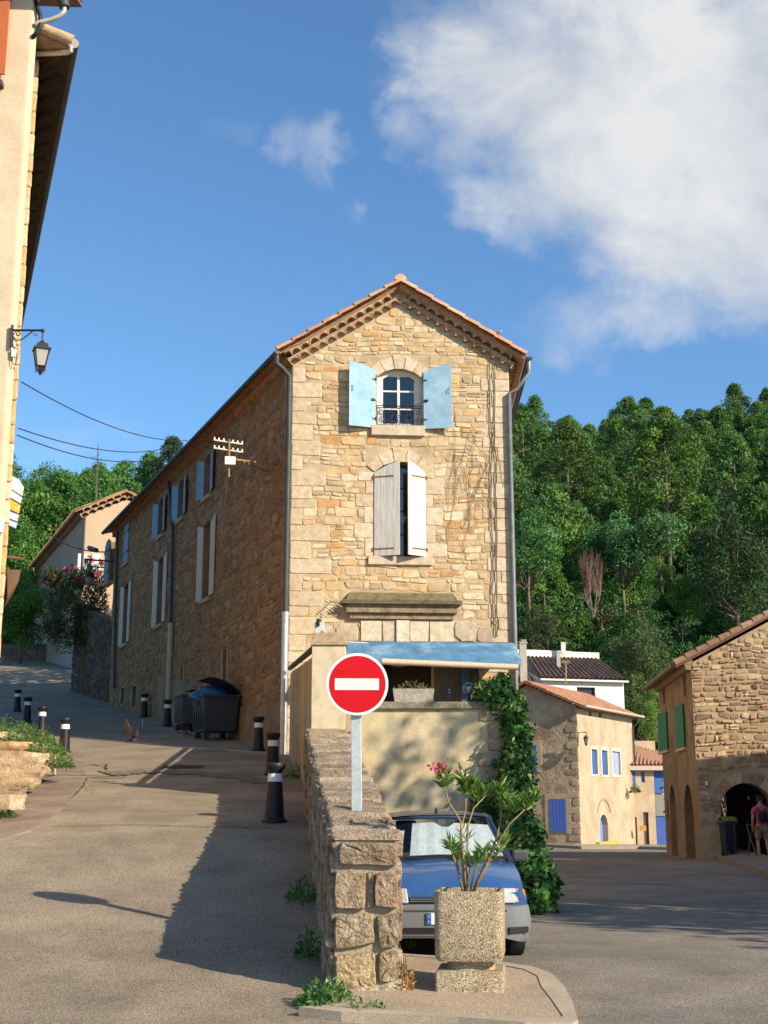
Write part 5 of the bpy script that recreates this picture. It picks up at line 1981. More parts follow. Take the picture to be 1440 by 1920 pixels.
# ------------------------------------------------------------------ the blue car
def build_car():
    Y = 13.40
    X = P(846, 1500, Y).x
    z0 = RZ(Y) + 0.0
    H = thing('parked_car', 'small blue hatchback with grey bumpers and a silver sunshade, parked beside the low wall', 'car', (X, Y, z0), rz=R_(2.0))
    PAINT = mat('blue car paint', (0.030, 0.095, 0.26), 0.36, 0.05, 2.0, coat=0.6, spec=0.5, col2=(0.04, 0.115, 0.28), c2scale=3)
    DARKP = mat('dark blue roof paint', (0.02, 0.035, 0.075), 0.4, 0.1, 3.0, coat=0.4, spec=0.5)
    GREY = mat('grey bumper plastic', (0.17, 0.18, 0.19), 0.55, 0.08, 4.0, speck=0.08)
    BLACK = mat('black rubber', (0.012, 0.012, 0.012), 0.6, 0.1)
    GL = glass_mat('car glass', (0.86, 0.90, 0.88), 0.06)
    kw = dict(world=False)

    def loft(st, mats_of=None, close_front=False, close_back=False):
        mb = MB()
        vs = []
        n = len(st[0][1])
        for y, prof in st:
            full = prof + [(-x, z) for x, z in prof[-2::-1]]
            vs += [(x, y, z) for x, z in full]
        m = 2 * n - 1
        for i in range(len(st) - 1):
            fs = []
            for j in range(m - 1):
                fs.append((i * m + j, i * m + j + 1, (i + 1) * m + j + 1, (i + 1) * m + j))
            mb.f += fs
            mb.m += [0] * len(fs)
            mb.t += [(1, 1, 1)] * len(fs)
        mb.v = vs
        if close_front:
            mb.f.append(tuple(range(m)))
            mb.m.append(0)
            mb.t.append((1, 1, 1))
        if close_back:
            mb.f.append(tuple((len(st) - 1) * m + j for j in range(m))[::-1])
            mb.m.append(0)
            mb.t.append((1, 1, 1))
        return mb
    # body shell, half section from the sill outwards and over the bonnet
    S_ = [(0.10, [(0.60, 0.50), (0.70, 0.52), (0.73, 0.58), (0.69, 0.665), (0.40, 0.685), (0, 0.69)]),
          (0.16, [(0.64, 0.42), (0.745, 0.50), (0.765, 0.59), (0.72, 0.70), (0.42, 0.725), (0, 0.735)]),
          (0.32, [(0.70, 0.30), (0.785, 0.44), (0.80, 0.60), (0.745, 0.755), (0.46, 0.79), (0, 0.805)]),
          (0.60, [(0.73, 0.25), (0.80, 0.42), (0.812, 0.62), (0.762, 0.83), (0.50, 0.875), (0, 0.895)]),
          (1.00, [(0.74, 0.22), (0.805, 0.40), (0.815, 0.64), (0.775, 0.89), (0.55, 0.945), (0, 0.975)]),
          (1.12, [(0.74, 0.22), (0.805, 0.40), (0.815, 0.64), (0.775, 0.91), (0.60, 0.945), (0, 0.96)]),
          (1.9, [(0.74, 0.20), (0.805, 0.40), (0.815, 0.64), (0.78, 0.92), (0.60, 0.93), (0, 0.93)]),
          (3.0, [(0.74, 0.22), (0.80, 0.40), (0.81, 0.64), (0.77, 0.93), (0.60, 0.94), (0, 0.94)]),
          (3.5, [(0.72, 0.30), (0.77, 0.42), (0.78, 0.64), (0.74, 0.90), (0.58, 0.92), (0, 0.92)]),
          (3.62, [(0.66, 0.34), (0.72, 0.44), (0.73, 0.64), (0.70, 0.86), (0.55, 0.88), (0, 0.88)])]
    mb = loft(S_, close_front=True, close_back=True)
    o = mb.build('body', PAINT, H, smooth=True, world=False, angle=38)
    # bonnet crease lines and its shut line to the cowl
    mb = MB()
    mb.box((0, 1.03, 0.972), (1.34, 0.10, 0.02))
    mb.build('cowl', BLACK, H, world=False)
    # bumpers
    B_ = [(0.0, [(0.50, 0.245), (0.56, 0.28), (0.60, 0.40), (0.58, 0.53), (0.3, 0.545), (0, 0.55)]),
          (0.05, [(0.66, 0.205), (0.70, 0.26), (0.735, 0.40), (0.72, 0.55), (0.4, 0.56), (0, 0.56)]),
          (0.16, [(0.74, 0.19), (0.79, 0.25), (0.815, 0.40), (0.79, 0.545), (0.4, 0.56), (0, 0.56)]),
          (0.42, [(0.775, 0.20), (0.815, 0.26), (0.830, 0.40), (0.815, 0.54), (0.4, 0.55), (0, 0.55)]),
          (0.50, [(0.765, 0.22), (0.805, 0.28), (0.815, 0.40), (0.80, 0.53), (0.4, 0.54), (0, 0.54)])]
    mb = loft(B_, close_front=True)
    bp = mb.build('bumper', GREY, H, smooth=True, world=False, angle=38)
    mb = MB()
    mb.box((0, -0.003, 0.315), (0.98, 0.02, 0.055))
    for s in (-1, 1):
        mb.box((s * 0.665, 0.035, 0.315), (0.22, 0.03, 0.06), rz=s * 0.40)
    mb.build('air_intake', BLACK, bp, world=False)
    mb = MB()
    mb.box((0, -0.004, 0.505), (1.1, 0.012, 0.012))
    mb.box((0, -0.004, 0.262), (1.0, 0.012, 0.010))
    mb.build('bumper_groove', mat('groove', (0.05, 0.05, 0.05), 0.7), bp, world=False)
    mb = MB()
    for s in (-1, 1):
        mb.box((s * 0.70, 0.045, 0.255), (0.10, 0.02, 0.03), rz=s * 0.5)
    R2 = [(y + 0, p) for y, p in [(3.50, [(0.78, 0.24), (0.80, 0.30), (0.81, 0.42), (0.79, 0.56), (0.4, 0.57), (0, 0.57)]),
                                  (3.66, [(0.70, 0.26), (0.74, 0.32), (0.75, 0.42), (0.73, 0.54), (0.4, 0.55), (0, 0.55)])]]
    mb2 = loft(R2, close_back=True)
    mb2.build('bumper', GREY, H, smooth=True, world=False, angle=38)
    # plate
    mb = MB()
    mb.box((0, -0.012, 0.43), (0.52, 0.012, 0.11))
    pl = mb.build('number_plate', mat('plate white', (0.72, 0.72, 0.70), 0.4), H, world=False)
    mb = MB()
    mb.box((-0.238, -0.0195, 0.43), (0.046, 0.006, 0.108))
    mb.build('blue_strip', mat('plate blue', (0.01, 0.10, 0.42), 0.4), pl, world=False)
    mb = MB()
    for s in range(10):
        a = s * 2 * math.pi / 10
        mb.box((-0.238 + 0.012 * math.cos(a), -0.0235, 0.452 + 0.012 * math.sin(a)), (0.004, 0.002, 0.004))
    mb.box((-0.244, -0.0235, 0.398), (0.004, 0.002, 0.026))
    mb.box((-0.238, -0.0235, 0.409), (0.012, 0.002, 0.004))
    mb.box((-0.240, -0.0235, 0.399), (0.008, 0.002, 0.004))
    mb.build('plate_letter', mat('plate yellow', (0.75, 0.62, 0.1), 0.5), pl, world=False)
    # grille slot with chrome lips
    mb = MB()
    mb.box((0, 0.085, 0.60), (0.86, 0.03, 0.055))
    gr = mb.build('grille', BLACK, H, world=False)
    mb = MB()
    for z in (0.59, 0.612):
        mb = MB()
        mb.box((0, 0.066, z), (0.84, 0.012, 0.009))
        mb.build('chrome_bar', mat('chrome', (0.75, 0.72, 0.68), 0.2, 0.02, metal=0.9), gr, world=False)
    # headlamps
    LENS = mat('headlamp glass', (0.46, 0.47, 0.46), 0.16, 0.25, 30.0, spec=0.8, coat=0.8, stretch=(6, 1, 1))
    AMB = mat('amber lens', (0.75, 0.20, 0.02), 0.25, 0.1, 30, coat=0.6)
    for s in (-1, 1):
        mb = MB()

        def q(x, y, z):
            return (s * x, y, z)
        f = [q(0.435, 0.045, 0.572), q(0.655, 0.07, 0.572), q(0.66, 0.125, 0.712), q(0.455, 0.08, 0.715)]
        b = [(x, y + 0.16, z - 0.005) for x, y, z in f]
        mb.box8([f[0], f[1], b[1], b[0], f[3], f[2], b[2], b[3]])
        hl = mb.build('headlight', LENS, H, world=False, bevel=0.012)
        mb = MB()
        f = [q(0.66, 0.073, 0.577), q(0.772, 0.185, 0.582), q(0.768, 0.245, 0.692), q(0.665, 0.128, 0.710)]
        b = [(x * 0.94, y + 0.16, z) for x, y, z in f]
        mb.box8([f[0], f[1], b[1], b[0], f[3], f[2], b[2], b[3]])
        mb.build('indicator', AMB, hl, world=False, bevel=0.008)
    # greenhouse: windscreen, side glass, pillars and roof
    wb, wt = [(0.72, 1.04, 0.955), (0.56, 1.66, 1.375)], None
    mb = MB()

    def sym(p):
        return (-p[0], p[1], p[2])
    n = 8
    base = [(0.71 * math.sin(t), 1.02 + 0.10 * (1 - math.cos(t)), 0.965) for t in [(-1 + 2 * i / n) * 1.15 for i in range(n + 1)]]
    base = [(0.71 * (-1 + 2 * i / n), 1.02 + 0.14 * abs(-1 + 2 * i / n) ** 2.2, 0.975 - 0.03 * abs(-1 + 2 * i / n) ** 2) for i in range(n + 1)]
    topw = [(0.555 * (-1 + 2 * i / n), 1.66 + 0.08 * abs(-1 + 2 * i / n) ** 2.2, 1.40 - 0.02 * abs(-1 + 2 * i / n) ** 2) for i in range(n + 1)]
    for i in range(n):
        mb.face([base[i], base[i + 1], topw[i + 1], topw[i]])
    ws = mb.build('windscreen', GL, H, smooth=True, world=False)
    # rubber round the windscreen
    mb = MB()
    mb.tube([Vector(base[0]), *[Vector(p) for p in topw], Vector(base[-1])], 0.022, 6)
    mb.build('windscreen_seal', DARKP, ws, smooth=True, world=False)
    # roof
    RF_ = [(1.64, [(0.575, 1.385), (0.50, 1.41), (0.3, 1.422), (0, 1.425)]),
           (1.80, [(0.59, 1.40), (0.52, 1.43), (0.3, 1.447), (0, 1.45)]),
           (2.4, [(0.60, 1.41), (0.53, 1.44), (0.3, 1.462), (0, 1.466)]),
           (3.1, [(0.585, 1.39), (0.51, 1.42), (0.3, 1.438), (0, 1.442)]),
           (3.22, [(0.57, 1.365), (0.50, 1.39), (0.3, 1.40), (0, 1.405)])]
    mb = loft(RF_)
    mb.build('roof', DARKP, H, smooth=True, world=False, angle=50)
    for s in (-1, 1):
        mb = MB()

        def p(x, y, z):
            return (s * x, y, z)
        # A, B, C pillars
        mb.tube([p(0.745, 1.10, 0.93), p(0.58, 1.74, 1.375)], 0.032, 6)
        mb.tube([p(0.765, 2.25, 0.92), p(0.595, 2.3, 1.40)], 0.04, 6)
        mb.box8([p(0.76, 3.0, 0.92), p(0.70, 3.58, 0.88), p(0.66, 3.56, 0.88), p(0.72, 3.0, 0.92), p(0.59, 3.0, 1.40), p(0.56, 3.24, 1.36), p(0.52, 3.24, 1.36), p(0.55, 3.0, 1.40)])
        mb.tube([p(0.585, 1.70, 1.385), p(0.60, 2.4, 1.41), p(0.57, 3.2, 1.37)], 0.03, 6)
        mb.build('pillar', DARKP, H, smooth=True, world=False, angle=50)
    for s in (-1, 1):
        mb = MB()
        mb.face([(s * 0.765, 1.2, 0.925), (s * 0.77, 3.05, 0.925), (s * 0.585, 3.0, 1.395), (s * 0.575, 1.74, 1.385)])
        mb.build('side_window', GL, H, world=False)
    mb = MB()
    mb.face([(0.66, 3.57, 0.90), (-0.66, 3.57, 0.90), (-0.53, 3.22, 1.375), (0.53, 3.22, 1.375)])
    mb.build('rear_window', GL, H, world=False)
    # silver concertina sunshade behind the windscreen
    mb = MB()
    m = 14
    lo, hi = [], []
    for i in range(m + 1):
        t = -0.66 + 1.36 * i / m
        off = 0.085 + (0.013 if i % 2 else 0.0)
        zt = 1.345 - (0.05 if i in (7, 8) else 0.0) - 0.05 * abs(t) - (0.07 if i < 3 else 0)
        xb, xt = t * 0.98, t * 0.80
        yb = 1.02 + 0.14 * abs(t) ** 2.2 + off
        yt = 1.64 + 0.08 * abs(t) ** 2.2 + off
        zb = 0.985
        k = (zt - 0.96) / (1.40 - 0.96)
        lo.append((xb, yb + 0.03, zb))
        hi.append((xb + (xt - xb) * k, yb + (yt - yb) * k, zt))
    for i in range(m):
        if i in (2,):
            continue
        mb.face([lo[i], lo[i + 1], hi[i + 1], hi[i]])
    ss = mb.build('sunshade', mat('silver sunshade', (0.80, 0.82, 0.83), 0.35, 0.12, 12.0, 0.5, 20, metal=0.3), H, world=False)
    # dark cabin: seats and dashboard
    mb = MB()
    mb.box((0, 1.35, 0.93), (1.30, 0.45, 0.05))
    for s in (-1, 1):
        mb.box((s * 0.35, 2.2, 0.95), (0.46, 0.16, 0.55))
        mb.box((s * 0.35, 2.22, 1.27), (0.24, 0.10, 0.16))
    mb.box((0, 3.0, 0.95), (1.2, 0.16, 0.45))
    mb.build('cabin', mat('cabin grey', (0.05, 0.05, 0.05), 0.9), H, world=False, bevel=0.02)
    # wipers
    for pp in ([(-0.42, 0.98, 0.985), (-0.05, 1.02, 1.0), (0.28, 1.06, 0.992)], [(0.12, 0.97, 0.985), (0.45, 1.02, 0.99), (0.62, 1.10, 0.97)]):
        mb = MB()
        mb.tube(pp, 0.012, 6)
        mb.build('wiper', BLACK, H, world=False)
    # mirrors
    for s in (-1, 1):
        mb = MB()
        mb.box((s * 0.865, 1.32, 0.985), (0.19, 0.11, 0.13), rz=s * 0.15)
        mb.box((s * 0.78, 1.33, 0.95), (0.06, 0.06, 0.06))
        mb.build('wing_mirror', mat('mirror housing', (0.05, 0.05, 0.055), 0.5), H, world=False, bevel=0.03)
    # aerial stub
    mb = MB()
    mb.tube([(-0.02, 1.80, 1.44), (-0.02, 1.83, 1.50)], [0.02, 0.008], 6)
    mb.build('aerial', BLACK, H, world=False)
    # wheels
    for (x, y) in ((0.71, 0.68), (-0.71, 0.68), (0.71, 3.05), (-0.71, 3.05)):
        Mx = Matrix.Rotation(math.pi / 2, 3, 'Y')
        mb = MB()
        mb.lathe([(0.15, -0.085), (0.24, -0.088), (0.272, -0.07), (0.278, -0.02), (0.278, 0.02), (0.272, 0.07), (0.24, 0.088), (0.15, 0.085)], (x, y, 0.278), 28, M=Mx)
        wh = mb.build('wheel', mat('tyre rubber', (0.02, 0.02, 0.021), 0.8, 0.15, 8.0), H, smooth=True, world=False, angle=40)
        mb = MB()
        s = 1 if x > 0 else -1
        mb.lathe([(0.165, 0.07 * s), (0.15, 0.085 * s), (0.05, 0.09 * s), (0.0, 0.092 * s)], (x, y, 0.278), 20, M=Mx)
        mb.build('rim', mat('wheel trim', (0.30, 0.31, 0.32), 0.4, metal=0.4), wh, smooth=True, world=False, angle=40)
    mb = MB()
    mb.box((0, 1.9, 0.24), (1.40, 3.3, 0.06))
    mb.build('underbody', BLACK, H, world=False)
    # badge
    mb = MB()
    mb.prism([(-0.03, 0), (0, -0.045), (0.03, 0), (0, 0.045)], Frame((0, 0.095, 0.665), (1, 0, 0), (0, -1, 0)), 0, 0.012)
    mb.build('badge', MATS['chrome'], H, world=False)


build_car()
# ------------------------------------------------------------------ bins by the side wall
def make_bin(name, label, loc, rz, w, d, h, body, lid, ang, bag=True, stripe=None):
    """wheeled container: long side w along local x, front at -y"""
    root = thing(name, label, 'wheeled bin', loc, None, rz)
    MBd, ML = mat(body[0], body[1], 0.55, 0.15, 3.0, 0.1, 40), mat(lid[0], lid[1], 0.5, 0.12, 3.0)
    z0, t = 0.20, 0.86
    mb = MB()
    a, b = w / 2, d / 2
    vs = [(-a * t, -b * t, z0), (a * t, -b * t, z0), (a * t, b * t, z0), (-a * t, b * t, z0),
          (-a, -b, h), (a, -b, h), (a, b, h), (-a, b, h),
          (-a + .04, -b + .04, h), (a - .04, -b + .04, h), (a - .04, b - .04, h), (-a + .04, b - .04, h),
          (-a * t + .04, -b * t + .04, z0 + .3), (a * t - .04, -b * t + .04, z0 + .3), (a * t - .04, b * t - .04, z0 + .3), (-a * t + .04, b * t - .04, z0 + .3)]
    fs = [(3, 2, 1, 0)] + [(i, (i + 1) % 4, 4 + (i + 1) % 4, 4 + i) for i in range(4)] + [(4 + i, 4 + (i + 1) % 4, 8 + (i + 1) % 4, 8 + i) for i in range(4)] + \
         [(8 + i, 8 + (i + 1) % 4, 12 + (i + 1) % 4, 12 + i) for i in range(4)] + [(12, 13, 14, 15)]
    mb.raw(vs, fs)
    for i in range(5):
        x = -a * 0.8 + 1.6 * a * i / 4
        mb.box((x * 0.93, -b * 0.95, (z0 + h) / 2), (0.05, 0.05, (h - z0) * 0.86))
    mb.box((0, -b - 0.02, h - 0.03), (w + 0.06, 0.06, 0.07))
    mb.box((-a - 0.02, 0, h - 0.03), (0.06, d, 0.07))
    mb.box((a + 0.02, 0, h - 0.03), (0.06, d, 0.07))
    body_o = mb.build('body', MBd, root, world=False, bevel=0.015)
    if stripe:
        mb = MB()
        mb.box((-a * 0.93 - 0.035, -b * 0.45, h * 0.6), (0.01, 0.03, 0.35))
        mb.build('reflector', M_WHITE, body_o, world=False)
    # lid hinged at the back edge
    mb = MB()
    L = Matrix.Translation((0, b, h + 0.02)) @ Matrix.Rotation(-ang, 4, 'X')
    n = 6
    pts = []
    for i in range(n + 1):
        tt = i / n
        pts.append((-d * tt, 0.13 * math.sin(math.pi * min(1, tt * 0.85 + 0.1))))
    for k, off in enumerate((0.0, -0.025)):
        pass
    for i in range(n):
        (y0, h0), (y1, h1) = pts[i], pts[i + 1]
        q = [L @ Vector(p) for p in [(-a - .03, y0, h0), (a + .03, y0, h0), (a + .03, y1, h1), (-a - .03, y1, h1),
                                     (-a - .03, y0, h0 + .03), (a + .03, y0, h0 + .03), (a + .03, y1, h1 + .03), (-a - .03, y1, h1 + .03)]]
        mb.box8(q)
    mb.build('lid', ML, root, world=False)
    for (x, y) in ((-a * .7, -b * .7), (a * .7, -b * .7), (-a * .7, b * .7), (a * .7, b * .7)):
        mb = MB()
        mb.lathe([(0.03, -0.03), (0.095, -0.03), (0.10, 0), (0.095, 0.03), (0.03, 0.03)], (x, y, 0.10), 14, M=Matrix.Rotation(math.pi / 2, 3, 'Y'))
        mb.box((x, y, 0.17), (0.05, 0.06, 0.10))
        mb.build('wheel', mat('bin wheel', (0.03, 0.03, 0.03), 0.7), root, world=False)
    return root


def bag(name, label, c, s, col, seed=1):
    r = random.Random(seed)
    mb = MB()
    n = 14
    k = 9
    ph = [r.uniform(0, 6) for _ in range(6)]
    for i in range(k + 1):
        for j in range(n):
            a, b = 2 * math.pi * j / n, math.pi * i / k
            q = 1 + 0.13 * math.sin(3 * a + ph[0] + 2 * b) + 0.10 * math.sin(5 * a + ph[1] - 3 * b) + 0.06 * math.sin(9 * a + ph[2] + 6 * b)
            mb.v.append((c[0] + s[0] * math.sin(b) * math.cos(a) * q, c[1] + s[1] * math.sin(b) * math.sin(a) * q, c[2] + s[2] * -math.cos(b) * (q if i < k else 1)))
    for i in range(k):
        for j in range(n):
            mb.f.append((i * n + j, i * n + (j + 1) % n, (i + 1) * n + (j + 1) % n, (i + 1) * n + j))
            mb.m.append(0)
            mb.t.append((1, 1, 1))
    o = mb.build(name, mat(name + ' plastic ' + str(seed), col, 0.38, 0.15, 8, 0.6, 14), smooth=True)
    return tag(o, label, 'bag')


def build_bins():
    ua = math.atan2(W.U.y, W.U.x)
    d = 1.05
    u = W.px(455, 1400)[0]
    p = W(u + 0.75, 0, 0.62)
    z = LZ(p.y)
    # long side follows the wall, lid opens from the wall side
    rz = ua
    b = make_bin('waste_container', 'large dark grey wheeled waste container with its lid propped open, against the side wall', (p.x, p.y, z), rz + math.pi,
                 1.35, 1.05, 1.22, ('dark grey bin plastic', (0.035, 0.038, 0.045)), ('dark lid plastic', (0.022, 0.026, 0.034)), R_(25), True, True)
    c = p + Vector((0, 0, z + 1.24)) + W.N * 0.12
    bag('rubbish_bag', 'bright blue rubbish bag bulging out of the open container', (c.x, c.y, c.z - 0.02), (0.55, 0.5, 0.30), (0.012, 0.075, 0.19), 3)
    q = P(377, 1296, p.y - 0.1)
    bag('rubbish_bag', 'small dull yellow bag at the left rim of the open container', (q.x, q.y, q.z), (0.10, 0.10, 0.10), (0.28, 0.18, 0.03), 5)
    u2 = W.px(342, 1370)[0]
    p2 = W(u2 - 1.4, 0, 0.75)
    p2 = P(350, 1500, 40.6)
    make_bin('recycling_bin', 'grey wheeled recycling bin with a yellow lid behind the big container', (p2.x, p2.y, LZ(p2.y)), rz + math.pi, 1.0, 0.75, 1.10,
             ('bin grey', (0.07, 0.075, 0.085)), ('yellow lid', (0.30, 0.20, 0.02)), 0.0, False, True)
    # litter at the wall foot
    r = random.Random(2)
    for (px, py, s, col, lab) in ((352, 1378, 0.16, (0.45, 0.30, 0.26), 'crumpled pinkish paper litter beside the bollard before the bins'),
                                  (340, 1375, 0.14, (0.5, 0.44, 0.4), 'crumpled pale paper litter below the yellow lidded bin'),
                                  (393, 1388, 0.12, (0.5, 0.5, 0.5), 'white scrap of litter under the big open container')):
        g = hit(px, py, LZ)
        g = P(px, py, min(g.y, 40.5))
        mb = MB()
        k = 6
        vs = []
        for i in range(k):
            for j in range(k):
                vs.append((g.x + s * (i / 2.5 - 1) + r.uniform(-.02, .02), g.y + s * (j / 2.5 - 1), LZ(g.y) + 0.03 + r.uniform(0, s * 0.9) * (1 - abs(i / 2.5 - 1)) * (1 - abs(j / 2.5 - 1) * 0.6)))
        mb.raw(vs, [(i * k + j, i * k + j + 1, (i + 1) * k + j + 1, (i + 1) * k + j) for i in range(k - 1) for j in range(k - 1)])
        o = mb.build('litter', mat('paper ' + str(px), col, 0.8))
        tag(o, lab, 'litter')


build_bins()


# ------------------------------------------------------------------ insulator bracket on the side wall
def build_bracket():
    Y = 33.35
    a = W(W.px(519, 872)[0], W.px(519, 872)[1], 0.0)
    H = thing('insulator_bracket', 'rusty bracket with two rows of white insulators and a white box on the side wall', 'wire bracket', tuple(a))
    mb = MB()
    m0, m1 = P(430, 824, Y), P(429, 894, Y)
    mb.tube([m0, m1], 0.028, 8)
    j = P(444, 862, Y + 0.05)
    mb.tube([P(430, 862, Y), j, a], 0.03, 8)
    b = W(W.px(505, 885)[0], W.px(505, 885)[1], 0.0)
    mb.tube([j, b], 0.026, 8)
    mb.build('arm', mat('rusty bracket', (0.33, 0.19, 0.09), 0.8, 0.25, 14, speck=0.2), H)
    mb = MB()
    for (y0, y1) in ((825, 833), (840, 848)):
        p, q = P(401, y0, Y - 0.1), P(455, y1, Y + 0.1)
        mb.tube([p, p.lerp(q, 0.42)], 0.022, 6)
        mb.tube([p.lerp(q, 0.58), q], 0.022, 6)
        mb.tube([p.lerp(q, 0.42), p.lerp(q, 0.58)], 0.012, 6)
        for t in (0.02, 0.17, 0.34, 0.66, 0.82, 0.98):
            c = p.lerp(q, t)
            mb.tube([c, c + Vector((0, 0, 0.085))], [0.03, 0.018], 8)
    mb.build('insulators', mat('white porcelain', (0.74, 0.66, 0.56), 0.4), H)
    c = P(431, 864, Y - 0.08)
    Fb = Frame(c, (1, 0.15, 0), (0.15, -1, 0))
    mb = MB()
    mb.fbox(Fb, -0.14, 0.15, -0.115, 0.115, -0.05, 0.05)
    bx = mb.build('casing', mat('white plastic box', (0.74, 0.72, 0.68), 0.5, 0.03), H, bevel=0.02)
    mb = MB()
    r = random.Random(1)
    x = -0.09
    for k in range(7):
        w = r.uniform(0.012, 0.022)
        mb.fbox(Fb, x, x + w, 0.05, 0.075, 0.0505, 0.0515)
        x += w + 0.008
    mb.build('small_print', mat('faint print', (0.36, 0.37, 0.38), 0.6), bx)


build_bracket()


# ------------------------------------------------------------------ left: stucco house, stone house behind it
def build_left_houses():
    Y = 18.0
    xc = P(0, 1215, Y).x
    ang = R_(3)
    F = Frame((xc, Y, 0), (-math.cos(ang), -math.sin(ang), 0), (math.sin(ang), -math.cos(ang), 0))   # u grows to the left
    # corner line of the stucco: read at a height
    uc = F.px(40, 450)[0]
    top = F.px(70, 5)[1]
    H = thing('stucco_house', 'pale stucco house at the left edge, with a red shutter and a wall lantern', 'house', (xc, Y, 0))
    MS = mat('pale stucco', (0.66, 0.51, 0.35), 0.93, 0.07, 1.5, 0.35, 60, speck=0.08, sscale=40, col2=(0.60, 0.45, 0.30), c2scale=1.2)
    mb = MB()
    sh = F.px(4, 75)
    wz0, wz1 = F.px(5, 158)[1], F.px(5, 158)[1] + 1.9
    wu = F.px(16, 80)[0]
    hole = [(wu + 0.55, wu + 1.5, wz0, wz1, 0.3)]
    wall_cells(mb, F, uc + 0.10, uc + 9, -0.3, top + 0.3, hole, 0.0, 0)
    # rounded corner and side return
    k = 6
    for i in range(k):
        a0, a1 = math.pi / 2 * i / k, math.pi / 2 * (i + 1) / k
        c0 = (uc + 0.10 - 0.10 * math.sin(a0), -0.10 + 0.10 * math.cos(a0))
        c1 = (uc + 0.10 - 0.10 * math.sin(a1), -0.10 + 0.10 * math.cos(a1))
        mb.face([F(c0[0], -0.3, c0[1]), F(c1[0], -0.3, c1[1]), F(c1[0], top + 0.3, c1[1]), F(c0[0], top + 0.3, c0[1])])
    sdir = Vector((-math.sin(R_(19.2)), math.cos(R_(19.2)), 0))
    e = F(uc, 0, -0.10)
    e2 = e + sdir * 1.2
    up = Vector((0, 0, 1))
    mb.face([e - up * .3, e2 - up * .3, e2 + up * (top + .3), e + up * (top + .3)])
    l0 = F(uc + 9, 0, 0)
    l2 = l0 + sdir * 1.2
    mb.face([l0 - up * .3, l2 - up * .3, l2 + up * (top + .3), l0 + up * (top + .3)])
    mb.face([l2 - up * .3, e2 - up * .3, e2 + up * (top + .3), l2 + up * (top + .3)])
    mb.build('wall', MS, H)
    mb = MB()
    r0 = [F(uc - 0.45, top + 0.30, 0.45), F(uc + 9.2, top + 0.30, 0.45)]
    r1 = [F(uc - 0.45, top + 0.85, -1.2), F(uc + 9.2, top + 0.85, -1.2)]
    tile_roof(mb, r0[1], r0[0], r1[0], r1[1], 0.21, 0.04, 0.38, 0, DTILES)
    mb.build('roof', M_TILE, H)
    # red shutter hinged left of the frame, open flat
    leaf('shutter', F, wu + 0.52, -1, R_(4), 0.52, wz0 + 0.12, wz1, wz1, mat('red brown paint', (0.50, 0.13, 0.045), 0.65, 0.12, 6, stretch=(8, 8, 0.5)), H, planks=3, d=0.05)
    mb = MB()
    mb.fbox(F, wu + 0.02, wu + 1.7, wz0 - 0.08, wz0 + 0.0, -0.2, 0.14)
    mb.build('sill', mat('dark sill', (0.10, 0.075, 0.06), 0.9), H)
    glazing(F, hole[0][0], hole[0][1], wz0, wz1, -0.2, H)
    # gutter end and its pipe above the frame edge
    mb = MB()
    gp = lambda x, y: P(x, y, Y - 0.0)
    mb.tube([gp(110, -60), gp(118, -10), gp(121, 14)], 0.085, 10)
    mb.build('gutter', M_ZINC, H, smooth=True, angle=50)
    mb = MB()
    mb.tube([gp(121, 12), gp(120, 22), gp(112, 30), gp(96, 37), gp(74, 42), gp(66, 46)], 0.04, 10)
    mb.build('gutter_pipe', mat('pale zinc', (0.52, 0.47, 0.38), 0.5, 0.15, 5, metal=0.3), H, smooth=True, angle=60)
    mb = MB()
    mb.tube([gp(64, -10), gp(70, 14), gp(76, 30), gp(76, 48), gp(70, 62), gp(60, 70)], 0.035, 8)
    mb.build('cable', M_IRON, H, smooth=True)
    mb = MB()
    c = F.px(2, 985)
    mb.fbox(F, c[0] - 0.05, c[0] + 0.12, c[1] - 0.12, c[1] + 0.11, 0, 0.07)
    mb.build('wall_box', M_WHITE, H, bevel=0.015)

    # --- wall lantern
    Yl = Y - 0.06
    b = F.px(22, 650)
    base = F(b[0], b[1], 0)
    Ln = thing('wall_lantern', 'black four sided street lantern hanging from a scrolled bracket on the stucco house', 'street lamp', tuple(base))
    mb = MB()
    p = lambda x, y, dy=0.0: P(x, y, Yl + dy)
    mb.tube([p(22.5, 610), p(21, 650)], 0.016, 6)
    mb.box8([p(21, 650) + Vector(v) for v in ((-.015, -.01, 0), (.015, -.01, 0), (.015, .03, 0), (-.015, .03, 0))] + [p(23, 609) + Vector(v) for v in ((-.015, -.01, 0), (.015, -.01, 0), (.015, .03, 0), (-.015, .03, 0))])
    mb.tube([p(23, 619), p(78, 619.5)], 0.017, 8)
    mb.sphere(p(80, 620), 0.032, 10)
    sc = []
    for k in range(14):
        t = k / 13
        a = -0.3 + t * 8.2
        rr = 0.055 * (1 - 0.75 * t)
        c = p(33, 626)
        sc.append(c + Vector((rr * math.cos(math.pi - a), 0, rr * math.sin(math.pi - a))))
    mb.tube(sc, 0.008, 6)
    mb.tube([p(24, 622), p(25, 633), p(31, 638), p(40, 637), p(50, 630), p(61, 621)], 0.009, 6)
    sc = [p(64, 621), p(63, 627), p(66, 630), p(69.5, 628), p(69, 624)]
    mb.tube(sc, 0.006, 6)
    mb.build('bracket', M_IRON, Ln)
    s = Yl / FPX
    cx_, top_ = 78.5, 640
    cc = p(77.5, 668)
    rot = R_(22)

    def sq(h, z):
        return [(cc.x + h * (math.cos(rot) * x - math.sin(rot) * y), cc.y + h * (math.sin(rot) * x + math.cos(rot) * y), z) for x, y in ((-1, -1), (1, -1), (1, 1), (-1, 1))]
    zz = lambda y: p(77, y).z
    mb = MB()

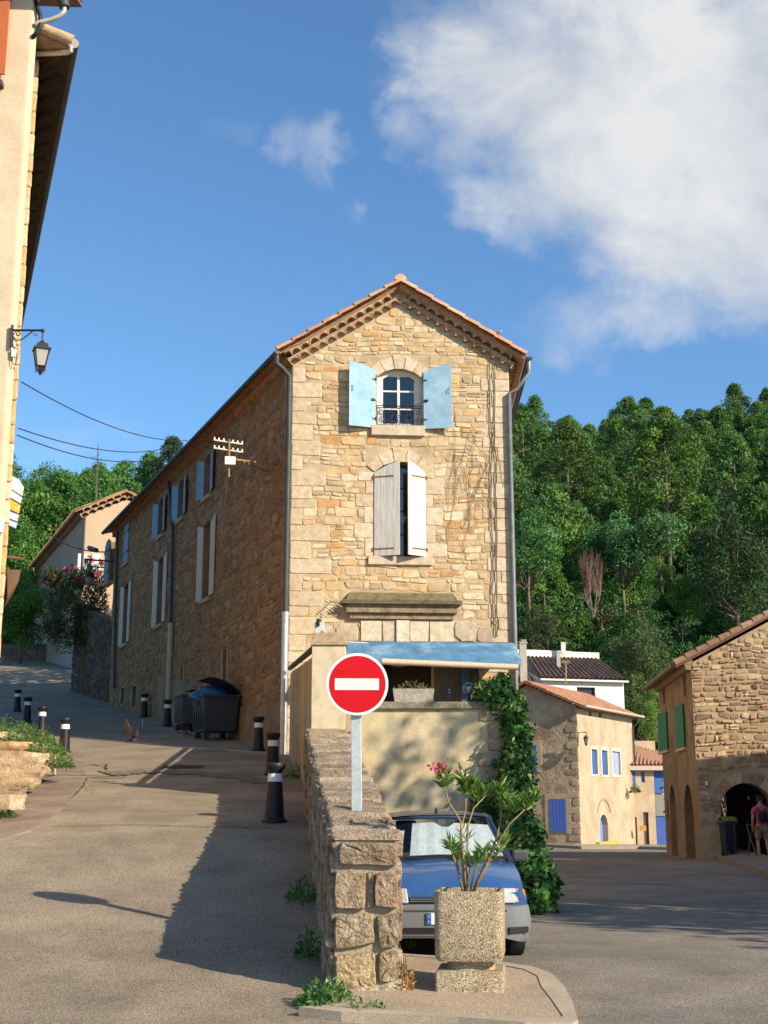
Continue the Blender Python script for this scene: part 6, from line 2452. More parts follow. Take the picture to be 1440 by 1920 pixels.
    def ring(levels):
        vs, fs = [], []
        for h, z in levels:
            vs += sq(h * s, z)
        for i in range(len(levels) - 1):
            for k in range(4):
                fs.append((4 * i + k, 4 * i + (k + 1) % 4, 4 * i + 4 + (k + 1) % 4, 4 * i + 4 + k))
        fs += [(3, 2, 1, 0), tuple(4 * (len(levels) - 1) + k for k in range(4))]
        mb.raw(vs, fs)
    ring([(16.5, zz(657)), (16.5, zz(654)), (12, zz(653.5)), (9.5, zz(645)), (4, zz(643)), (4.5, zz(641)), (1.5, zz(639))])
    mb.tube([(cc.x, cc.y, zz(640)), (cc.x, cc.y, zz(621))], 0.012, 6)
    mb.build('hood', M_IRON, Ln)
    mb = MB()
    hi, lo = sq(13.5 * s, zz(657)), sq(8 * s, zz(688))
    for k in range(4):
        mb.tube([hi[k], lo[k]], 0.012, 5)
        mb.tube([lo[k], lo[(k + 1) % 4]], 0.012, 5)
        mb.tube([lo[k], (lo[k][0], lo[k][1], zz(697))], 0.008, 5)
    ring([(8.5, zz(690)), (8, zz(688)), ])
    ring([(1.5, zz(703)), (6, zz(694)), (7, zz(690))])
    mb.build('cage', M_IRON, Ln)
    mb = MB()
    hi, lo = sq(13 * s, zz(657.5)), sq(7.6 * s, zz(687.5))
    for k in range(4):
        mb.face([hi[k], hi[(k + 1) % 4], lo[(k + 1) % 4], lo[k]])
    mb.build('pane', mat('frosted lamp pane', (0.70, 0.66, 0.58), 0.35, 0.04, trans=0.5), Ln)
    c = F.px(27, 664)
    Hb = thing('junction_box', 'small white junction box with loose black wires below the lantern bracket', 'electric box', tuple(F(*c)))
    mb = MB()
    mb.fbox(F, c[0] - 0.035, c[0] + 0.04, c[1] - 0.06, c[1] + 0.06, 0, 0.05)
    mb.build('casing', M_WHITE, Hb, bevel=0.01)
    mb = MB()
    q = lambda x, y, d=0.03: F(*F.px(x, y), d)
    mb.tube([q(21, 652), q(20, 660), q(23, 672), q(24, 682), q(28, 686), q(31, 680), q(33, 666), q(27, 655), q(24, 640)], 0.007, 5)
    mb.build('wire', M_IRON, Hb)

    # --- stone house just behind, showing a strip of quoins, its verge, eave and gutter
    Yb = 19.1
    Fb = Frame((P(5, 1215, Yb).x, Yb, 0), (-math.cos(ang), -math.sin(ang), 0), (math.sin(ang), -math.cos(ang), 0))
    ub = Fb.px(51, 450)[0]
    tb = Fb.px(75, 112)[1]
    H2 = thing('stone_house', 'stone house with a deep dark eave seen beyond the stucco house on the left', 'house', tuple(Fb(ub, 0)))
    mb = MB()
    wall_cells(mb, Fb, ub, ub + 9, -0.3, tb, [], 0.0, 0)
    quoins(mb, Fb, ub, 1, 0.2, tb - 0.05, seed=12, wl=(0.5, 0.7), ws=(0.3, 0.45), hh=(0.25, 0.42), dep=0.03, du=0.01,
           pal=[(0.62, 0.46, 0.30), (0.56, 0.38, 0.20), (0.66, 0.52, 0.36), (0.58, 0.43, 0.28), (0.60, 0.36, 0.16)])
    e = Fb(ub, 0)
    e2 = e + sdir * 16
    mb.face([e - up * .3, e2 - up * .3, e2 + up * tb, e + up * tb])
    l2 = Fb(ub + 9, 0) + sdir * 16
    mb.face([e2 - up * .3, l2 - up * .3, l2 + up * tb, e2 + up * tb])
    mb.build('wall', [mat('ochre mortar', (0.50, 0.37, 0.22), 0.95, 0.25, 4, 0.6, 50, speck=0.2), M_STONE], H2)
    # roof over the side eave; the verge tiles face the camera
    zt = Fb.px(130, 88)[1]
    sN = Vector((sdir.y, -sdir.x, 0))
    ev0 = P(136, 84, Yb - 0.35)
    ev0 = Vector((ev0.x, ev0.y, ev0.z))
    ev1 = ev0 + sdir * 17
    rg0 = ev0 - sN * 4.5 + up * 1.45
    rg1 = rg0 + sdir * 17
    mb = MB()
    tile_roof(mb, ev0, ev1, rg1, rg0, 0.22, 0.05, 0.4, 0, [(0.30, 0.20, 0.13), (0.36, 0.23, 0.14), (0.25, 0.17, 0.12), (0.40, 0.28, 0.18)])
    for i in range(8):
        a = ev0.lerp(rg0, i / 10)
        b = ev0.lerp(rg0, (i + 1.15) / 10)
        mb.tube([a + up * 0.05 - sdir * 0.03, b + up * 0.02 - sdir * 0.03], [0.10, 0.085], 10, 0, random.Random(i).choice([(0.34, 0.22, 0.13), (0.48, 0.34, 0.22), (0.27, 0.18, 0.12)]))
    mb.build('roof', M_TILE, H2, smooth=True, angle=40)
    mb = MB()
    # boarded soffit under the eave
    so0 = e + up * (tb - 0.02)
    mb.box8([so0, so0 + sdir * 16, ev1 - up * 0.12, ev0 - up * 0.12, so0 + up * 0.05, so0 + sdir * 16 + up * 0.05, ev1 - up * 0.08, ev0 - up * 0.08])
    r = random.Random(1)
    for i in range(27):
        a = so0 + sdir * (0.2 + i * 0.6) - up * 0.06
        b = ev0 + sdir * (0.2 + i * 0.6) - up * 0.10 - sN * 0.12
        mb.tube([a, b], 0.04, 4)
    mb.build('soffit', mat('dark eave wood', (0.035, 0.024, 0.016), 0.9, 0.4, 5), H2)
    mb = MB()
    g0 = P(138, 83, Yb - 0.40)
    mb.tube([g0, g0 + sdir * 17.5], 0.085, 12)
    mb.build('gutter', mat('dark gutter', (0.085, 0.08, 0.07), 0.6, 0.2, metal=0.3), H2, smooth=True, angle=60)
    mb = MB()
    mb.lathe([(0.088, 0), (0.088, 0.012), (0.01, 0.015)], g0 - sdir * 0.015, 14, M=Matrix.Rotation(math.pi / 2, 3, 'X'))
    mb.tube([P(134, 88, Yb - 0.4), P(133, 95, Yb - 0.4), P(126, 98, Yb - 0.35), P(100, 100, Yb - 0.2), P(66, 101, Yb - 0.1)], 0.045, 10)
    mb.build('gutter_pipe', MATS['pale zinc'], H2, smooth=True, angle=60)
    # --- projecting sign and things that stick out past the corner
    Ys = Yb + 0.5
    a0 = P(21, 893, Ys)
    Hs = thing('projecting_sign', 'narrow white and orange hanging sign with grey letters sticking out past the house corner', 'shop sign', tuple(P(20, 980, Ys)))
    Vr = (P(42, 914, Ys + 0.25) - P(20, 893, Ys))
    Us = Vector((Vr.x, Vr.y, 0)).normalized()
    Fs = Frame(P(10, 980, Ys), Us, Vector((Us.y, -Us.x, 0)))
    pan = [[(20, 893), (32, 899), (42, 914), (39, 930), (16, 915)], [(16, 918), (38, 933), (36, 944), (16, 932)], [(16, 936), (36, 948), (33, 963), (16, 955)],
           [(15, 959), (33, 966), (30, 978), (14, 972)], [(14, 975), (30, 981), (27, 991), (14, 985)]]
    cols = [('sign board white', (0.72, 0.68, 0.62)), ('sign board white', (0.72, 0.68, 0.62)), ('sign orange', (0.80, 0.34, 0.03)), ('sign pale blue', (0.42, 0.45, 0.52)), ('sign pale blue', (0.42, 0.45, 0.52))]
    nm = ['top_panel', 'white_panel', 'orange_panel', 'blue_panel', 'blue_panel']
    ob = []
    for poly, (cn, cl), n_ in zip(pan, cols, nm):
        mb = MB()
        mb.prism([Fs.px(x, y) for x, y in poly][::-1], Fs, -0.03, 0.03)
        ob.append(mb.build(n_, mat(cn, cl, 0.5, 0.05), Hs))
    mb = MB()
    mb.prism([Fs.px(x, y) for x, y in [(12, 893), (20, 892), (31, 897), (43, 914), (28, 993), (12, 986)]][::-1], Fs, -0.024, 0.022)
    mb.build('backing', mat('sign dark edge', (0.05, 0.06, 0.10), 0.6), Hs)
    GL_ = mat('sign grey letter', (0.28, 0.27, 0.28), 0.6)
    for chs, x, y, o_, m_, sz in (('S', 25.5, 912, 0, GL_, 0.14), ('T', 30.5, 915.5, 0, GL_, 0.14), ('B', 36, 921, 0, GL_, 0.14), ('a', 26.5, 956, 2, M_WHITE, 0.12), ('n', 31, 957, 2, M_WHITE, 0.12), ('o', 29, 974, 3, GL_, 0.07)):
        u, v = Fs.px(x, y)
        txt(chs, Fs, u, v, 0.032, sz, m_, ob[o_], sx=0.55)
    mb = MB()
    mb.tube([P(-30, 1042, Yb + 0.3), P(20, 1045, Yb + 0.35), P(46, 1049, Yb + 0.4)], 0.028, 8)
    tag(mb.build('iron_bar', mat('brown iron', (0.16, 0.085, 0.05), 0.8)), 'rusty brown iron bar sticking out of the left house below the sign', 'iron bar')
    mb = MB()
    yb = Yb + 1.0
    q = [P(14, 1068, yb), P(40, 1068, yb), P(34, 1092, yb), P(14, 1122, yb)]
    dp = sdir * 1.2
    mb.raw([*q, *[p_ + dp for p_ in q]], [(0, 1, 2, 3), (7, 6, 5, 4), (0, 4, 5, 1), (1, 5, 6, 2), (2, 6, 7, 3), (3, 7, 4, 0)])
    tag(mb.build('door_canopy', mat('brown canopy', (0.17, 0.105, 0.06), 0.85)), 'brown bracketed door canopy jutting from the left house over the street', 'canopy')


build_left_houses()


# ------------------------------------------------------------------ blocks, weeds and pigeons on the upper street
def build_street_bits():
    def block(px0, py0, px1, py1, Y, dep, col, label, seed, skew=0.0):
        """a cut stone whose front face fills the pixel rectangle"""
        a, b = P(px0, py1, Y), P(px1, py0, Y)
        r = random.Random(seed)
        mb = MB()
        n = 6
        nx, ny, nz = 6, 4, 4
        bm = bmesh.new()
        bmesh.ops.create_cube(bm, size=1.0)
        bmesh.ops.subdivide_edges(bm, edges=bm.edges, cuts=4, use_grid_fill=True)
        cx, cz = (a.x + b.x) / 2, (a.z + b.z) / 2
        sx, sz = abs(b.x - a.x), abs(b.z - a.z)
        ph = [r.uniform(0, 6) for _ in range(6)]
        for v in bm.verts:
            x, y, z = v.co * 2
            e = sum(1 for c in (x, y, z) if abs(c) > 0.99)
            k = 1.0 - 0.02 * max(0, e - 1)
            d = 0.035 * math.sin(3 * x + ph[0] + 2 * z) + 0.03 * math.sin(4 * y + ph[1] - 3 * z) + r.uniform(-0.03, 0.03)
            v.co = Vector((x * k * sx / 2 * (1 + d), y * k * dep / 2 * (1 + d), z * k * sz / 2 * (1 + d * 1.2)))
        bmesh.ops.recalc_face_normals(bm, faces=bm.faces)
        vs = [v.co.copy() for v in bm.verts]
        fs = [[v.index for v in f.verts] for f in bm.faces]
        bm.free()
        rot = Matrix.Rotation(R_(skew), 3, 'Z')
        mb.raw([rot @ v for v in vs], fs, 0, col)
        o = mb.build('stone_block', mat('cut stone block', (1, 1, 1), 0.92, 0.22, 5, 0.8, 36, tint=True, speck=0.25, sscale=60, bdist=0.05, col2=(0.75, 0.72, 0.66), c2scale=4), None, smooth=True, angle=18)
        o.location = (cx, Y + dep / 2, cz)
        tag(o, label, 'stone', 'cut stone blocks beside the upper street')
    c1, c2, c3 = (0.55, 0.40, 0.25), (0.50, 0.37, 0.24), (0.60, 0.46, 0.31)
    block(-40, 1371, 20, 1391, 27.6, 0.9, c1, 'uppermost flat stone block at the left edge, level with the weeds', 1)
    block(-40, 1390, 62, 1412, 26.0, 1.0, (0.58, 0.40, 0.22), 'long orange toned stone block lying above the other blocks', 2, -4)
    block(-40, 1407, 36, 1440, 24.6, 0.8, c2, 'grey brown stone block left of the big corner block', 3)
    block(34, 1411, 88, 1452, 24.9, 1.0, c3, 'pale tall stone block at the right end of the pile, touching the weeds', 4, 6)
    block(-60, 1432, 68, 1460, 23.4, 0.9, c2, 'long low front stone block of the middle row', 5, 2)
    block(-60, 1457, 52, 1478, 22.8, 0.9, (0.52, 0.37, 0.23), 'lowest long stone block half sunk in the ground', 6, 3)
    block(-60, 1475, 36, 1496, 22.0, 0.6, (0.40, 0.29, 0.19), 'dark weathered stone block under the front row', 7)
    block(-40, 1490, 29, 1518, 20.2, 0.5, c3, 'loose pale boulder at the left edge nearest the camera', 8, -14)

    def g(px, py):
        return hit(px, py, LZ)

    def ws(i, px, py, r, h, n, label, pal=WEED, L=0.08, z=0.0, Y=None, fz=LZ, st=1.0):
        p = hit(px, py, fz) if Y is None else P(px, py, Y)
        weed('weed_clump', label, (p.x, p.y, p.z + z), r, h, n, pal, L, i, stretch=st)
    ws(1, 52, 1392, 0.55, 0.40, 900, 'bright green weeds growing on the upper stone blocks', Y=27.0)
    ws(2, 85, 1415, 0.40, 0.34, 700, 'bushy weeds between the corner block and the sunlit bollard', Y=26.0)
    ws(3, 105, 1440, 0.34, 0.42, 700, 'pale green weeds at the foot of the sunlit bollard', Y=25.2)
    ws(4, 2, 1535, 0.24, 0.14, 200, 'small weeds at the left edge below the loose boulder')
    ws(5, 62, 1467, 0.16, 0.22, 130, 'thin weed tuft at the end of the lowest stone block')
    ws(6, 8, 1372, 0.7, 0.35, 500, 'shaded weeds at the left edge behind the stone blocks', Y=31.0)
    gr2 = [(0.04, 0.15, 0.022), (0.055, 0.19, 0.028), (0.03, 0.11, 0.018), (0.09, 0.23, 0.04)]
    ws(7, 612, 1888, 0.24, 0.20, 620, 'leafy green weeds at the foot of the low wall end', gr2, 0.06)
    ws(8, 690, 1908, 0.20, 0.13, 260, 'low weeds in the mortar below the end of the wall', gr2, 0.055)
    ws(9, 580, 1800, 0.13, 0.28, 260, 'dark weeds along the shaded side of the low wall', gr2, 0.06, st=2.2)
    ws(10, 566, 1690, 0.16, 0.24, 300, 'shaded weeds half way along the low wall', gr2, 0.06, st=2.5)
    ws(11, 560, 1460, 0.3, 0.35, 300, 'shaded weeds at the far end of the low wall beside the bollards', gr2, 0.07)
    ws(12, 759, 1856, 0.07, 0.26, 160, 'dry orange weed beside the wall end on the pavement', [(0.55, 0.30, 0.10), (0.62, 0.36, 0.14), (0.45, 0.24, 0.08)], 0.05,
       fz=lambda y: RZ(y) + 0.08)
    ws(13, 768, 1778, 0.05, 0.09, 30, 'tiny weed at the pavement edge before the car', [(0.18, 0.2, 0.06)], 0.05, fz=lambda y: RZ(y) + 0.08)
    ws(14, 600, 1905, 0.14, 0.10, 160, 'creeping weeds on the asphalt before the wall foot', gr2, 0.05)

    # pigeons
    def pigeon(name, label, c, s, heading, wings, col):
        """body along local x; wings > 0 lifts them"""
        mb = MB()
        prof = [(-0.17, 0.012, 0.012), (-0.10, 0.035, 0.028), (-0.03, 0.055, 0.052), (0.04, 0.058, 0.058), (0.09, 0.045, 0.05), (0.125, 0.028, 0.032), (0.145, 0.026, 0.028), (0.165, 0.022, 0.024), (0.18, 0.008, 0.008), (0.20, 0.003, 0.003)]
        lift = [-0.02, -0.01, 0, 0.005, 0.02, 0.05, 0.07, 0.08, 0.078, 0.074]
        n = 10
        vs = []
        for (x, ry, rz), l in zip(prof, lift):
            for k in range(n):
                a = 2 * math.pi * k / n
                vs.append((x, ry * math.cos(a), rz * math.sin(a) + l))
        fs = [(i * n + k, i * n + (k + 1) % n, (i + 1) * n + (k + 1) % n, (i + 1) * n + k) for i in range(len(prof) - 1) for k in range(n)]
        fs += [tuple(range(n)), tuple((len(prof) - 1) * n + k for k in range(n))]
        mb.raw(vs, fs, 0, col)
        # fanned tail
        mb.raw([(-0.14, -0.02, -0.015), (-0.14, 0.02, -0.015), (-0.28, 0.065, -0.03), (-0.28, -0.065, -0.03), (-0.14, -0.02, -0.007), (-0.14, 0.02, -0.007), (-0.28, 0.065, -0.025), (-0.28, -0.065, -0.025)],
               [(0, 1, 2, 3), (7, 6, 5, 4), (0, 4, 5, 1), (1, 5, 6, 2), (2, 6, 7, 3), (3, 7, 4, 0)], 0, (0.05, 0.05, 0.06))
        for sg in (-1, 1):
            if wings:
                a = [(0.06, 0.03 * sg, 0.03), (0.10, sg * (0.05 + 0.14 * math.cos(wings)), 0.03 + 0.14 * math.sin(wings)), (0.05, sg * (0.05 + 0.30 * math.cos(wings + .2)), 0.03 + 0.32 * math.sin(wings + .2)),
                     (-0.06, sg * (0.05 + 0.24 * math.cos(wings)), 0.03 + 0.24 * math.sin(wings)), (-0.09, sg * (0.05 + 0.12 * math.cos(wings)), 0.03 + 0.12 * math.sin(wings)), (-0.06, 0.03 * sg, 0.03)]
            else:
                a = [(0.07, 0.045 * sg, 0.03), (0.05, 0.062 * sg, 0.0), (-0.05, 0.058 * sg, -0.01), (-0.18, 0.025 * sg, -0.015), (-0.16, 0.015 * sg, 0.01), (-0.02, 0.03 * sg, 0.045)]
            m = len(a)
            b = [(x, y + 0.006 * sg, z + 0.006) for x, y, z in a]
            mb.raw(a + b, [tuple(range(m)), tuple(range(2 * m - 1, m - 1, -1))] + [(i, (i + 1) % m, m + (i + 1) % m, m + i) for i in range(m)], 0,
                   ((0.17, 0.115, 0.09) if sg < 0 else (0.10, 0.10, 0.11)) if wings else (0.16, 0.16, 0.18))
        for sg in (-1, 1):
            mb.tube([(0.01, 0.02 * sg, -0.04), (0.015, 0.022 * sg, -0.095)], 0.006, 5, 0, (0.35, 0.12, 0.1))
            mb.tube([(0.0, 0.022 * sg, -0.097), (0.045, 0.022 * sg, -0.098)], 0.005, 4, 0, (0.35, 0.12, 0.1))
        M = Matrix.Rotation(heading, 3, 'Z') @ Matrix.Rotation(-0.25 if wings else 0.0, 3, 'Y') @ Matrix.Scale(s, 3)
        mb.v = [tuple(M @ Vector(v)) for v in mb.v]
        o = mb.build(name, mat('feathers', (1, 1, 1), 0.8, 0.25, 30, tint=True), None, smooth=True, angle=50)
        o.location = c
        tag(o, label, 'pigeon')
    p = P(252, 1380, 29.0)
    pigeon('pigeon', 'grey pigeon with raised wings just above the upper street', (p.x, p.y, max(p.z, LZ(29.0) + 0.16)), 1.15, R_(-58), R_(55), (0.05, 0.05, 0.06))
    p = hit(198, 1447, LZ)
    pigeon('pigeon', 'tiny dark bird standing on the sunlit asphalt of the upper street', (p.x, p.y, p.z + 0.085), 0.85, R_(100), 0, (0.04, 0.035, 0.035))
    q = P(934, 627, 33.2)
    pigeon('pigeon', 'small bird perched on the right slope of the main roof', (q.x, q.y + 0.1, q.z + 0.1), 0.9, R_(20), 0, (0.30, 0.22, 0.2))
    # dry leaf
    p = hit(172, 1497, LZ)
    mb = MB()
    mb.raw([(p.x - .05, p.y, p.z + .02), (p.x, p.y - .03, p.z + .08), (p.x + .04, p.y, p.z + .17), (p.x + .0, p.y + .03, p.z + .09)], [(0, 1, 2, 3)])
    tag(mb.build('dry_leaf', mat('brown leaf', (0.33, 0.17, 0.08), 0.8)), 'curled brown leaf lying on the sunlit upper street', 'leaf')


build_street_bits()


# ------------------------------------------------------------------ house far up the street, wall, oleander, hanging lantern, cables
def build_upper_background():
    Y = 73.0
    O = P(128, 1500, Y)
    a1 = R_(12)
    F = Frame((O.x, Y, 0), (math.cos(a1), math.sin(a1), 0), (math.sin(a1), -math.cos(a1), 0))
    a2 = R_(22.5)
    F2 = Frame((O.x, Y, 0), (-math.sin(a2), math.cos(a2), 0), (-math.cos(a2), -math.sin(a2), 0))
    zt = F.px(128, 967)[1]
    ua, za = F.px(238, 936)
    H = thing('stucco_house', 'tan stucco house with a tiled gable at the top of the upper street', 'house', (O.x, Y, LZ(Y)))
    MS = mat('tan stucco', (0.56, 0.40, 0.26), 0.93, 0.08, 0.8, 0.2, 30, speck=0.06, sscale=20)
    w0 = F.px(148, 1075)[0], F.px(185, 1075)[0]
    wz = F.px(165, 1095)[1], F.px(165, 1042)[1]
    mb = MB()
    wall_cells(mb, F, 0, 2 * ua, 5, zt, [(w0[0], w0[1], wz[0], wz[1], 0.25)], 0, 0)
    mb.face([F(0, zt), F(2 * ua, zt), F(ua, za)])
    mb.build('wall', MS, H)
    mb = MB()
    Ls = F2.px(68, 1100)[0]
    mb.face([F2(0, 5), F2(Ls, 5), F2(Ls, zt), F2(0, zt)])
    e = F(2 * ua, 0)
    mb.face([F2(Ls, 5), e + F2.U * Ls + Vector((0, 0, 5)), e + F2.U * Ls + Vector((0, 0, zt)), F2(Ls, zt)])
    mb.face([e + Vector((0, 0, 5)), e + F2.U * Ls + Vector((0, 0, 5)), e + F2.U * Ls + Vector((0, 0, zt)), e + Vector((0, 0, zt))])
    mb.build('side_wall', mat('grey stucco', (0.36, 0.28, 0.215), 0.95, 0.12, 0.7, 0.2, 30), H)
    mb = MB()
    up = Vector((0, 0, 1))
    f0, f1 = F(-0.5, zt + 0.28, 0.35), F(ua, za + 0.5, 0.35)
    g0 = F(2 * ua + 0.5, zt + 0.28, 0.35)
    dv = F2.U * (Ls + 0.8)
    tile_roof(mb, f0, f0 + dv, f1 + dv, f1, 0.3, 0.06, 0.5, 0, TILES)
    tile_roof(mb, g0 + dv, g0, f1, f1 + dv, 0.3, 0.06, 0.5, 0, TILES)
    mb.build('roof', M_TILE, H)
    mb = MB()
    A, B = F(-0.1, zt - 0.1), F(ua, za)
    al = (B - A).normalized()
    genoise(mb, A, B, up - al * al.z, F.N, 2, 0.42, 0.23, 0.14, 0, 1, 0.05, 3, [(0.5, 0.3, 0.17), (0.58, 0.38, 0.24)])
    A2 = F(2 * ua + 0.1, zt - 0.1)
    al = (B - A2).normalized()
    genoise(mb, A2, B, up - al * al.z, F.N, 2, 0.42, 0.23, 0.14, 0, 1, 0.05, 3, [(0.5, 0.3, 0.17), (0.58, 0.38, 0.24)])
    genoise(mb, F2(0, zt - 0.1), F2(Ls, zt - 0.1), up, F2.N, 2, 0.42, 0.23, 0.16, 0, 1, 0.05, 4, [(0.25, 0.15, 0.1), (0.3, 0.2, 0.12)])
    mb.build('genoise', [M_TILE, M_MORTAR], H)
    fr = glazing(F, w0[0], w0[1], wz[0], wz[1], -0.1, H, 2, 3, M_WHITE, 0.12, 0.06)
    mb = MB()
    mb.fbox(F, w0[0] - 0.1, w0[0] + 0.42, wz[0], wz[1] + 0.1, 0.02, 0.08)
    mb.fbox(F, w0[1] - 0.42, w0[1] + 0.1, wz[0], wz[1] + 0.1, 0.02, 0.08)
    mb.build('shutter', M_WHITE, H)
    # whitened foot of the side wall, narrow window
    mb = MB()
    mb.fbox(F2, 0.1, Ls * 0.98, LZ(Y) - 1, LZ(Y) + 1.5, -0.02, 0.05)
    mb.build('white_plinth', mat('whitewash', (0.33, 0.30, 0.27), 0.9, 0.15, 1), H)
    mb = MB()
    mb.tube([F(0.1, zt, 0.1), F(0.1, 6, 0.1)], 0.07, 6)
    mb.build('downpipe', M_ZINC, H)
    # stone retaining wall at the bend
    mb = MB()
    Fw = Frame(P(-40, 1500, 84), (1, 0.05, 0), (0.05, -1, 0))
    Fw.O.z = 0
    zw = P(30, 1207, 84).z
    Hw = thing('stone_wall', 'dark stone retaining wall at the bend of the upper street', 'wall', tuple(Fw(2, 9)))
    mb.fbox(Fw, -2, 6, 7, zw, -0.6, 0.0, 0)
    rubble(mb, Fw, -2, 6, 8, zw, (), (0.25, 0.4), (0.3, 0.8), (0.03, 0.08), [(0.22, 0.16, 0.11), (0.27, 0.20, 0.14), (0.18, 0.13, 0.10)], 1, seed=3)
    mb.build('masonry', [M_SMORT, M_STONE], Hw)
    # dark wall with a gate between the oleander and the stone house
    Yg = 56.5
    a, b = P(120, 1500, Yg + 5), W(SL - 0.2, 0, 0)
    Fg = Frame((b.x, b.y, 0), (a - b), Vector(((a - b).y, -(a - b).x, 0)))
    if Fg.N.y > 0:
        Fg.N = -Fg.N
    Lg = ((a - b) - Vector((0, 0, (a - b).z))).length
    Hg = thing('garden_wall', 'dark stone garden wall with a tall dark gate beside the far end of the stone house', 'wall', (b.x, b.y, LZ(b.y)))
    mb = MB()
    zg = P(160, 1180, Yg + 2).z
    gt = (Fg.px(184, 1250)[0], Fg.px(172, 1250)[0])
    gt = (min(gt), max(gt))
    wall_cells(mb, Fg, 0, Lg, 3.5, zg, [(gt[0], gt[1], 3.5, zg - 0.35, 0.4)], 0, 0)
    rubble(mb, Fg, 0, Lg, 4.5, zg, [(gt[0], gt[1], 3.5, zg - 0.35)], (0.2, 0.34), (0.25, 0.6), (0.02, 0.06), [(0.10, 0.07, 0.05), (0.13, 0.09, 0.06), (0.08, 0.06, 0.045)], 1, seed=8)
    mb.face([Fg(0, zg), Fg(Lg, zg), Fg(Lg, zg, -0.5), Fg(0, zg, -0.5)])
    mb.build('masonry', [M_SMORT, M_STONE], Hg)
    mb = MB()
    mb.fbox(Fg, gt[0], gt[1], 3.5, zg - 0.35, -0.3, -0.24)
    mb.build('gate', mat('dark gate', (0.03, 0.028, 0.03), 0.7), Hg)
    # oleander above the wall
    g = np.random.default_rng(21)
    c0 = P(140, 1160, 60.5)
    H = thing('oleander_bush', 'tall shaded oleander bush with pink flowers in front of the tan stucco house', 'shrub', (c0.x, c0.y, LZ(60)))
    Ps, Ds, Pf = [], [], []
    for (px, py, rx, ry) in [(110, 1110, 26, 30), (150, 1120, 36, 36), (170, 1085, 22, 26), (120, 1150, 34, 40), (165, 1160, 34, 44), (100, 1180, 20, 26), (145, 1200, 40, 26),
                             (185, 1130, 14, 50), (185, 1200, 22, 30), (100, 1085, 14, 16), (140, 1085, 14, 16)]:
        Yc = 60.5 + g.uniform(-1, 1)
        c = np.array(P(px, py, Yc))
        k = Yc / FPX
        n = 750
        d = g.normal(0, 1, (n, 3))
        d /= np.linalg.norm(d, axis=1, keepdims=True)
        q = g.uniform(0.3, 1.1, (n, 1))
        Ps.append(c + d * q * np.array([rx * k, 0.8, ry * k]))
        Ds.append(d * 0.7 + np.array([0, 0, 0.5]))
    Pt, Dr = np.concatenate(Ps), np.concatenate(Ds)
    n = len(Pt)
    V, F_ = leaf_quads(Pt, Dr, g.uniform(0.16, 0.30, n), 0.055, g, 0, 0.4)
    np_mesh('foliage', V, F_, pick(g, [(0.055, 0.085, 0.025), (0.08, 0.10, 0.03), (0.04, 0.065, 0.022), (0.11, 0.11, 0.04)], n), M_leaf('oleander leaf'), H)
    fl = [(80, 1090, 8), (93, 1080, 9), (124, 1068, 7), (145, 1085, 6), (155, 1085, 6), (172, 1050, 6), (183, 1080, 7), (190, 1055, 6), (100, 1088, 6), (138, 1062, 4)]
    for x, y, s in fl:
        Pf = np.array(P(x, y, 59.6)) + g.normal(0, 0.06 * s / 7, (60, 3))
        V, F_ = leaf_quads(Pf, g.normal(0, 1, Pf.shape), 0.11, 0.10, g)
        np_mesh('flower', V, F_, pick(g, [(0.62, 0.10, 0.20), (0.70, 0.20, 0.30), (0.55, 0.07, 0.14)], len(Pf)), M_leaf('pink petal', 0.2), H)
    mb = MB()
    r = random.Random(3)
    for k in range(9):
        x, y = r.uniform(100, 185), r.uniform(1090, 1150)
        b_ = P(172 + r.uniform(-10, 10), 1500, 60.5)
        b_.z = LZ(60.5)
        t = P(x, y, 60.5)
        mb.tube([b_, b_.lerp(t, 0.5) + Vector((r.uniform(-.3, .3), 0, 0)), t], [0.05, 0.035, 0.012], 5)
    mb.build('stem', mat('shrub stem', (0.16, 0.12, 0.08), 0.9), H)
    # hanging lantern on the end of the stone house
    q = W(SL - 0.3, W.px(190, 1050)[1], 0)
    Yq = 54.5
    q = P(205, 1052, Yq)
    Hl = thing('hanging_lantern', 'black round hooded lantern hanging from a bar at the far end of the stone house', 'street lamp', tuple(q))
    mb = MB()
    mb.tube([P(160, 1049, Yq), P(216, 1053, Yq)], 0.04, 6)
    mb.tube([P(163, 1062, Yq), P(196, 1064, Yq)], 0.03, 6)
    mb.tube([P(160, 1047, Yq), P(160, 1058, Yq)], 0.05, 6)
    mb.tube([P(168, 1050, Yq), P(168, 1072, Yq)], 0.025, 6)
    mb.build('bracket', M_IRON, Hl)
    k = Yq / FPX
    c = P(168, 1083, Yq)
    mb = MB()
    mb.lathe([(10 * k, 0), (9 * k, 3 * k), (6.5 * k, 8 * k), (3 * k, 11 * k), (1 * k, 14 * k)], c, 14)
    mb.build('hood', M_IRON, Hl, smooth=True, angle=40)
    mb = MB()
    mb.lathe([(8.5 * k, 0), (6 * k, -13 * k), (3 * k, -15 * k)], c, 12)
    mb.build('globe', mat('dim lamp glass', (0.25, 0.22, 0.16), 0.3), Hl, smooth=True, angle=60)
    # cables
    cm = mat('dark cable', (0.03, 0.035, 0.05), 0.7)

    def cable(label, a, b, sag, r=0.012):
        a, b = Vector(a), Vector(b)
        pts = [a.lerp(b, t / 16) - Vector((0, 0, sag * 4 * (t / 16) * (1 - t / 16))) for t in range(17)]
        mb = MB()
        mb.tube(pts, r, 5)
        tag(mb.build('cable', cm), label, 'cable', 'overhead cables between the houses')
    cable('uppermost overhead cable, sagging from the left house to the main roof', P(40, 716, 24), P(352, 826, 42), 0.35, 0.013)
    cable('middle overhead cable crossing the sky to the main roof', P(34, 803, 24), P(322, 838, 44), 0.32, 0.013)
    cable('lowest overhead cable across the sky above the tan house', P(32, 816, 24), P(312, 853, 44.5), 0.38, 0.013)
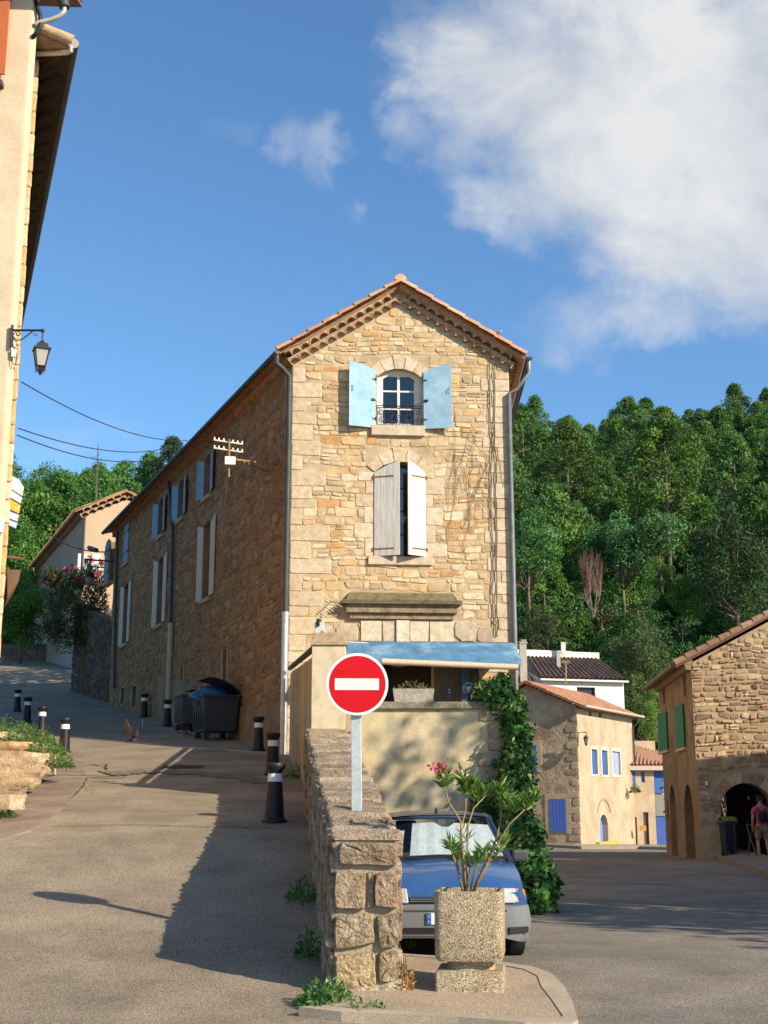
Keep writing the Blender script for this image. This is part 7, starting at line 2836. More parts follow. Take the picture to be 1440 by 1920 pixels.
    cable('thick cable with a black sleeve from the tan house to the stone house', P(95, 1003, 72), P(196, 1035, 54), 0.25, 0.03)
    mb = MB()
    mb.tube([P(167, 1027, 59), P(181, 1032, 57)], 0.11, 6)
    tag(mb.build('cable_sleeve', M_IRON), 'black sleeve on the thick cable beside the tan house gable', 'cable sleeve')
    mb = MB()
    r = random.Random(7)
    b0, t0 = P(181, 905, 100), P(184, 830, 100)
    Hm = thing('dead_tree', 'thin bare dead trunk rising above the trees on the left hill', 'dead tree', tuple(P(181, 960, 100)))
    mb.tube([P(180, 960, 100), b0, t0], [0.12, 0.07, 0.03], 5)
    for k in range(16):
        t = r.uniform(0.05, 0.9)
        c = b0.lerp(t0, t)
        mb.tube([c, c + Vector((r.choice((-1, 1)) * r.uniform(.2, .9) * (1.1 - t), r.uniform(-.3, .3), r.uniform(-0.1, .4)))], 0.02, 4)
    mb.build('trunk', mat('dead wood', (0.13, 0.10, 0.09), 0.9), Hm)


build_upper_background()
# ------------------------------------------------------------------ arched stone building on the right
def build_arch_house():
    Y = 42.0
    a = R_(5.3)
    O = P(1309, 1500, Y)
    O.z = 0
    F = Frame(O, (math.cos(a), -math.sin(a), 0), (-math.sin(a), -math.cos(a), 0))
    Lf = Frame(O, (math.sin(a), math.cos(a), 0), (-math.cos(a), math.sin(a), 0))
    up = Vector((0, 0, 1))
    H = thing('stone_house', 'rough rubble stone house with green shutters and a dark archway at the right edge', 'house', (O.x, O.y, 0))
    zc = F.px(1303, 1243)[1]
    rk = F.px(1440, 1166)
    sl = (rk[1] - zc) / rk[0]
    WD = 10.0
    za = zc + sl * WD / 2
    au0, au1 = F.px(1353, 1550)[0], F.px(1452, 1550)[0]
    avt, avs = F.px(1403, 1468)[1], F.px(1403, 1512)[1]
    mb = MB()
    wall_cells(mb, F, 0, WD, -0.4, zc, [(au0, au1, -0.4, avt, 0.7)], 0, 0)
    mb.face([F(0, zc), F(WD, zc), F(WD / 2, za)])
    arch_head(mb, F, au0, au1, avs, avt - avs - 0.003, avt + 0.01, -0.7, 0.003, 0, 14)
    pal = [(0.43, 0.30, 0.185), (0.37, 0.255, 0.16), (0.49, 0.36, 0.235), (0.33, 0.225, 0.14), (0.54, 0.42, 0.29), (0.42, 0.27, 0.15), (0.29, 0.205, 0.14)]

    def clip(v):
        if v <= zc:
            return (0, WD)
        q = (v - zc) / sl
        return (q, WD - q) if WD - 2 * q > 0.4 else None
    # voussoirs
    A0 = arch_pts(au0, au1, avs, avt - avs, 13)
    A1 = arch_pts(au0 - 0.34, au1 + 0.34, avs, avt - avs + 0.34, 13)
    r = random.Random(2)
    for i in range(13):
        mb.prism([A0[i], A0[i + 1], A1[i + 1], A1[i]], F, -0.02, 0.03 + r.uniform(0, 0.02), 1, r.choice(pal))
    rubble(mb, F, 0.02, WD, 0.9, za, [(au0 - 0.3, au1 + 0.3, avs, avt + 0.3), (au0, au1, -1, avs)], (0.10, 0.25), (0.10, 0.42), (0.008, 0.05), pal, 1, clip, 0.3, 0.03, 0.07, seed=44, jit=0.42, tv=0.16, rough=1.0)
    mb.build('gable_wall', [mat('tan mortar', (0.45, 0.32, 0.19), 0.95, 0.2, 3, 0.8, 40, speck=0.2), M_STONE], H)
    # archway tunnel: side walls, vault, back arch
    D = 4.6
    mb = MB()
    bl = [F(au0 - 0.05, 0, -0.7), F(au1 + 0.05, 0, -0.7)]
    for u in (au0 - 0.05, au1 + 0.05):
        mb.face([F(u, -0.3, -0.7), F(u, -0.3, -D), F(u, avs, -D), F(u, avs, -0.7)])
    A = arch_pts(au0 - 0.05, au1 + 0.05, avs, avt - avs + 0.05, 12)
    for i in range(12):
        mb.face([F(*A[i], -0.69), F(*A[i + 1], -0.69), F(*A[i + 1], -D), F(*A[i], -D)])
    wall_cells(mb, F, 0.08, au1 + 1, -0.3, avt + 0.6, [(au0 - 0.0, au1 + 0.0, -0.3, avt, 0.3)], -D - 0.01, 0)
    arch_head(mb, F, au0, au1, avs, avt - avs - 0.003, avt + 0.01, -D - 0.3, -D - 0.008, 0, 12)
    mb.build('passage', mat('dark passage stone', (0.13, 0.10, 0.08), 0.95, 0.3, 4, 0.6, 40), H)  # passage stone darker than the outer walls
    # side wall with openings
    Ls = 9.0
    hol = []

    def o(xa, xb, yt, yb, dep=0.3):
        u0, u1 = Lf.px(xb, (yt + yb) / 2)[0], Lf.px(xa, (yt + yb) / 2)[0]
        u0, u1 = min(u0, u1), max(u0, u1)
        xm = (xa + xb) / 2
        return (u0, u1, Lf.px(xm, yb)[1], Lf.px(xm, yt)[1], dep)
    d1, d2 = o(1284, 1301, 1470, 1601, 0.5), o(1257, 1268, 1471, 1592, 0.5)
    d1 = (d1[0], d1[1], -0.4, d1[3], 0.5)
    d2 = (d2[0], d2[1], -0.4, d2[3], 0.5)
    s1, s2 = o(1281, 1286, 1266, 1305), o(1243, 1247, 1290, 1320)
    s3 = o(1251, 1254, 1502, 1538)
    hol = [d1, d2, s1, s2, s3]
    zs = zc
    mb = MB()
    wall_cells(mb, Lf, 0, Ls, -0.4, zs, hol, 0, 0)
    for d in (d1, d2):
        w = d[1] - d[0]
        arch_head(mb, Lf, d[0], d[1], d[3] - w * 0.55, w * 0.548, d[3] + 0.01, -0.4, 0.003, 0, 12)
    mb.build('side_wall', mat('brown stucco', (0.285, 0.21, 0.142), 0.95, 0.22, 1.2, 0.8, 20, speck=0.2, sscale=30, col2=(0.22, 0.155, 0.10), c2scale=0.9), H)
    mb = MB()
    for d in (d1, d2):
        mb.fbox(Lf, d[0], d[1], -0.3, d[3], -0.5, -0.42)
    for s in (s1, s2, s3):
        mb.fbox(Lf, s[0], s[1], s[2], s[3], -0.3, -0.25)
    dr = mb.build('door', mat('old dark door', (0.07, 0.05, 0.035), 0.85, 0.3, 4), H)
    MG = mat('green paint', (0.012, 0.16, 0.055), 0.6, 0.1, 4)
    for (xa, xb, yt, yb) in ((1270, 1285, 1322, 1403), (1237, 1253, 1337, 1408)):
        w = o(xa, xb, yt, yb)
        mb = MB()
        n = 4
        for i in range(n):
            u0 = w[0] + (w[1] - w[0]) * i / n
            mb.fbox(Lf, u0, u0 + (w[1] - w[0]) / n - 0.01, w[2], w[3], 0.02, 0.07)
        sh = mb.build('shutter', MG, H)
        mb = MB()
        mb.fbox(Lf, w[0] - 0.1, w[1] + 0.1, w[2] - 0.1, w[2] - 0.01, 0.0, 0.1)
        mb.build('sill', MATS['sill stone'], H)
    # other walls, roof
    back = Lf.U * Ls
    mb = MB()
    e = F(WD, 0)
    mb.face([e - up * .4, e + back - up * .4, e + back + up * zc, e + up * zc])
    mb.face([O + back - up * .4, F(au0 - 0.02, -0.4) + back, F(au0 - 0.02, zc) + back, O + back + up * zc])
    mb.face([F(au1 + 0.02, -.4) + back, e + back - up * .4, e + back + up * zc, F(au1 + 0.02, zc) + back])
    mb.face([O + back + up * zc, e + back + up * zc, F(WD / 2, za) + back])
    mb.build('rear_wall', M_SMORT, H)
    mb = MB()
    oh = 0.55
    f0 = F(-oh, zc + 0.22 - oh * sl, 0.12)
    f1 = F(WD / 2, za + 0.22, 0.12)
    g0 = F(WD + oh, zc + 0.22 - oh * sl, 0.12)
    dv = Lf.U * (Ls + 0.4)
    DT = [(0.26, 0.15, 0.095), (0.32, 0.19, 0.12), (0.22, 0.13, 0.09)]
    tile_roof(mb, f0, f0 + dv, f1 + dv, f1, 0.24, 0.05, 0.42, 0, DT)
    tile_roof(mb, g0 + dv, g0, f1, f1 + dv, 0.24, 0.05, 0.42, 0, DT)
    al = (f1 - f0).normalized()
    n = 15
    for i in range(n):
        p, q = f0.lerp(f1, i / n), f0.lerp(f1, (i + 1.12) / n)
        mb.tube([p + up * 0.06 + F.N * 0.02, q + up * 0.03 + F.N * 0.02], [0.125, 0.105], 10, 0, r.choice([(0.33, 0.19, 0.12), (0.28, 0.16, 0.10), (0.38, 0.24, 0.15)]))
    mb.build('roof', M_TILE, H)
    mb = MB()
    for (k, d, ht) in ((0, 0.16, 0.16), (1, 0.30, 0.16)):
        mb.box8([Lf(0, zc - 0.22 + 0.17 * k, d), Lf(Ls, zc - 0.22 + 0.17 * k, d), Lf(Ls, zc - 0.22 + 0.17 * k, -0.05), Lf(0, zc - 0.22 + 0.17 * k, -0.05),
                 Lf(0, zc - 0.06 + 0.17 * k, d + 0.05), Lf(Ls, zc - 0.06 + 0.17 * k, d + 0.05), Lf(Ls, zc - 0.06 + 0.17 * k, -0.05), Lf(0, zc - 0.06 + 0.17 * k, -0.05)])
    mb.build('eave_cornice', mat('cornice stone', (0.32, 0.22, 0.14), 0.95, 0.2, 6, 0.5, 40), H)
    mb = MB()
    mb.tube([f0 - up * 0.02 - F.U * 0.06, f0 + dv - up * 0.02 - F.U * 0.06], 0.075, 8)
    mb.build('gutter', mat('brown gutter', (0.20, 0.15, 0.11), 0.6, 0.2), H, smooth=True, angle=60)
    c = F.px(1324, 1469)
    mb = MB()
    mb.fbox(F, c[0] - 0.045, c[0] + 0.045, c[1] - 0.06, c[1] + 0.07, 0.06, 0.10)
    mb.build('white_plate', M_WHITE, H)
    c = F.px(1424, 1496)
    mb = MB()
    mb.fbox(F, c[0] - 0.03, c[0] + 0.03, c[1] - 0.06, c[1] + 0.06, -2.0, -1.9)
    mb.build('white_plate', M_WHITE, H)
    # wheeled bin, low barrier, person
    p = P(1366, 1606, 41.3)
    zg = RZ(41.0) + 0.13
    b = make_bin('wheeled_bin', 'dark blue wheeled bin with a yellow green lid in front of the archway', (p.x, 41.2, zg), R_(4), 0.40, 0.5, 1.03,
                 ('navy bin plastic', (0.015, 0.02, 0.05)), ('lime lid', (0.14, 0.17, 0.02)), 0.0)
    mb = MB()
    q = P(1374, 1500, 40.9)
    mb.tube([(q.x, 40.9, zg - 0.05), (q.x, 40.9, zg + 1.0)], 0.05, 10)
    mb.sphere((q.x, 40.9, zg + 1.02), 0.06, 10)
    tag(mb.build('iron_post', M_IRON), 'slim black iron post beside the bin at the archway', 'post')
    Hr = thing('folding_barrier', 'thin metal A frame barrier on the pavement beside the person', 'barrier', tuple(Vector((P(1415, 1500, 39.5).x, 39.5, zg))))
    mb = MB()
    k = lambda x, y, Yq: P(x, y, Yq)
    mb.tube([k(1398, 1546, 39.3), k(1426, 1549, 39.3)], 0.022, 6)
    mb.tube([k(1400, 1546, 39.3), k(1408, 1575, 39.1), k(1420, 1606, 38.9)], 0.02, 6)
    mb.tube([k(1416, 1548, 39.4), k(1406, 1575, 39.7), k(1403, 1616, 39.7)], 0.02, 6)
    mb.tube([k(1416, 1548, 39.2), k(1420, 1585, 38.9), k(1422, 1620, 38.7)], 0.026, 6)
    mb.build('frame', mat('barrier metal', (0.10, 0.085, 0.075), 0.5, metal=0.5), Hr)
    person(P(1425, 1500, 38.6).x, 38.6, RZ(38.6) + 0.13)
    # greenery seen through the arch and low light wall
    g = np.random.default_rng(4)
    Hs = thing('garden_bush', 'sunlit garden greenery seen through the dark archway', 'shrub', tuple(F(1.6, 0, -11)))
    n = 3000
    d = g.normal(0, 1, (n, 3))
    d /= np.linalg.norm(d, axis=1, keepdims=True)
    c = np.array(F(3.0, 2.0, -12.0))
    V, Fq = leaf_quads(c + d * g.uniform(0.5, 1.05, (n, 1)) * np.array([2.6, 1.2, 2.4]), d, 0.2, 0.12, g, 0.2, 0.5)
    np_mesh('foliage', V, Fq, pick(g, [(0.05, 0.13, 0.03), (0.09, 0.2, 0.04), (0.035, 0.10, 0.03)], n), M_leaf('bush leaf'), Hs)
    mb = MB()
    for k in range(5):
        t = F(2.0 + k * 0.5, 2.0, -12)
        mb.tube([F(3.0, -0.4, -12), t], 0.05, 5)
    mb.build('stem', MATS['shrub stem'], Hs)


def person(x, y, z):
    """adult seen from behind, walking away under the arch"""
    H = thing('person', 'person in a pink shirt and khaki shorts with a black backpack, walking towards the archway', 'person', (x, y, z))
    SK = mat('skin', (0.42, 0.23, 0.15), 0.6, 0.05)

    def skin(name, verts, edges, rad, m, par, root=0, sub=2):
        me = bpy.data.meshes.new(name)
        me.from_pydata(verts, edges, [])
        o = bpy.data.objects.new(name, me)
        C.objects.link(o)
        s = o.modifiers.new('skin', 'SKIN')
        s.use_smooth_shade = True
        for i, rr in enumerate(rad):
            me.skin_vertices[0].data[i].radius = rr if isinstance(rr, tuple) else (rr, rr)
        me.skin_vertices[0].data[root].use_root = True
        ss = o.modifiers.new('sub', 'SUBSURF')
        ss.levels = ss.render_levels = sub
        bpy.context.view_layer.update()
        me2 = bpy.data.meshes.new_from_object(o.evaluated_get(bpy.context.evaluated_depsgraph_get()))
        bpy.data.objects.remove(o)
        me2.materials.clear()
        me2.materials.append(m)
        me2.polygons.foreach_set('use_smooth', [True] * len(me2.polygons))
        o = bpy.data.objects.new(name, me2)
        C.objects.link(o)
        o.parent = par
        return o
    v = [(0, 0, 0.92), (0, 0.01, 1.12), (0, 0.02, 1.32), (0, 0.015, 1.46), (0, 0.03, 1.54), (0, 0.05, 1.66), (0, 0.05, 1.74),
         (-0.10, 0, 0.86), (-0.12, 0.06, 0.47), (-0.12, -0.02, 0.09), (-0.12, 0.12, 0.04),
         (0.10, 0, 0.86), (0.12, -0.03, 0.47), (0.12, -0.16, 0.12), (0.12, -0.04, 0.05),
         (-0.19, 0.01, 1.40), (-0.25, 0.0, 1.13), (-0.24, 0.10, 0.90), (-0.23, 0.13, 0.82),
         (0.19, 0.01, 1.40), (0.25, -0.02, 1.13), (0.25, 0.06, 0.90), (0.245, 0.09, 0.82)]
    e = [(0, 1), (1, 2), (2, 3), (3, 4), (4, 5), (5, 6), (0, 7), (7, 8), (8, 9), (9, 10), (0, 11), (11, 12), (12, 13), (13, 14),
         (3, 15), (15, 16), (16, 17), (17, 18), (3, 19), (19, 20), (20, 21), (21, 22)]
    rad = [(0.15, 0.11), (0.135, 0.10), (0.155, 0.11), (0.10, 0.08), 0.055, (0.085, 0.10), (0.07, 0.085), 0.085, 0.058, 0.038, 0.04, 0.085, 0.058, 0.038, 0.04,
           0.06, 0.043, 0.03, 0.035, 0.06, 0.043, 0.03, 0.035]
    # fingers
    for hnd in (18, 22):
        bx, by, bz = v[hnd]
        for k in range(5):
            off = (-0.028 + 0.014 * k)
            i = len(v)
            ln = (0.05, 0.075, 0.08, 0.075, 0.06)[k]
            if k == 0:
                v.append((bx + (0.02 if hnd == 18 else -0.02), by + 0.035, bz - 0.03))
            else:
                v.append((bx + 0.004, by + off, bz - ln))
            e.append((hnd, i))
            rad.append(0.009)
    skin('body', v, e, rad, SK, H)
    # clothing
    sh = [(0, 0, 0.95), (0, 0.01, 1.12), (0, 0.02, 1.32), (0, 0.015, 1.46), (-0.19, 0.01, 1.40), (-0.235, 0.005, 1.22), (0.19, 0.01, 1.40), (0.235, -0.01, 1.22)]
    skin('shirt', sh, [(0, 1), (1, 2), (2, 3), (3, 4), (4, 5), (3, 6), (6, 7)], [(0.175, 0.13), (0.16, 0.125), (0.18, 0.13), (0.12, 0.095), 0.085, 0.075, 0.085, 0.075],
         mat('pink shirt', (0.50, 0.07, 0.12), 0.85, 0.12, 12), H, 1)
    so_ = [(0, 0, 0.92), (-0.10, 0, 0.84), (-0.12, 0.045, 0.52), (0.10, 0, 0.84), (0.12, -0.02, 0.52)]
    skin('shorts', so_, [(0, 1), (1, 2), (0, 3), (3, 4)], [(0.17, 0.13), 0.115, 0.10, 0.115, 0.10], mat('khaki cloth', (0.22, 0.17, 0.10), 0.9, 0.12, 10), H)
    for s, py_ in ((-1, 0.05), (1, -0.09)):
        skin('shoe', [(s * 0.12, py_ - 0.07, 0.05), (s * 0.12, py_ + 0.02, 0.05), (s * 0.12, py_ + 0.15, 0.035)], [(0, 1), (1, 2)], [0.05, 0.055, 0.04], M_IRON, H)
    skin('hair', [(0, 0.045, 1.70), (0, 0.05, 1.76), (0, 0.01, 1.64)], [(0, 1), (0, 2)], [(0.10, 0.115), (0.075, 0.09), (0.075, 0.06)], mat('dark hair', (0.015, 0.011, 0.009), 0.7), H)
    skin('backpack', [(0, -0.16, 1.02), (0, -0.18, 1.18), (0, -0.16, 1.34)], [(0, 1), (1, 2)], [(0.12, 0.08), (0.14, 0.09), (0.10, 0.06)], mat('black backpack', (0.012, 0.012, 0.016), 0.8), H, 1)
    mb = MB()
    for s in (-1, 1):
        mb.tube([(x + s * 0.08, y - 0.12, z + 1.32), (x + s * 0.13, y - 0.07, z + 1.45), (x + s * 0.13, y + 0.05, z + 1.49), (x + s * 0.14, y + 0.15, z + 1.35)], 0.018, 6)
    mb.build('backpack_strap', MATS['black backpack'], H)


build_arch_house()


# ------------------------------------------------------------------ far houses at the foot of the wooded hill
def build_far_houses():
    Y = 75.0
    O = P(1087, 1500, Y)
    O.z = 0
    Rt = Frame(O, (0.47, 0.8827, 0), (0.8827, -0.47, 0))
    Lt = Frame(O, (-0.8827, 0.47, 0), (-0.47, -0.8827, 0))
    up = Vector((0, 0, 1))
    zg = -1.6
    H = thing('stucco_house', 'tan stucco corner house with blue shutters and an orange tiled roof', 'house', (O.x, O.y, -0.9))
    M1 = mat('honey stucco', (0.47, 0.365, 0.245), 0.93, 0.12, 0.9, 0.4, 20, speck=0.12, sscale=18, col2=(0.40, 0.30, 0.19), c2scale=0.7)
    M2 = mat('worn rough render', (0.50, 0.38, 0.24), 0.95, 0.16, 1.6, 1.0, 9, speck=0.2, sscale=14, col2=(0.31, 0.225, 0.145), c2scale=0.5, bdist=0.08)
    MBL = mat('bright blue paint', (0.10, 0.17, 0.56), 0.6, 0.08, 4)
    MBD = mat('mid blue paint', (0.035, 0.12, 0.36), 0.6, 0.08, 4)
    MBP = mat('pale lilac blue', (0.30, 0.36, 0.72), 0.6, 0.06, 4)
    MEDGE = mat('window edging', (0.66, 0.56, 0.42), 0.9, 0.05)
    zr = Rt.px(1090, 1330)[1]
    Ls = Rt.px(1191, 1500)[0]

    def o(F, xa, xb, yt, yb):
        xm, ym = (xa + xb) / 2, (yt + yb) / 2
        a, b = F.px(xa, ym)[0], F.px(xb, ym)[0]
        return (min(a, b), max(a, b), F.px(xm, yb)[1], F.px(xm, yt)[1], 0.22)
    wins = [o(Rt, 1109, 1120, 1405, 1452), o(Rt, 1128, 1139, 1407, 1453), o(Rt, 1148, 1163, 1409, 1453)]
    att = [o(Rt, 1104, 1109, 1329, 1343), o(Rt, 1123, 1128, 1332, 1345)]
    door = o(Rt, 1125, 1140, 1527, 1583)
    door = (door[0], door[1], zg, door[3], 0.45)
    mb = MB()
    wall_cells(mb, Rt, 0, Ls, zg, zr, wins + att + [door], 0, 0)
    w = door[1] - door[0]
    arch_head(mb, Rt, door[0], door[1], door[3] - w * 0.4, w * 0.398, door[3] + 0.01, -0.4, 0.003, 0, 10)
    mb.build('front_wall', M1, H)
    # left rough wall
    Ll = 6.5
    lw = o(Lt, 1031, 1062, 1498, 1560)
    lw2 = o(Lt, 1000, 1007, 1397, 1445)
    mb = MB()
    ridge = Lt.px(988, 1285)
    ru = ridge[0]
    zl = Lt.px(1084, 1325)[1]
    wall_cells(mb, Lt, 0, Ll + 2.5, zg, zl, [lw, lw2], 0, 0)
    rz_ = ridge[1]
    mb.face([Lt(0, zl), Lt(ru * 2, zl), Lt(ru, rz_)])
    mb.build('side_wall', M2, H)
    mb = MB()
    r = random.Random(5)
    v = zg + 0.4
    k = 0
    while v < zl - 0.2:
        h = r.uniform(0.3, 0.45)
        ww = 0.75 if k % 2 else 0.45
        stone_cell(mb, Lt, -0.01, ww, v, v + h, 0.03, 0, r.choice([(0.46, 0.34, 0.21), (0.52, 0.40, 0.26), (0.38, 0.28, 0.18)]), 0.02, 0.08, None, r)
        v += h * (1 if r.random() < 0.7 else 1.6)
        k += 1
    mb.build('quoin_stones', M_STONE, H)
    # shutters (vertical boards) and edgings
    def boards(name, F, q, m, n, d0=0.0, d1=0.05):
        mb = MB()
        for i in range(n):
            a = q[0] + (q[1] - q[0]) * i / n
            mb.fbox(F, a, a + (q[1] - q[0]) / n - 0.02, q[2], q[3], d0, d1)
        mb.fbox(F, q[0], q[1], q[2], q[3], d0 - 0.02, d0)
        return mb.build(name, m, H)
    boards('shutter', Lt, lw, MBL, 5)
    boards('shutter', Lt, lw2, MBL, 3)
    for q in (lw, lw2):
        mb = MB()
        mb.fbox(Lt, q[0] - 0.28, q[0], q[2] - 0.1, q[3] + 0.3, -0.02, 0.03)
        mb.fbox(Lt, q[1], q[1] + 0.28, q[2] - 0.1, q[3] + 0.3, -0.02, 0.03)
        mb.fbox(Lt, q[0], q[1], q[3], q[3] + 0.3, -0.02, 0.028)
        mb.build('window_surround', mat('surround stone', (0.52, 0.40, 0.25), 0.9, 0.15, 4), H)
    for i, q in enumerate(wins):
        boards('shutter', Rt, q, MBP if i == 2 else MBD, 2, -0.14, -0.10)
        if i < 2:
            mb = MB()
            mb.fbox(Rt, q[0], q[0] + 0.14, q[2], q[3], -0.10, 0.0)
            mb.build('shutter', MBP, H)
        mb = MB()
        for (a, b, c, e) in ((q[0] - 0.14, q[0], q[2] - 0.12, q[3] + 0.2), (q[1], q[1] + 0.14, q[2] - 0.12, q[3] + 0.2), (q[0], q[1], q[3], q[3] + 0.2), (q[0], q[1], q[2] - 0.12, q[2])):
            mb.fbox(Rt, a, b, c, e, 0.0, 0.03)
        mb.build('window_surround', MEDGE, H)
    mb = MB()
    for q in att:
        mb.fbox(Rt, q[0], q[1], q[2], q[3], -0.2, -0.15)
    mb.build('vent', mat('brown vent', (0.10, 0.06, 0.04), 0.9), H)
    mb = MB()
    mb.fbox(Rt, door[0], door[1], zg, door[3], -0.40, -0.34)
    mb.build('door', mat('violet blue paint', (0.17, 0.25, 0.66), 0.6, 0.08, 4), H)
    mb = MB()
    A0 = arch_pts(door[0] - 0.35, door[1] + 0.5, door[3] + 0.1, 0.75, 10)
    A1 = arch_pts(door[0] - 0.43, door[1] + 0.58, door[3] + 0.1, 0.85, 10)
    for i in range(10):
        mb.prism([A0[i], A0[i + 1], A1[i + 1], A1[i]], Rt, -0.01, 0.05)
    mb.build('arch_moulding', mat('arch brick', (0.38, 0.25, 0.16), 0.9), H)
    # roof
    mb = MB()
    ov = 0.5
    sl = (rz_ - zl) / ru
    eA = Lt(-ov, zl - ov * sl + 0.25, 0.35)
    rA = Lt(ru, rz_ + 0.25, 0.35)
    dv = Rt.U * (Ls + 0.75)
    tile_roof(mb, eA, eA + dv, rA + dv, rA, 0.24, 0.05, 0.45, 0, [(0.50, 0.24, 0.135), (0.55, 0.29, 0.17), (0.46, 0.22, 0.13), (0.43, 0.22, 0.14)])
    fB = Lt(2 * ru + ov, zl - ov * sl + 0.25, 0.35)
    tile_roof(mb, fB + dv, fB, rA, rA + dv, 0.24, 0.05, 0.45, 0, TILES)
    mb.build('roof', M_TILE, H)
    mb = MB()
    A_, B_ = Lt(0, zl), Lt(ru, rz_)
    al = (B_ - A_).normalized()
    genoise(mb, A_, B_, up - al * al.z, Lt.N, 1, 0.3, 0.2, 0.2, 0, 1, 0.1, 3, [(0.34, 0.22, 0.13), (0.42, 0.28, 0.17)])
    genoise(mb, Rt(0, zr - 0.02), Rt(Ls, zr - 0.02), up, Rt.N, 1, 0.3, 0.2, 0.25, 0, 1, 0.1, 3, [(0.3, 0.2, 0.12), (0.36, 0.24, 0.15)])
    mb.build('genoise', [M_TILE, M_SMORT], H)
    mb = MB()
    g0 = Rt(-0.3, eA.z - 0.02, 0.62)
    mb.tube([g0, g0 + Rt.U * (Ls + 0.9)], 0.085, 8)
    mb.build('gutter', mat('pale gutter', (0.46, 0.40, 0.32), 0.6, 0.1), H, smooth=True, angle=60)
    mb = MB()
    mb.tube([Rt(Ls + 0.3, eA.z - 0.1, 0.6), Rt(Ls - 0.1, zr - 0.6, 0.1), Rt(Ls - 0.1, zg, 0.1)], 0.05, 6)
    mb.build('downpipe', M_ZINC, H)
    # back walls to close the volume
    mb = MB()
    e = Rt(Ls, 0)
    f = Lt(2 * ru, 0)
    h = f + Rt.U * Ls
    mb.face([e + up * zg, h + up * zg, h + up * zl, e + up * zl])
    mb.face([f + up * zg, h + up * zg, h + up * zl, f + up * zl])
    mb.face([e + up * zl, h + up * zl, (e + h) / 2 + up * rz_])
    mb.build('rear_wall', M1, H)
    mb = MB()
    q = o(Rt, 1118, 1146, 1583, 1588)
    mb.fbox(Rt, door[0] - 0.9, door[1] + 1.2, RZ(75) - 0.3, RZ(75) + 0.20, 0.0, 0.25)
    mb.build('doorstep', mat('yellow paint', (0.55, 0.38, 0.06), 0.7, 0.2), H)
    # lantern on its corner
    c = Rt.px(1085, 1374)
    Hl = thing('wall_lantern', 'small black wall lantern at the corner of the tan house with blue shutters', 'street lamp', tuple(Rt(*c)))
    k = 75 / FPX
    mb = MB()
    a_, b_ = P(1084, 1373, 74.6), P(1099, 1373, 74.4)
    mb.tube([P(1084, 1400, 74.8), a_, b_, P(1099, 1380, 74.4)], 0.03, 6)
    mb.build('bracket', M_IRON, Hl)
    c = P(1098.5, 1384, 74.4)
    mb = MB()
    mb.lathe([(5 * k, 0), (4 * k, 2 * k), (1.5 * k, 4 * k), (0.5 * k, 6 * k)], c, 10)
    mb.lathe([(0.6 * k, -14 * k), (2 * k, -12 * k), (2.6 * k, -10 * k)], c, 8)
    mb.build('hood', M_IRON, Hl)
    mb = MB()
    mb.lathe([(2.6 * k, -10 * k), (4.6 * k, 0)], c, 6)
    mb.build('pane', mat('brown lamp glass', (0.20, 0.13, 0.09), 0.3), Hl)

    # --- white house behind
    Yw = 92.0
    a = R_(16)
    O2 = P(1024, 1500, Yw)
    O2.z = 0
    F = Frame(O2, (math.cos(a), math.sin(a), 0), (math.sin(a), -math.cos(a), 0))
    z0 = F.px(1100, 1277)[1]
    u1 = F.px(1170, 1300)[0]
    Hw = thing('white_house', 'white house with a dark brown tiled roof behind the tan corner house', 'house', (O2.x, O2.y, -1))
    MW = mat('white render', (0.70, 0.67, 0.61), 0.9, 0.05, 0.8)
    q = F.px(1082, 1302), F.px(1116, 1289)
    mb = MB()
    wall_cells(mb, F, 0, u1, -2, z0, [(q[0][0], q[1][0], q[0][1] - 0.6, q[1][1], 0.3)], 0, 0)
    bk = -F.N * 9
    c0, c1 = F(0, 0), F(u1, 0)
    # ridge behind, higher
    Yb = 9.0
    zt = None
    rb = F.O - F.N * Yb
    Fb = Frame(rb, F.U, F.N)
    zt = Fb.px(1050, 1232)[1]
    ub0, ub1 = Fb.px(989, 1232)[0], Fb.px(1121, 1232)[0]
    mb.face([c1 - up * 2, c1 + bk - up * 2, c1 + bk + up * zt, c1 + up * z0])
    mb.face([c0 - up * 2, c0 + bk - up * 2, c0 + bk + up * zt, c0 + up * z0])
    mb.face([c0 + bk - up * 2, c1 + bk - up * 2, c1 + bk + up * (zt + .5), c0 + bk + up * (zt + .5)])
    mb.build('wall', MW, Hw)
    mb = MB()
    mb.fbox(F, q[0][0], q[1][0], q[0][1] - 0.6, q[1][1], -0.3, -0.25)
    mb.build('window', mat('dark window', (0.02, 0.02, 0.022), 0.3), Hw)
    mb = MB()
    e0, e1 = F(-0.3, z0 + 0.15, 0.4), F(u1 + 0.15, z0 + 0.15, 0.4)
    r1, r0 = Fb(ub1, zt), Fb(ub0, zt)
    tile_roof(mb, e0, e1, r1, r0, 0.36, 0.075, 0.5, 0, DTILES)
    mb.build('roof', M_TILE, Hw)
    mb = MB()
    mb.fbox(F, -0.35, u1 + 0.2, z0 - 0.06, z0 + 0.06, 0.3, 0.45)
    mb.build('eave_board', MW, Hw)
    mb = MB()
    mb.fbox(Fb, ub0 - 0.1, ub1 + 0.1, zt - 0.05, zt + 0.45, -0.3, 0.06)
    mb.build('ridge_parapet', MW, Hw)
    # small dark side roof to its left
    mb = MB()
    tile_roof(mb, P(968, 1300, 90), P(1012, 1300, 90), P(990, 1255, 96), P(960, 1255, 96), 0.36, 0.07, 0.5, 0, DTILES)
    mb.build('side_roof', M_TILE, Hw)

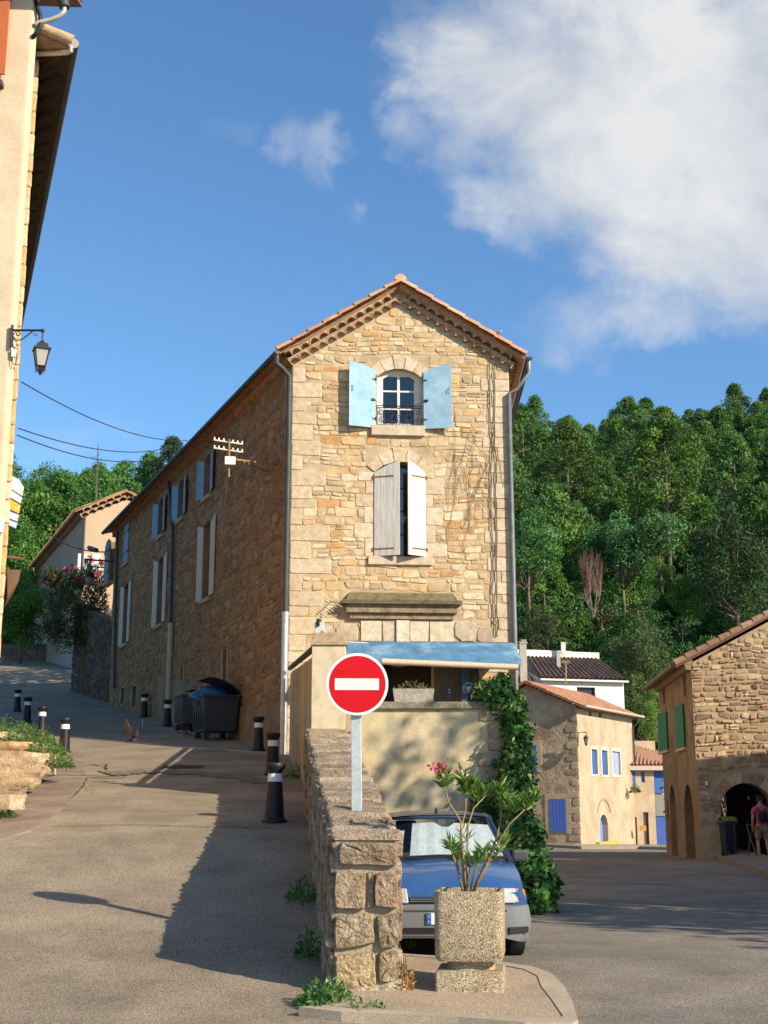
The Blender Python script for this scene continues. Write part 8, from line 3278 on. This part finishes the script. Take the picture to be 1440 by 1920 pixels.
    def chim(px, y0, y1, w, Yc, m, pot=True, par=Hw):
        a_, b_ = P(px, y1, Yc), P(px, y0, Yc)
        mb = MB()
        ww = w / FPX * Yc / 2
        mb.box(((a_.x + b_.x) / 2, Yc, (a_.z + b_.z) / 2), (2 * ww, 2 * ww, b_.z - a_.z))
        mb.box((b_.x, Yc, b_.z + 0.04), (2.3 * ww, 2.3 * ww, 0.10))
        o_ = mb.build('chimney', m, par)
        if pot:
            mb = MB()
            for dx in (-0.5, 0, 0.5):
                mb.tube([(b_.x + dx * ww, Yc, b_.z + 0.08), (b_.x + dx * ww, Yc, b_.z + 0.30)], 0.10, 6)
            mb.build('chimney_pot', mat('chimney pot', (0.40, 0.28, 0.2), 0.9), o_)
    chim(981, 1207, 1290, 13, 93, mat('grey chimney', (0.45, 0.40, 0.33), 0.9, 0.2, 3))
    chim(1056, 1207, 1228, 8, 101.5, MW, False)
    chim(1047, 1224, 1252, 7, 97, MATS['grey chimney'], False)
    # roof aerial
    Ha = thing('tv_aerial', 'thin T shaped television aerial in front of the dark roof of the white house', 'aerial', tuple(P(1061, 1285, 80)))
    mb = MB()
    mb.tube([P(1061, 1283, 80), P(1061, 1241, 80)], 0.04, 6)
    mb.tube([P(1053, 1240, 80), P(1069, 1240, 80)], 0.03, 5)
    mb.tube([P(1053, 1243, 80), P(1069, 1243, 80)], 0.02, 5)
    mb.build('mast', mat('aerial mast', (0.42, 0.30, 0.16), 0.7), Ha)

    # --- low house with a terracotta roof to the right of the corner house
    Ys = 84.0
    O3 = P(1187, 1500, Ys)
    O3.z = 0
    F3 = Frame(O3, (1, 0.12, 0), (0.12, -1, 0))
    Hs = thing('stucco_house', 'low tan house with a terracotta roof between the corner house and the arched stone house', 'house', (O3.x, Ys, -1))
    z3 = F3.px(1215, 1440)[1]
    ue = F3.px(1228, 1500)[0]
    uf = F3.px(1290, 1500)[0]
    w1, w2 = o(F3, 1202, 1209, 1447, 1467), o(F3, 1182, 1187, 1447, 1475)
    dd, d0 = o(F3, 1207, 1217, 1523, 1586), o(F3, 1190, 1195, 1532, 1588)
    mb = MB()
    wall_cells(mb, F3, -0.6, ue, -2, z3, [w1, dd, d0], 0, 0)
    wall_cells(mb, F3, ue, uf, -2, z3, [], -0.25, 0)
    mb.face([F3(-0.6, -2, 0), F3(-0.6, -2, -6), F3(-0.6, z3, -6), F3(-0.6, z3, 0)])
    mb.face([F3(-0.6, -2, -6), F3(uf, -2, -6), F3(uf, z3 + 2, -6), F3(-0.6, z3 + 2, -6)])
    mb.build('wall', M1, Hs)
    mb = MB()
    tile_roof(mb, F3(-0.7, z3 + 0.2, 0.5), F3(uf, z3 + 0.2, 0.5), P(1290, 1427, 91), P(1176, 1388, 91), 0.26, 0.05, 0.45, 0, [(0.42, 0.22, 0.13), (0.48, 0.26, 0.16), (0.38, 0.2, 0.12)])
    mb.build('roof', M_TILE, Hs)
    mb = MB()
    mb.fbox(F3, -0.7, uf, z3 - 0.15, z3 + 0.1, 0.3, 0.5)
    mb.build('gutter', MATS['pale gutter'], Hs)
    mb = MB()
    mb.fbox(F3, w1[0], w1[1], w1[2], w1[3], -0.2, -0.15)
    mb.build('shutter', MBL, Hs)
    mb = MB()
    mb.fbox(F3, -0.02, 0.2, F3.px(1185, 1478)[1], F3.px(1185, 1447)[1], 0.02, 0.06)
    mb.build('shutter', MBD, Hs)
    mb = MB()
    for q in (dd, d0):
        mb.fbox(F3, q[0], q[1], -2, q[3], -0.2, -0.15)
    mb.build('door', mat('grey brown door', (0.10, 0.075, 0.055), 0.8), Hs)
    gu = o(F3, 1230, 1247, 1452, 1582)
    mb = MB()
    mb.fbox(F3, gu[0], gu[1] + 0.5, F3.px(1240, 1530)[1], F3.px(1240, 1490)[1], -0.25, -0.1)
    mb.build('grey_panel', mat('grey render', (0.24, 0.23, 0.21), 0.9, 0.1), Hs)
    mb = MB()
    mb.fbox(F3, gu[0], gu[1], F3.px(1240, 1490)[1] + 0.1, F3.px(1240, 1447)[1], -0.25, -0.12)
    mb.build('shutter', MBD, Hs)
    mb = MB()
    mb.fbox(F3, gu[0], gu[1] + 0.3, -1.6, F3.px(1240, 1532)[1], -0.25, -0.15)
    mb.build('garage_door', mat('blue garage paint', (0.045, 0.10, 0.36), 0.6, 0.1), Hs)
    c = P(1206, 1553, 83)
    mb = MB()
    mb.box((c.x, 83, c.z), (0.34, 0.2, 0.32))
    tag(mb.build('letter_box', mat('yellow ochre box', (0.50, 0.30, 0.06), 0.6)), 'ochre letter box on the wall of the low tan house', 'letter box')
    weed('hanging_plant', 'round green hanging plant on the wall of the low tan house', tuple(P(1192, 1486, 82.5)), 0.32, 0.5, 260, GREEN, 0.16, 41, 'plant')
    # lamp standard behind
    mb = MB()
    b_, t_ = P(1236, 1418, 88), P(1235, 1372, 88)
    mb.tube([b_, t_], 0.05, 6)
    mb.sphere(tuple(t_ + up * 0.1), 0.16, 8)
    tag(mb.build('lamp_standard', mat('pale lamp post', (0.40, 0.38, 0.34), 0.6)), 'pale lamp standard rising behind the low terracotta roof', 'street lamp')


build_far_houses()
# ------------------------------------------------------------------ hills
def hillz(x, y):
    """wooded slope behind the village"""
    if x > -8:
        t = max(0.0, y - 104 - 0.05 * x)
        return -1.6 + 0.435 * t + 1.5 * math.sin(x * 0.07 + y * 0.03) + (0.10 * max(0, x - 25)) * min(1, t / 90)
    t = max(0.0, y - 80)
    return 7.5 + 0.345 * t + 1.2 * math.sin(x * 0.09 + y * 0.05)


def build_hills():
    MH = mat('forest floor', (0.055, 0.058, 0.026), 0.95, 0.35, 0.15, 0.6, 3)

    def grid(name, x0, x1, y0, y1, nx, ny):
        mb = MB()
        V = [(x0 + (x1 - x0) * i / nx, y0 + (y1 - y0) * j / ny, 0) for j in range(ny + 1) for i in range(nx + 1)]
        V = [(x, y, hillz(x, y) - 0.3) for x, y, _ in V]
        mb.raw(V, [(j * (nx + 1) + i, j * (nx + 1) + i + 1, (j + 1) * (nx + 1) + i + 1, (j + 1) * (nx + 1) + i) for j in range(ny) for i in range(nx)])
        tag(mb.build(name, MH, smooth=True), kind='structure')
    grid('hillside', -7.9, 105, 98, 252, 40, 40)
    grid('hillside', -120, -8.1, 88, 138, 30, 24)


build_hills()


# ------------------------------------------------------------------ trees
def clumps_mesh(g, C_, Rr, per, L, Wd, pal, up_bias=0.5, flat=0.75, spread=0.45, ctv=0.28, droop=0.0):
    """foliage puffs: leaves set on the upper shells of many clumps"""
    k = len(C_)
    n = k * per
    idx = np.repeat(np.arange(k), per)
    d = g.normal(0, 1, (n, 3))
    d[:, 2] += up_bias
    d /= np.linalg.norm(d, axis=1, keepdims=True)
    q = g.uniform(0.45, 1.0, (n, 1)) ** 0.6
    Pt = C_[idx] + d * q * Rr[idx][:, None] * np.array([1, 1, flat])
    tg = np.cross(d, g.normal(0, 1, (n, 3)))
    V, F = leaf_quads(Pt, tg * 0.6 + d * 0.4 + np.array([0, 0, 0.2]), g.uniform(0.7, 1.3, n) * L, g.uniform(0.8, 1.2, n) * Wd, g, droop, spread * 0.7, d, 0.4)
    pal = np.array(pal)
    ct = pal[g.integers(0, len(pal), k)] * (1 + g.uniform(-ctv, ctv, (k, 1)))
    t = ct[idx] * (1 + g.uniform(-0.22, 0.22, (n, 1)))
    return V, F, t


PINE = [(0.085, 0.190, 0.032), (0.105, 0.215, 0.034), (0.064, 0.155, 0.030), (0.125, 0.23, 0.036), (0.05, 0.125, 0.03)]
BROAD = [(0.058, 0.160, 0.038), (0.075, 0.190, 0.046), (0.046, 0.130, 0.028), (0.09, 0.205, 0.05)]
DARKF = [(0.022, 0.060, 0.022), (0.030, 0.075, 0.026), (0.020, 0.052, 0.024)]
LIME = [(0.09, 0.20, 0.022), (0.12, 0.24, 0.03), (0.07, 0.17, 0.022)]
OLIVE = [(0.075, 0.095, 0.03), (0.09, 0.11, 0.035), (0.06, 0.085, 0.028)]


def make_tree(name, kind, seed, label, cat, group, pal=None, h=14.0, per=None, lf=None):
    g = np.random.default_rng(seed)
    r = random.Random(seed)
    root = thing(name, label, cat, (0, 0, 0), group)
    mb = MB()
    lean = Vector((r.uniform(-.04, .04), r.uniform(-.04, .04), 0))
    bark = mat('pine bark', (0.20, 0.145, 0.105), 0.95, 0.25, 3, 0.6, 12)
    if kind in ('pine', 'tall'):
        lo = 0.42 if kind == 'pine' else 0.40
        k = 84 if kind == 'pine' else 90
        z = g.uniform(0, 1, k)
        zz = lo * h + (h - lo * h) * z
        prof = np.sin(np.pi * np.clip(0.20 + 0.80 * z ** 0.9, 0, 1)) ** 1.1 + 0.03
        rr = h * (0.245 if kind == 'pine' else 0.26) * prof * np.sqrt(g.uniform(0.12, 1.0, k))
        a = g.uniform(0, 2 * np.pi, k)
        C_ = np.stack([rr * np.cos(a), rr * np.sin(a), zz], 1)
        C_[:, 0] += lean.x * zz
        C_[:, 1] += lean.y * zz
        Rr = g.uniform(0.04, 0.075, k) * h
        V, F, t = clumps_mesh(g, C_, Rr, 125, 0.046 * h / 1.9, 0.017 * h / 1.9, pal or PINE, 0.6, 0.7, 0.5)
        mb.tube([Vector((0, 0, -0.6)), Vector((0, 0, h * .3)) + lean * h * .3, Vector((0, 0, h * .6)) + lean * h * .6, Vector((0, 0, h * .93)) + lean * h * .93],
                [h * .017, h * .014, h * .010, h * .003], 8)
        for i in range(0, k, 4):
            c = Vector(C_[i])
            s = Vector((0, 0, max(h * .25, c.z - h * 0.05))) + lean * c.z
            mb.tube([s, s.lerp(c, 0.6) - Vector((0, 0, h * .01)), c], [h * .005, h * .004, h * .002], 5)
        if kind == 'tall':
            for i in range(7):
                zz_ = h * r.uniform(0.15, 0.42)
                a_ = r.uniform(0, 6.28)
                s = Vector((0, 0, zz_))
                mb.tube([s, s + Vector((math.cos(a_) * h * .08, math.sin(a_) * h * .08, h * .01))], [h * .003, h * .001], 4)
    elif kind == 'broad':
        k = 60
        d = g.normal(0, 1, (k, 3))
        d /= np.linalg.norm(d, axis=1, keepdims=True)
        q = g.uniform(0.35, 1.0, (k, 1)) ** 0.5
        lob = g.normal(0, 1, (6, 3)) * np.array([.15, .15, .15]) * h
        C_ = d * q * np.array([h * .19, h * .19, h * .20]) + lob[g.integers(0, 6, k)] + np.array([0, 0, h * .58])
        Rr = g.uniform(0.07, 0.13, k) * h
        V, F, t = clumps_mesh(g, C_, Rr, per or 190, (lf or 0.025) * h, (lf or 0.025) * h * 0.6, pal or BROAD, 0.4, 0.85, 0.6, droop=0.15)
        mb.tube([(0, 0, -0.6), (0, 0, h * .25), (lean.x * h * .6, lean.y * h * .6, h * .6)], [h * .02, h * .015, h * .008], 7)
        for i in range(0, k, 4):
            c = Vector(C_[i])
            mb.tube([Vector((0, 0, h * .22)), Vector((0, 0, h * .25)).lerp(c, 0.55), c], [h * .009, h * .006, h * .002], 5)
    elif kind == 'fir':
        cs, rs = [], []
        for i in range(17):
            t_ = i / 16
            zz_ = h * (0.12 + 0.84 * t_)
            rad = h * 0.20 * (1 - t_) ** 0.85 + 0.1
            m = max(2, int(9 * (1 - t_)) + 1)
            for j in range(m):
                a = j * 2 * math.pi / m + i * 0.7 + r.uniform(-.2, .2)
                cs.append((rad * 0.72 * math.cos(a), rad * 0.72 * math.sin(a), zz_ - rad * 0.16))
                rs.append(rad * 0.42 + 0.15)
        C_, Rr = np.array(cs), np.array(rs)
        V, F, t = clumps_mesh(g, C_, Rr, 55, 0.05 * h, 0.016 * h, pal or DARKF, 0.1, 0.45, 0.5, 0.15, droop=0.2)
        mb.tube([(0, 0, -0.6), (0, 0, h * .97)], [h * .016, h * .002], 7)
    elif kind == 'weep':
        k = 90
        a = g.uniform(0, 2 * np.pi, k)
        q = np.sqrt(g.uniform(0, 1, k))
        C_ = np.stack([h * .26 * q * np.cos(a), h * .26 * q * np.sin(a), h * (0.25 + 0.68 * g.uniform(0, 1, k)) * (1.05 - 0.25 * q)], 1)
        Rr = g.uniform(0.05, 0.09, k) * h
        V, F, t = clumps_mesh(g, C_, Rr, 150, 0.034 * h, 0.008 * h, pal or DARKF, 0.2, 1.3, 0.35)
        mb.tube([(0, 0, -0.6), (0, 0, h * .8)], [h * .016, h * .004], 7)
        for i in range(0, k, 4):
            c = Vector(C_[i])
            mb.tube([Vector((0, 0, c.z * 0.6)), c], [h * .006, h * .002], 5)
    np_mesh('crown', V, F, t, M_leaf('tree leaf', 0.22, 0.55, 0.16), root, world=False)
    mb.build('trunk', bark, root, smooth=True, world=False)
    return root


def build_forest():
    r = random.Random(77)
    GR = 'pines on the wooded hill behind the village houses'
    GB = 'leafy trees on the lower slope of the wooded hill'
    GL = 'trees on the hill behind the tan house up the street'
    GF = 'dark firs among the pines on the wooded hill'
    LP = 'green pine with clumped needles on the wooded hill'
    LB = 'leafy green tree on the lower slope of the wooded hill'
    LL = 'bright leafy tree on the hill behind the tan house'
    LF_ = 'dark pointed fir among the pines on the wooded hill'
    pines = [make_tree('pine_tree', 'pine', 100 + i, LP, 'pine tree', GR, h=14 + i * 0.6) for i in range(6)]
    broads = [make_tree('broadleaf_tree', 'broad', 200 + i, LB, 'tree', GB, [BROAD, BROAD, OLIVE, [(0.05, 0.15, 0.03), (0.065, 0.18, 0.035)]][i], h=10 + i) for i in range(4)]
    firs = [make_tree('fir_tree', 'fir', 300, LF_, 'fir tree', GF, h=16)]
    lefts = [make_tree('hill_tree', 'pine' if i == 1 else 'broad', 400 + i, LL, 'tree', GL, [[(0.07, 0.18, 0.025), (0.09, 0.21, 0.03), (0.055, 0.15, 0.025)], [(0.055, 0.16, 0.025), (0.075, 0.19, 0.03)],
                                                                                  [(0.10, 0.22, 0.03), (0.08, 0.19, 0.03)]][i], h=10.5 + i, per=240, lf=0.021) for i in range(3)]
    used = {}

    def put(proto, x, y, z, s, rz, sz=1.0):
        if not used.get(proto.name):
            used[proto.name] = True
            o = proto
        else:
            o = copy_tree(proto)
        o.location = (x, y, z)
        o.rotation_euler = (0, 0, rz)
        o.scale = (s, s, s * sz)
        return o

    def vis(x, y, z, m=60):
        """is the crown in frame, and not behind the stone house?"""
        c, s = math.cos(TH), math.sin(TH)
        dp = y * c + (z - E) * s
        if dp < 1:
            return False
        px = 720 + FPX * x / dp
        return -m < px < 1440 + m, px
    # right hill: rows up the slope
    n = 0
    y = 112.0
    while y < 254:
        step = 5.6 + (y - 108) * 0.014
        x = 0.085 * y + r.uniform(0, 3)
        while x < 0.345 * y + 8:
            xx, yy = x + r.uniform(-1.8, 1.8), y + r.uniform(-2.2, 2.2)
            low = yy < 150 + 10 * math.sin(xx * 0.2)
            zz = hillz(xx, yy) - 0.3
            rr = r.random()
            gap = 148 < yy < 176 and 0.12 * yy < xx < 0.24 * yy and rr < 0.25     # open trunks zone below the big pines
            if not gap:
                if low:
                    pr = r.choice(broads) if rr < 0.8 else r.choice(pines)
                    put(pr, xx, yy, zz, r.uniform(0.65, 1.05), r.uniform(0, 6.28), r.uniform(0.9, 1.15))
                else:
                    pr = firs[0] if rr > 0.955 else r.choice(pines)
                    put(pr, xx, yy, zz, r.uniform(0.85, 1.25), r.uniform(0, 6.28), r.uniform(0.95, 1.15))
                n += 1
            x += step * r.uniform(0.8, 1.25)
        y += step * 0.92
    # low undergrowth between the trunks
    for k in range(95):
        yy = r.uniform(112, 190)
        xx = r.uniform(0.10, 0.31) * yy
        put(r.choice(broads), xx, yy, hillz(xx, yy) - 1.0, r.uniform(0.38, 0.62), r.uniform(0, 6.28), r.uniform(0.8, 1.0))
    # left hill
    y = 92.0
    while y < 141:
        x = -0.345 * y
        while x < -0.135 * y:
            xx, yy = x + r.uniform(-1.5, 1.5), y + r.uniform(-1.5, 1.5)
            if not (yy < 96 and xx > -0.27 * yy):
                put(r.choice(lefts), xx, yy, hillz(xx, yy) - 0.3, r.uniform(0.75, 1.1), r.uniform(0, 6.28), r.uniform(0.95, 1.2))
                n += 1
            x += 5.4 * r.uniform(0.8, 1.2)
        y += 6.0
    # singled-out trees
    def single(name, kind, seed, label, cat, px, pyb, Y, h, pal=None):
        t = make_tree(name, kind, seed, label, cat, None, pal, h)
        p = P(px, pyb, Y)
        t.location = (p.x, Y, p.z)
        return t
    single('pine_tree', 'tall', 501, 'big pine with a long bare pale trunk in the middle of the wooded hill', 'pine tree', 1256, 1078, 150, 20.0, [(0.085, 0.165, 0.022), (0.105, 0.185, 0.026), (0.07, 0.14, 0.02)])
    single('pine_tree', 'tall', 502, 'bushy golden green pine left of the big bare trunked pine', 'pine tree', 1068, 1030, 152, 15.5, [(0.075, 0.135, 0.024), (0.09, 0.15, 0.028), (0.06, 0.115, 0.022)])
    single('pine_tree', 'tall', 503, 'pine with twin pale trunks just left of the big bare trunked pine', 'pine tree', 1192, 970, 176, 17.0)
    single('weeping_tree', 'weep', 504, 'dark drooping tree above the rubble stone house at the right', 'tree', 1385, 1200, 112, 12.5, [(0.035, 0.075, 0.02), (0.045, 0.09, 0.022)])
    single('broadleaf_tree', 'broad', 505, 'pale blue green leafy tree in the middle of the lower wooded slope', 'tree', 1170, 1150, 140, 11.5, [(0.08, 0.19, 0.055), (0.10, 0.22, 0.065), (0.065, 0.16, 0.045)])
    single('broadleaf_tree', 'broad', 506, 'pale green tree right beside the downpipe of the stone house', 'tree', 992, 1150, 120, 9.0, [(0.085, 0.22, 0.05), (0.11, 0.25, 0.06)])
    single('broadleaf_tree', 'broad', 507, 'lime green tree hanging over the right end of the lower slope', 'tree', 1283, 1180, 118, 6.5, LIME)
    single('broadleaf_tree', 'weep', 508, 'tall narrow olive green tree between the white house and the rubble stone house', 'tree', 1205, 1360, 104, 9.0, [(0.075, 0.12, 0.035), (0.095, 0.14, 0.04)])
    single('broadleaf_tree', 'broad', 509, 'bright green bush tree beside the lamp standard behind the low house', 'tree', 1215, 1405, 100, 4.2, [(0.10, 0.22, 0.03), (0.16, 0.26, 0.04)])
    single('broadleaf_tree', 'broad', 510, 'yellowish tree at the foot of the slope above the white house chimney', 'tree', 1000, 1240, 108, 4.6, OLIVE)
    single('pine_tree', 'pine', 511, 'lone pine crown peeping over the eave of the stone house', 'pine tree', 322, 1010, 118, 9.5, [(0.035, 0.085, 0.03)])
    single('broadleaf_tree', 'broad', 512, 'bushy green tree at the left edge behind the bend of the street', 'tree', 38, 1225, 80, 6.2, [(0.08, 0.20, 0.025), (0.10, 0.22, 0.03), (0.06, 0.15, 0.022)])
    # dead brown tree with upright twigs
    b0 = P(1112, 1150, 121)
    D = thing('dead_tree', 'bare brown dead tree with upright twigs on the lower wooded slope', 'dead tree', tuple(b0))
    g = random.Random(9)
    mb = MB()
    tw = MB()
    for k in range(9):
        a = g.uniform(0, 6.28)
        t = b0 + Vector((math.cos(a) * g.uniform(0.3, 1.4), math.sin(a) * 0.8, g.uniform(2.4, 3.4)))
        mb.tube([b0 - Vector((0, 0, 0.6)), b0.lerp(t, 0.5) + Vector((math.cos(a) * .25, 0, 0)), t], [0.10, 0.07, 0.04], 5)
        for q in range(22):
            s = b0.lerp(t, g.uniform(0.55, 1.0))
            e = s + Vector((g.uniform(-.55, .55), g.uniform(-.4, .4), g.uniform(1.6, 3.6)))
            tw.tube([s, s.lerp(e, 0.5) + Vector((g.uniform(-.15, .15), 0, 0)), e], [0.022, 0.016, 0.008], 3)
    mb.build('trunk', mat('dead bark', (0.24, 0.18, 0.13), 0.9), D)
    tw.build('twigs', mat('dead twigs', (0.17, 0.105, 0.075), 0.95), D)


build_forest()
# ------------------------------------------------------------------ unseen trees and buildings added off frame and behind the house for their shade
def build_offside():
    t = make_tree('plane_tree', 'broad', 601, 'tall leafy tree right of the road, dappling the terrace wall with shade', 'tree', None, None, 11.0, per=70, lf=0.03)
    t.location = (13.6, 12.2, 0.0)
    t.scale = (0.85, 0.95, 1.05)
    t = make_tree('plane_tree', 'broad', 602, 'leafy tree by the row house at the right of the road', 'tree', None, None, 9.0, per=60, lf=0.03)
    t.location = (15.5, 7.6, 0.0)
    t.scale = (0.7, 0.75, 0.9)
    H = thing('shade_row_house', 'plain stone row house along the right side of the road before the archway', 'house', (16, 22, 0))  # unseen house added, sized to cast the road's shade
    mb = MB()
    Fo = Frame((14.2, 33.0, 0), (0, -1, 0), (-1, 0, 0))
    hs = [(2.0, 3.0, 0.0, 2.2, 0.3), (5.5, 6.6, 1.0, 2.4, 0.3), (9.5, 10.6, 1.0, 2.4, 0.3), (2.2, 3.2, 3.9, 5.2, 0.3), (5.5, 6.6, 3.9, 5.2, 0.3), (9.5, 10.6, 3.9, 5.2, 0.3)]
    wall_cells(mb, Fo, 0, 18.5, -0.3, 8.0, hs, 0, 0)
    Z = Vector((0, 0, 1))
    a, b = Fo(0, 0), Fo(18.5, 0)
    dx = Vector((7, 0, 0))
    for p, q in ((a, a + dx), (b, b + dx), (a + dx, b + dx)):
        mb.face([p - Z * .3, q - Z * .3, q + Z * 8.0, p + Z * 8.0])
    for p in (a, b):
        mb.face([p + Z * 8.0, p + dx + Z * 8.0, p + dx / 2 + Z * 9.9])
    mb.build('wall', M_MORTAR, H)
    for h in hs:
        mb = MB()
        mb.fbox(Fo, h[0], h[1], h[2], h[3], -0.25, -0.2)
        mb.build('shutter' if h[2] else 'door', mat('faded grey paint', (0.35, 0.36, 0.36), 0.7), H)
    mb = MB()
    e0, e1 = a + Vector((-0.4, 0.3, 8.0)), b + Vector((-0.4, -0.3, 8.0))
    r0, r1 = a + dx / 2 + Vector((0, 0.3, 10.05)), b + dx / 2 + Vector((0, -0.3, 10.05))
    tile_roof(mb, e0, e1, r1, r0, 0.24, 0.05, 0.42, 0, TILES)
    f0, f1 = a + dx + Vector((0.4, 0.3, 8.0)), b + dx + Vector((0.4, -0.3, 8.0))
    tile_roof(mb, f1, f0, r0, r1, 0.24, 0.05, 0.42, 0, TILES)
    mb.build('roof', M_TILE, H)
    H = thing('shade_outbuilding', 'gabled stone outbuilding beyond the row house, opposite the arched house', 'outbuilding', (15, 35, 0))  # added outbuilding, its gable shaped for the shadow on the arched house
    mb = MB()
    Fg = Frame((14.8, 42, 0), (0, -1, 0), (-1, 0, 0))
    wall_cells(mb, Fg, 0, 7.0, -0.4, 2.5, [(3, 4, -0.4, 2.0, 0.3)], 0, 0)
    mb.face([Fg(0, 2.5), Fg(7, 2.5), Fg(3.5, 5.9)])
    a, b = Vector((14.8, 42, 0)), Vector((14.8, 35.0, 0))
    dx = Vector((5, 0, 0))
    for p, q in ((a, a + dx), (b, b + dx), (a + dx, b + dx)):
        mb.face([p - Z * .4, q - Z * .4, q + Z * 2.5, p + Z * 2.5])
    mb.build('wall', M_MORTAR, H)
    mb = MB()
    m = (a + b) / 2
    for p in (a, b):
        s_ = 0.3 if p is a else -0.3
        e0, e1 = p + Vector((-.2, s_, 2.35)), p + dx + Vector((0, s_, 2.35))
        tile_roof(mb, e0, e1, m + dx + Z * 6.05, m + Vector((-.2, 0, 6.05)), 0.24, 0.05, 0.42, 0, TILES)
    mb.build('roof', M_TILE, H)
    for i, (x, y, h) in enumerate([(-6.5, 63.5, 15), (-1.5, 61, 16)]):  # hidden trees added to shade the top of the upper street
        t = make_tree('broadleaf_tree', 'broad', 610 + i, ['tall garden tree behind the stone house, nearer the garden wall', 'tall garden tree right behind the roof of the stone house'][i], 'tree', None, None, h, per=60, lf=0.03)
        t.location = (x, y, LZ(y) - 0.5)


build_offside()
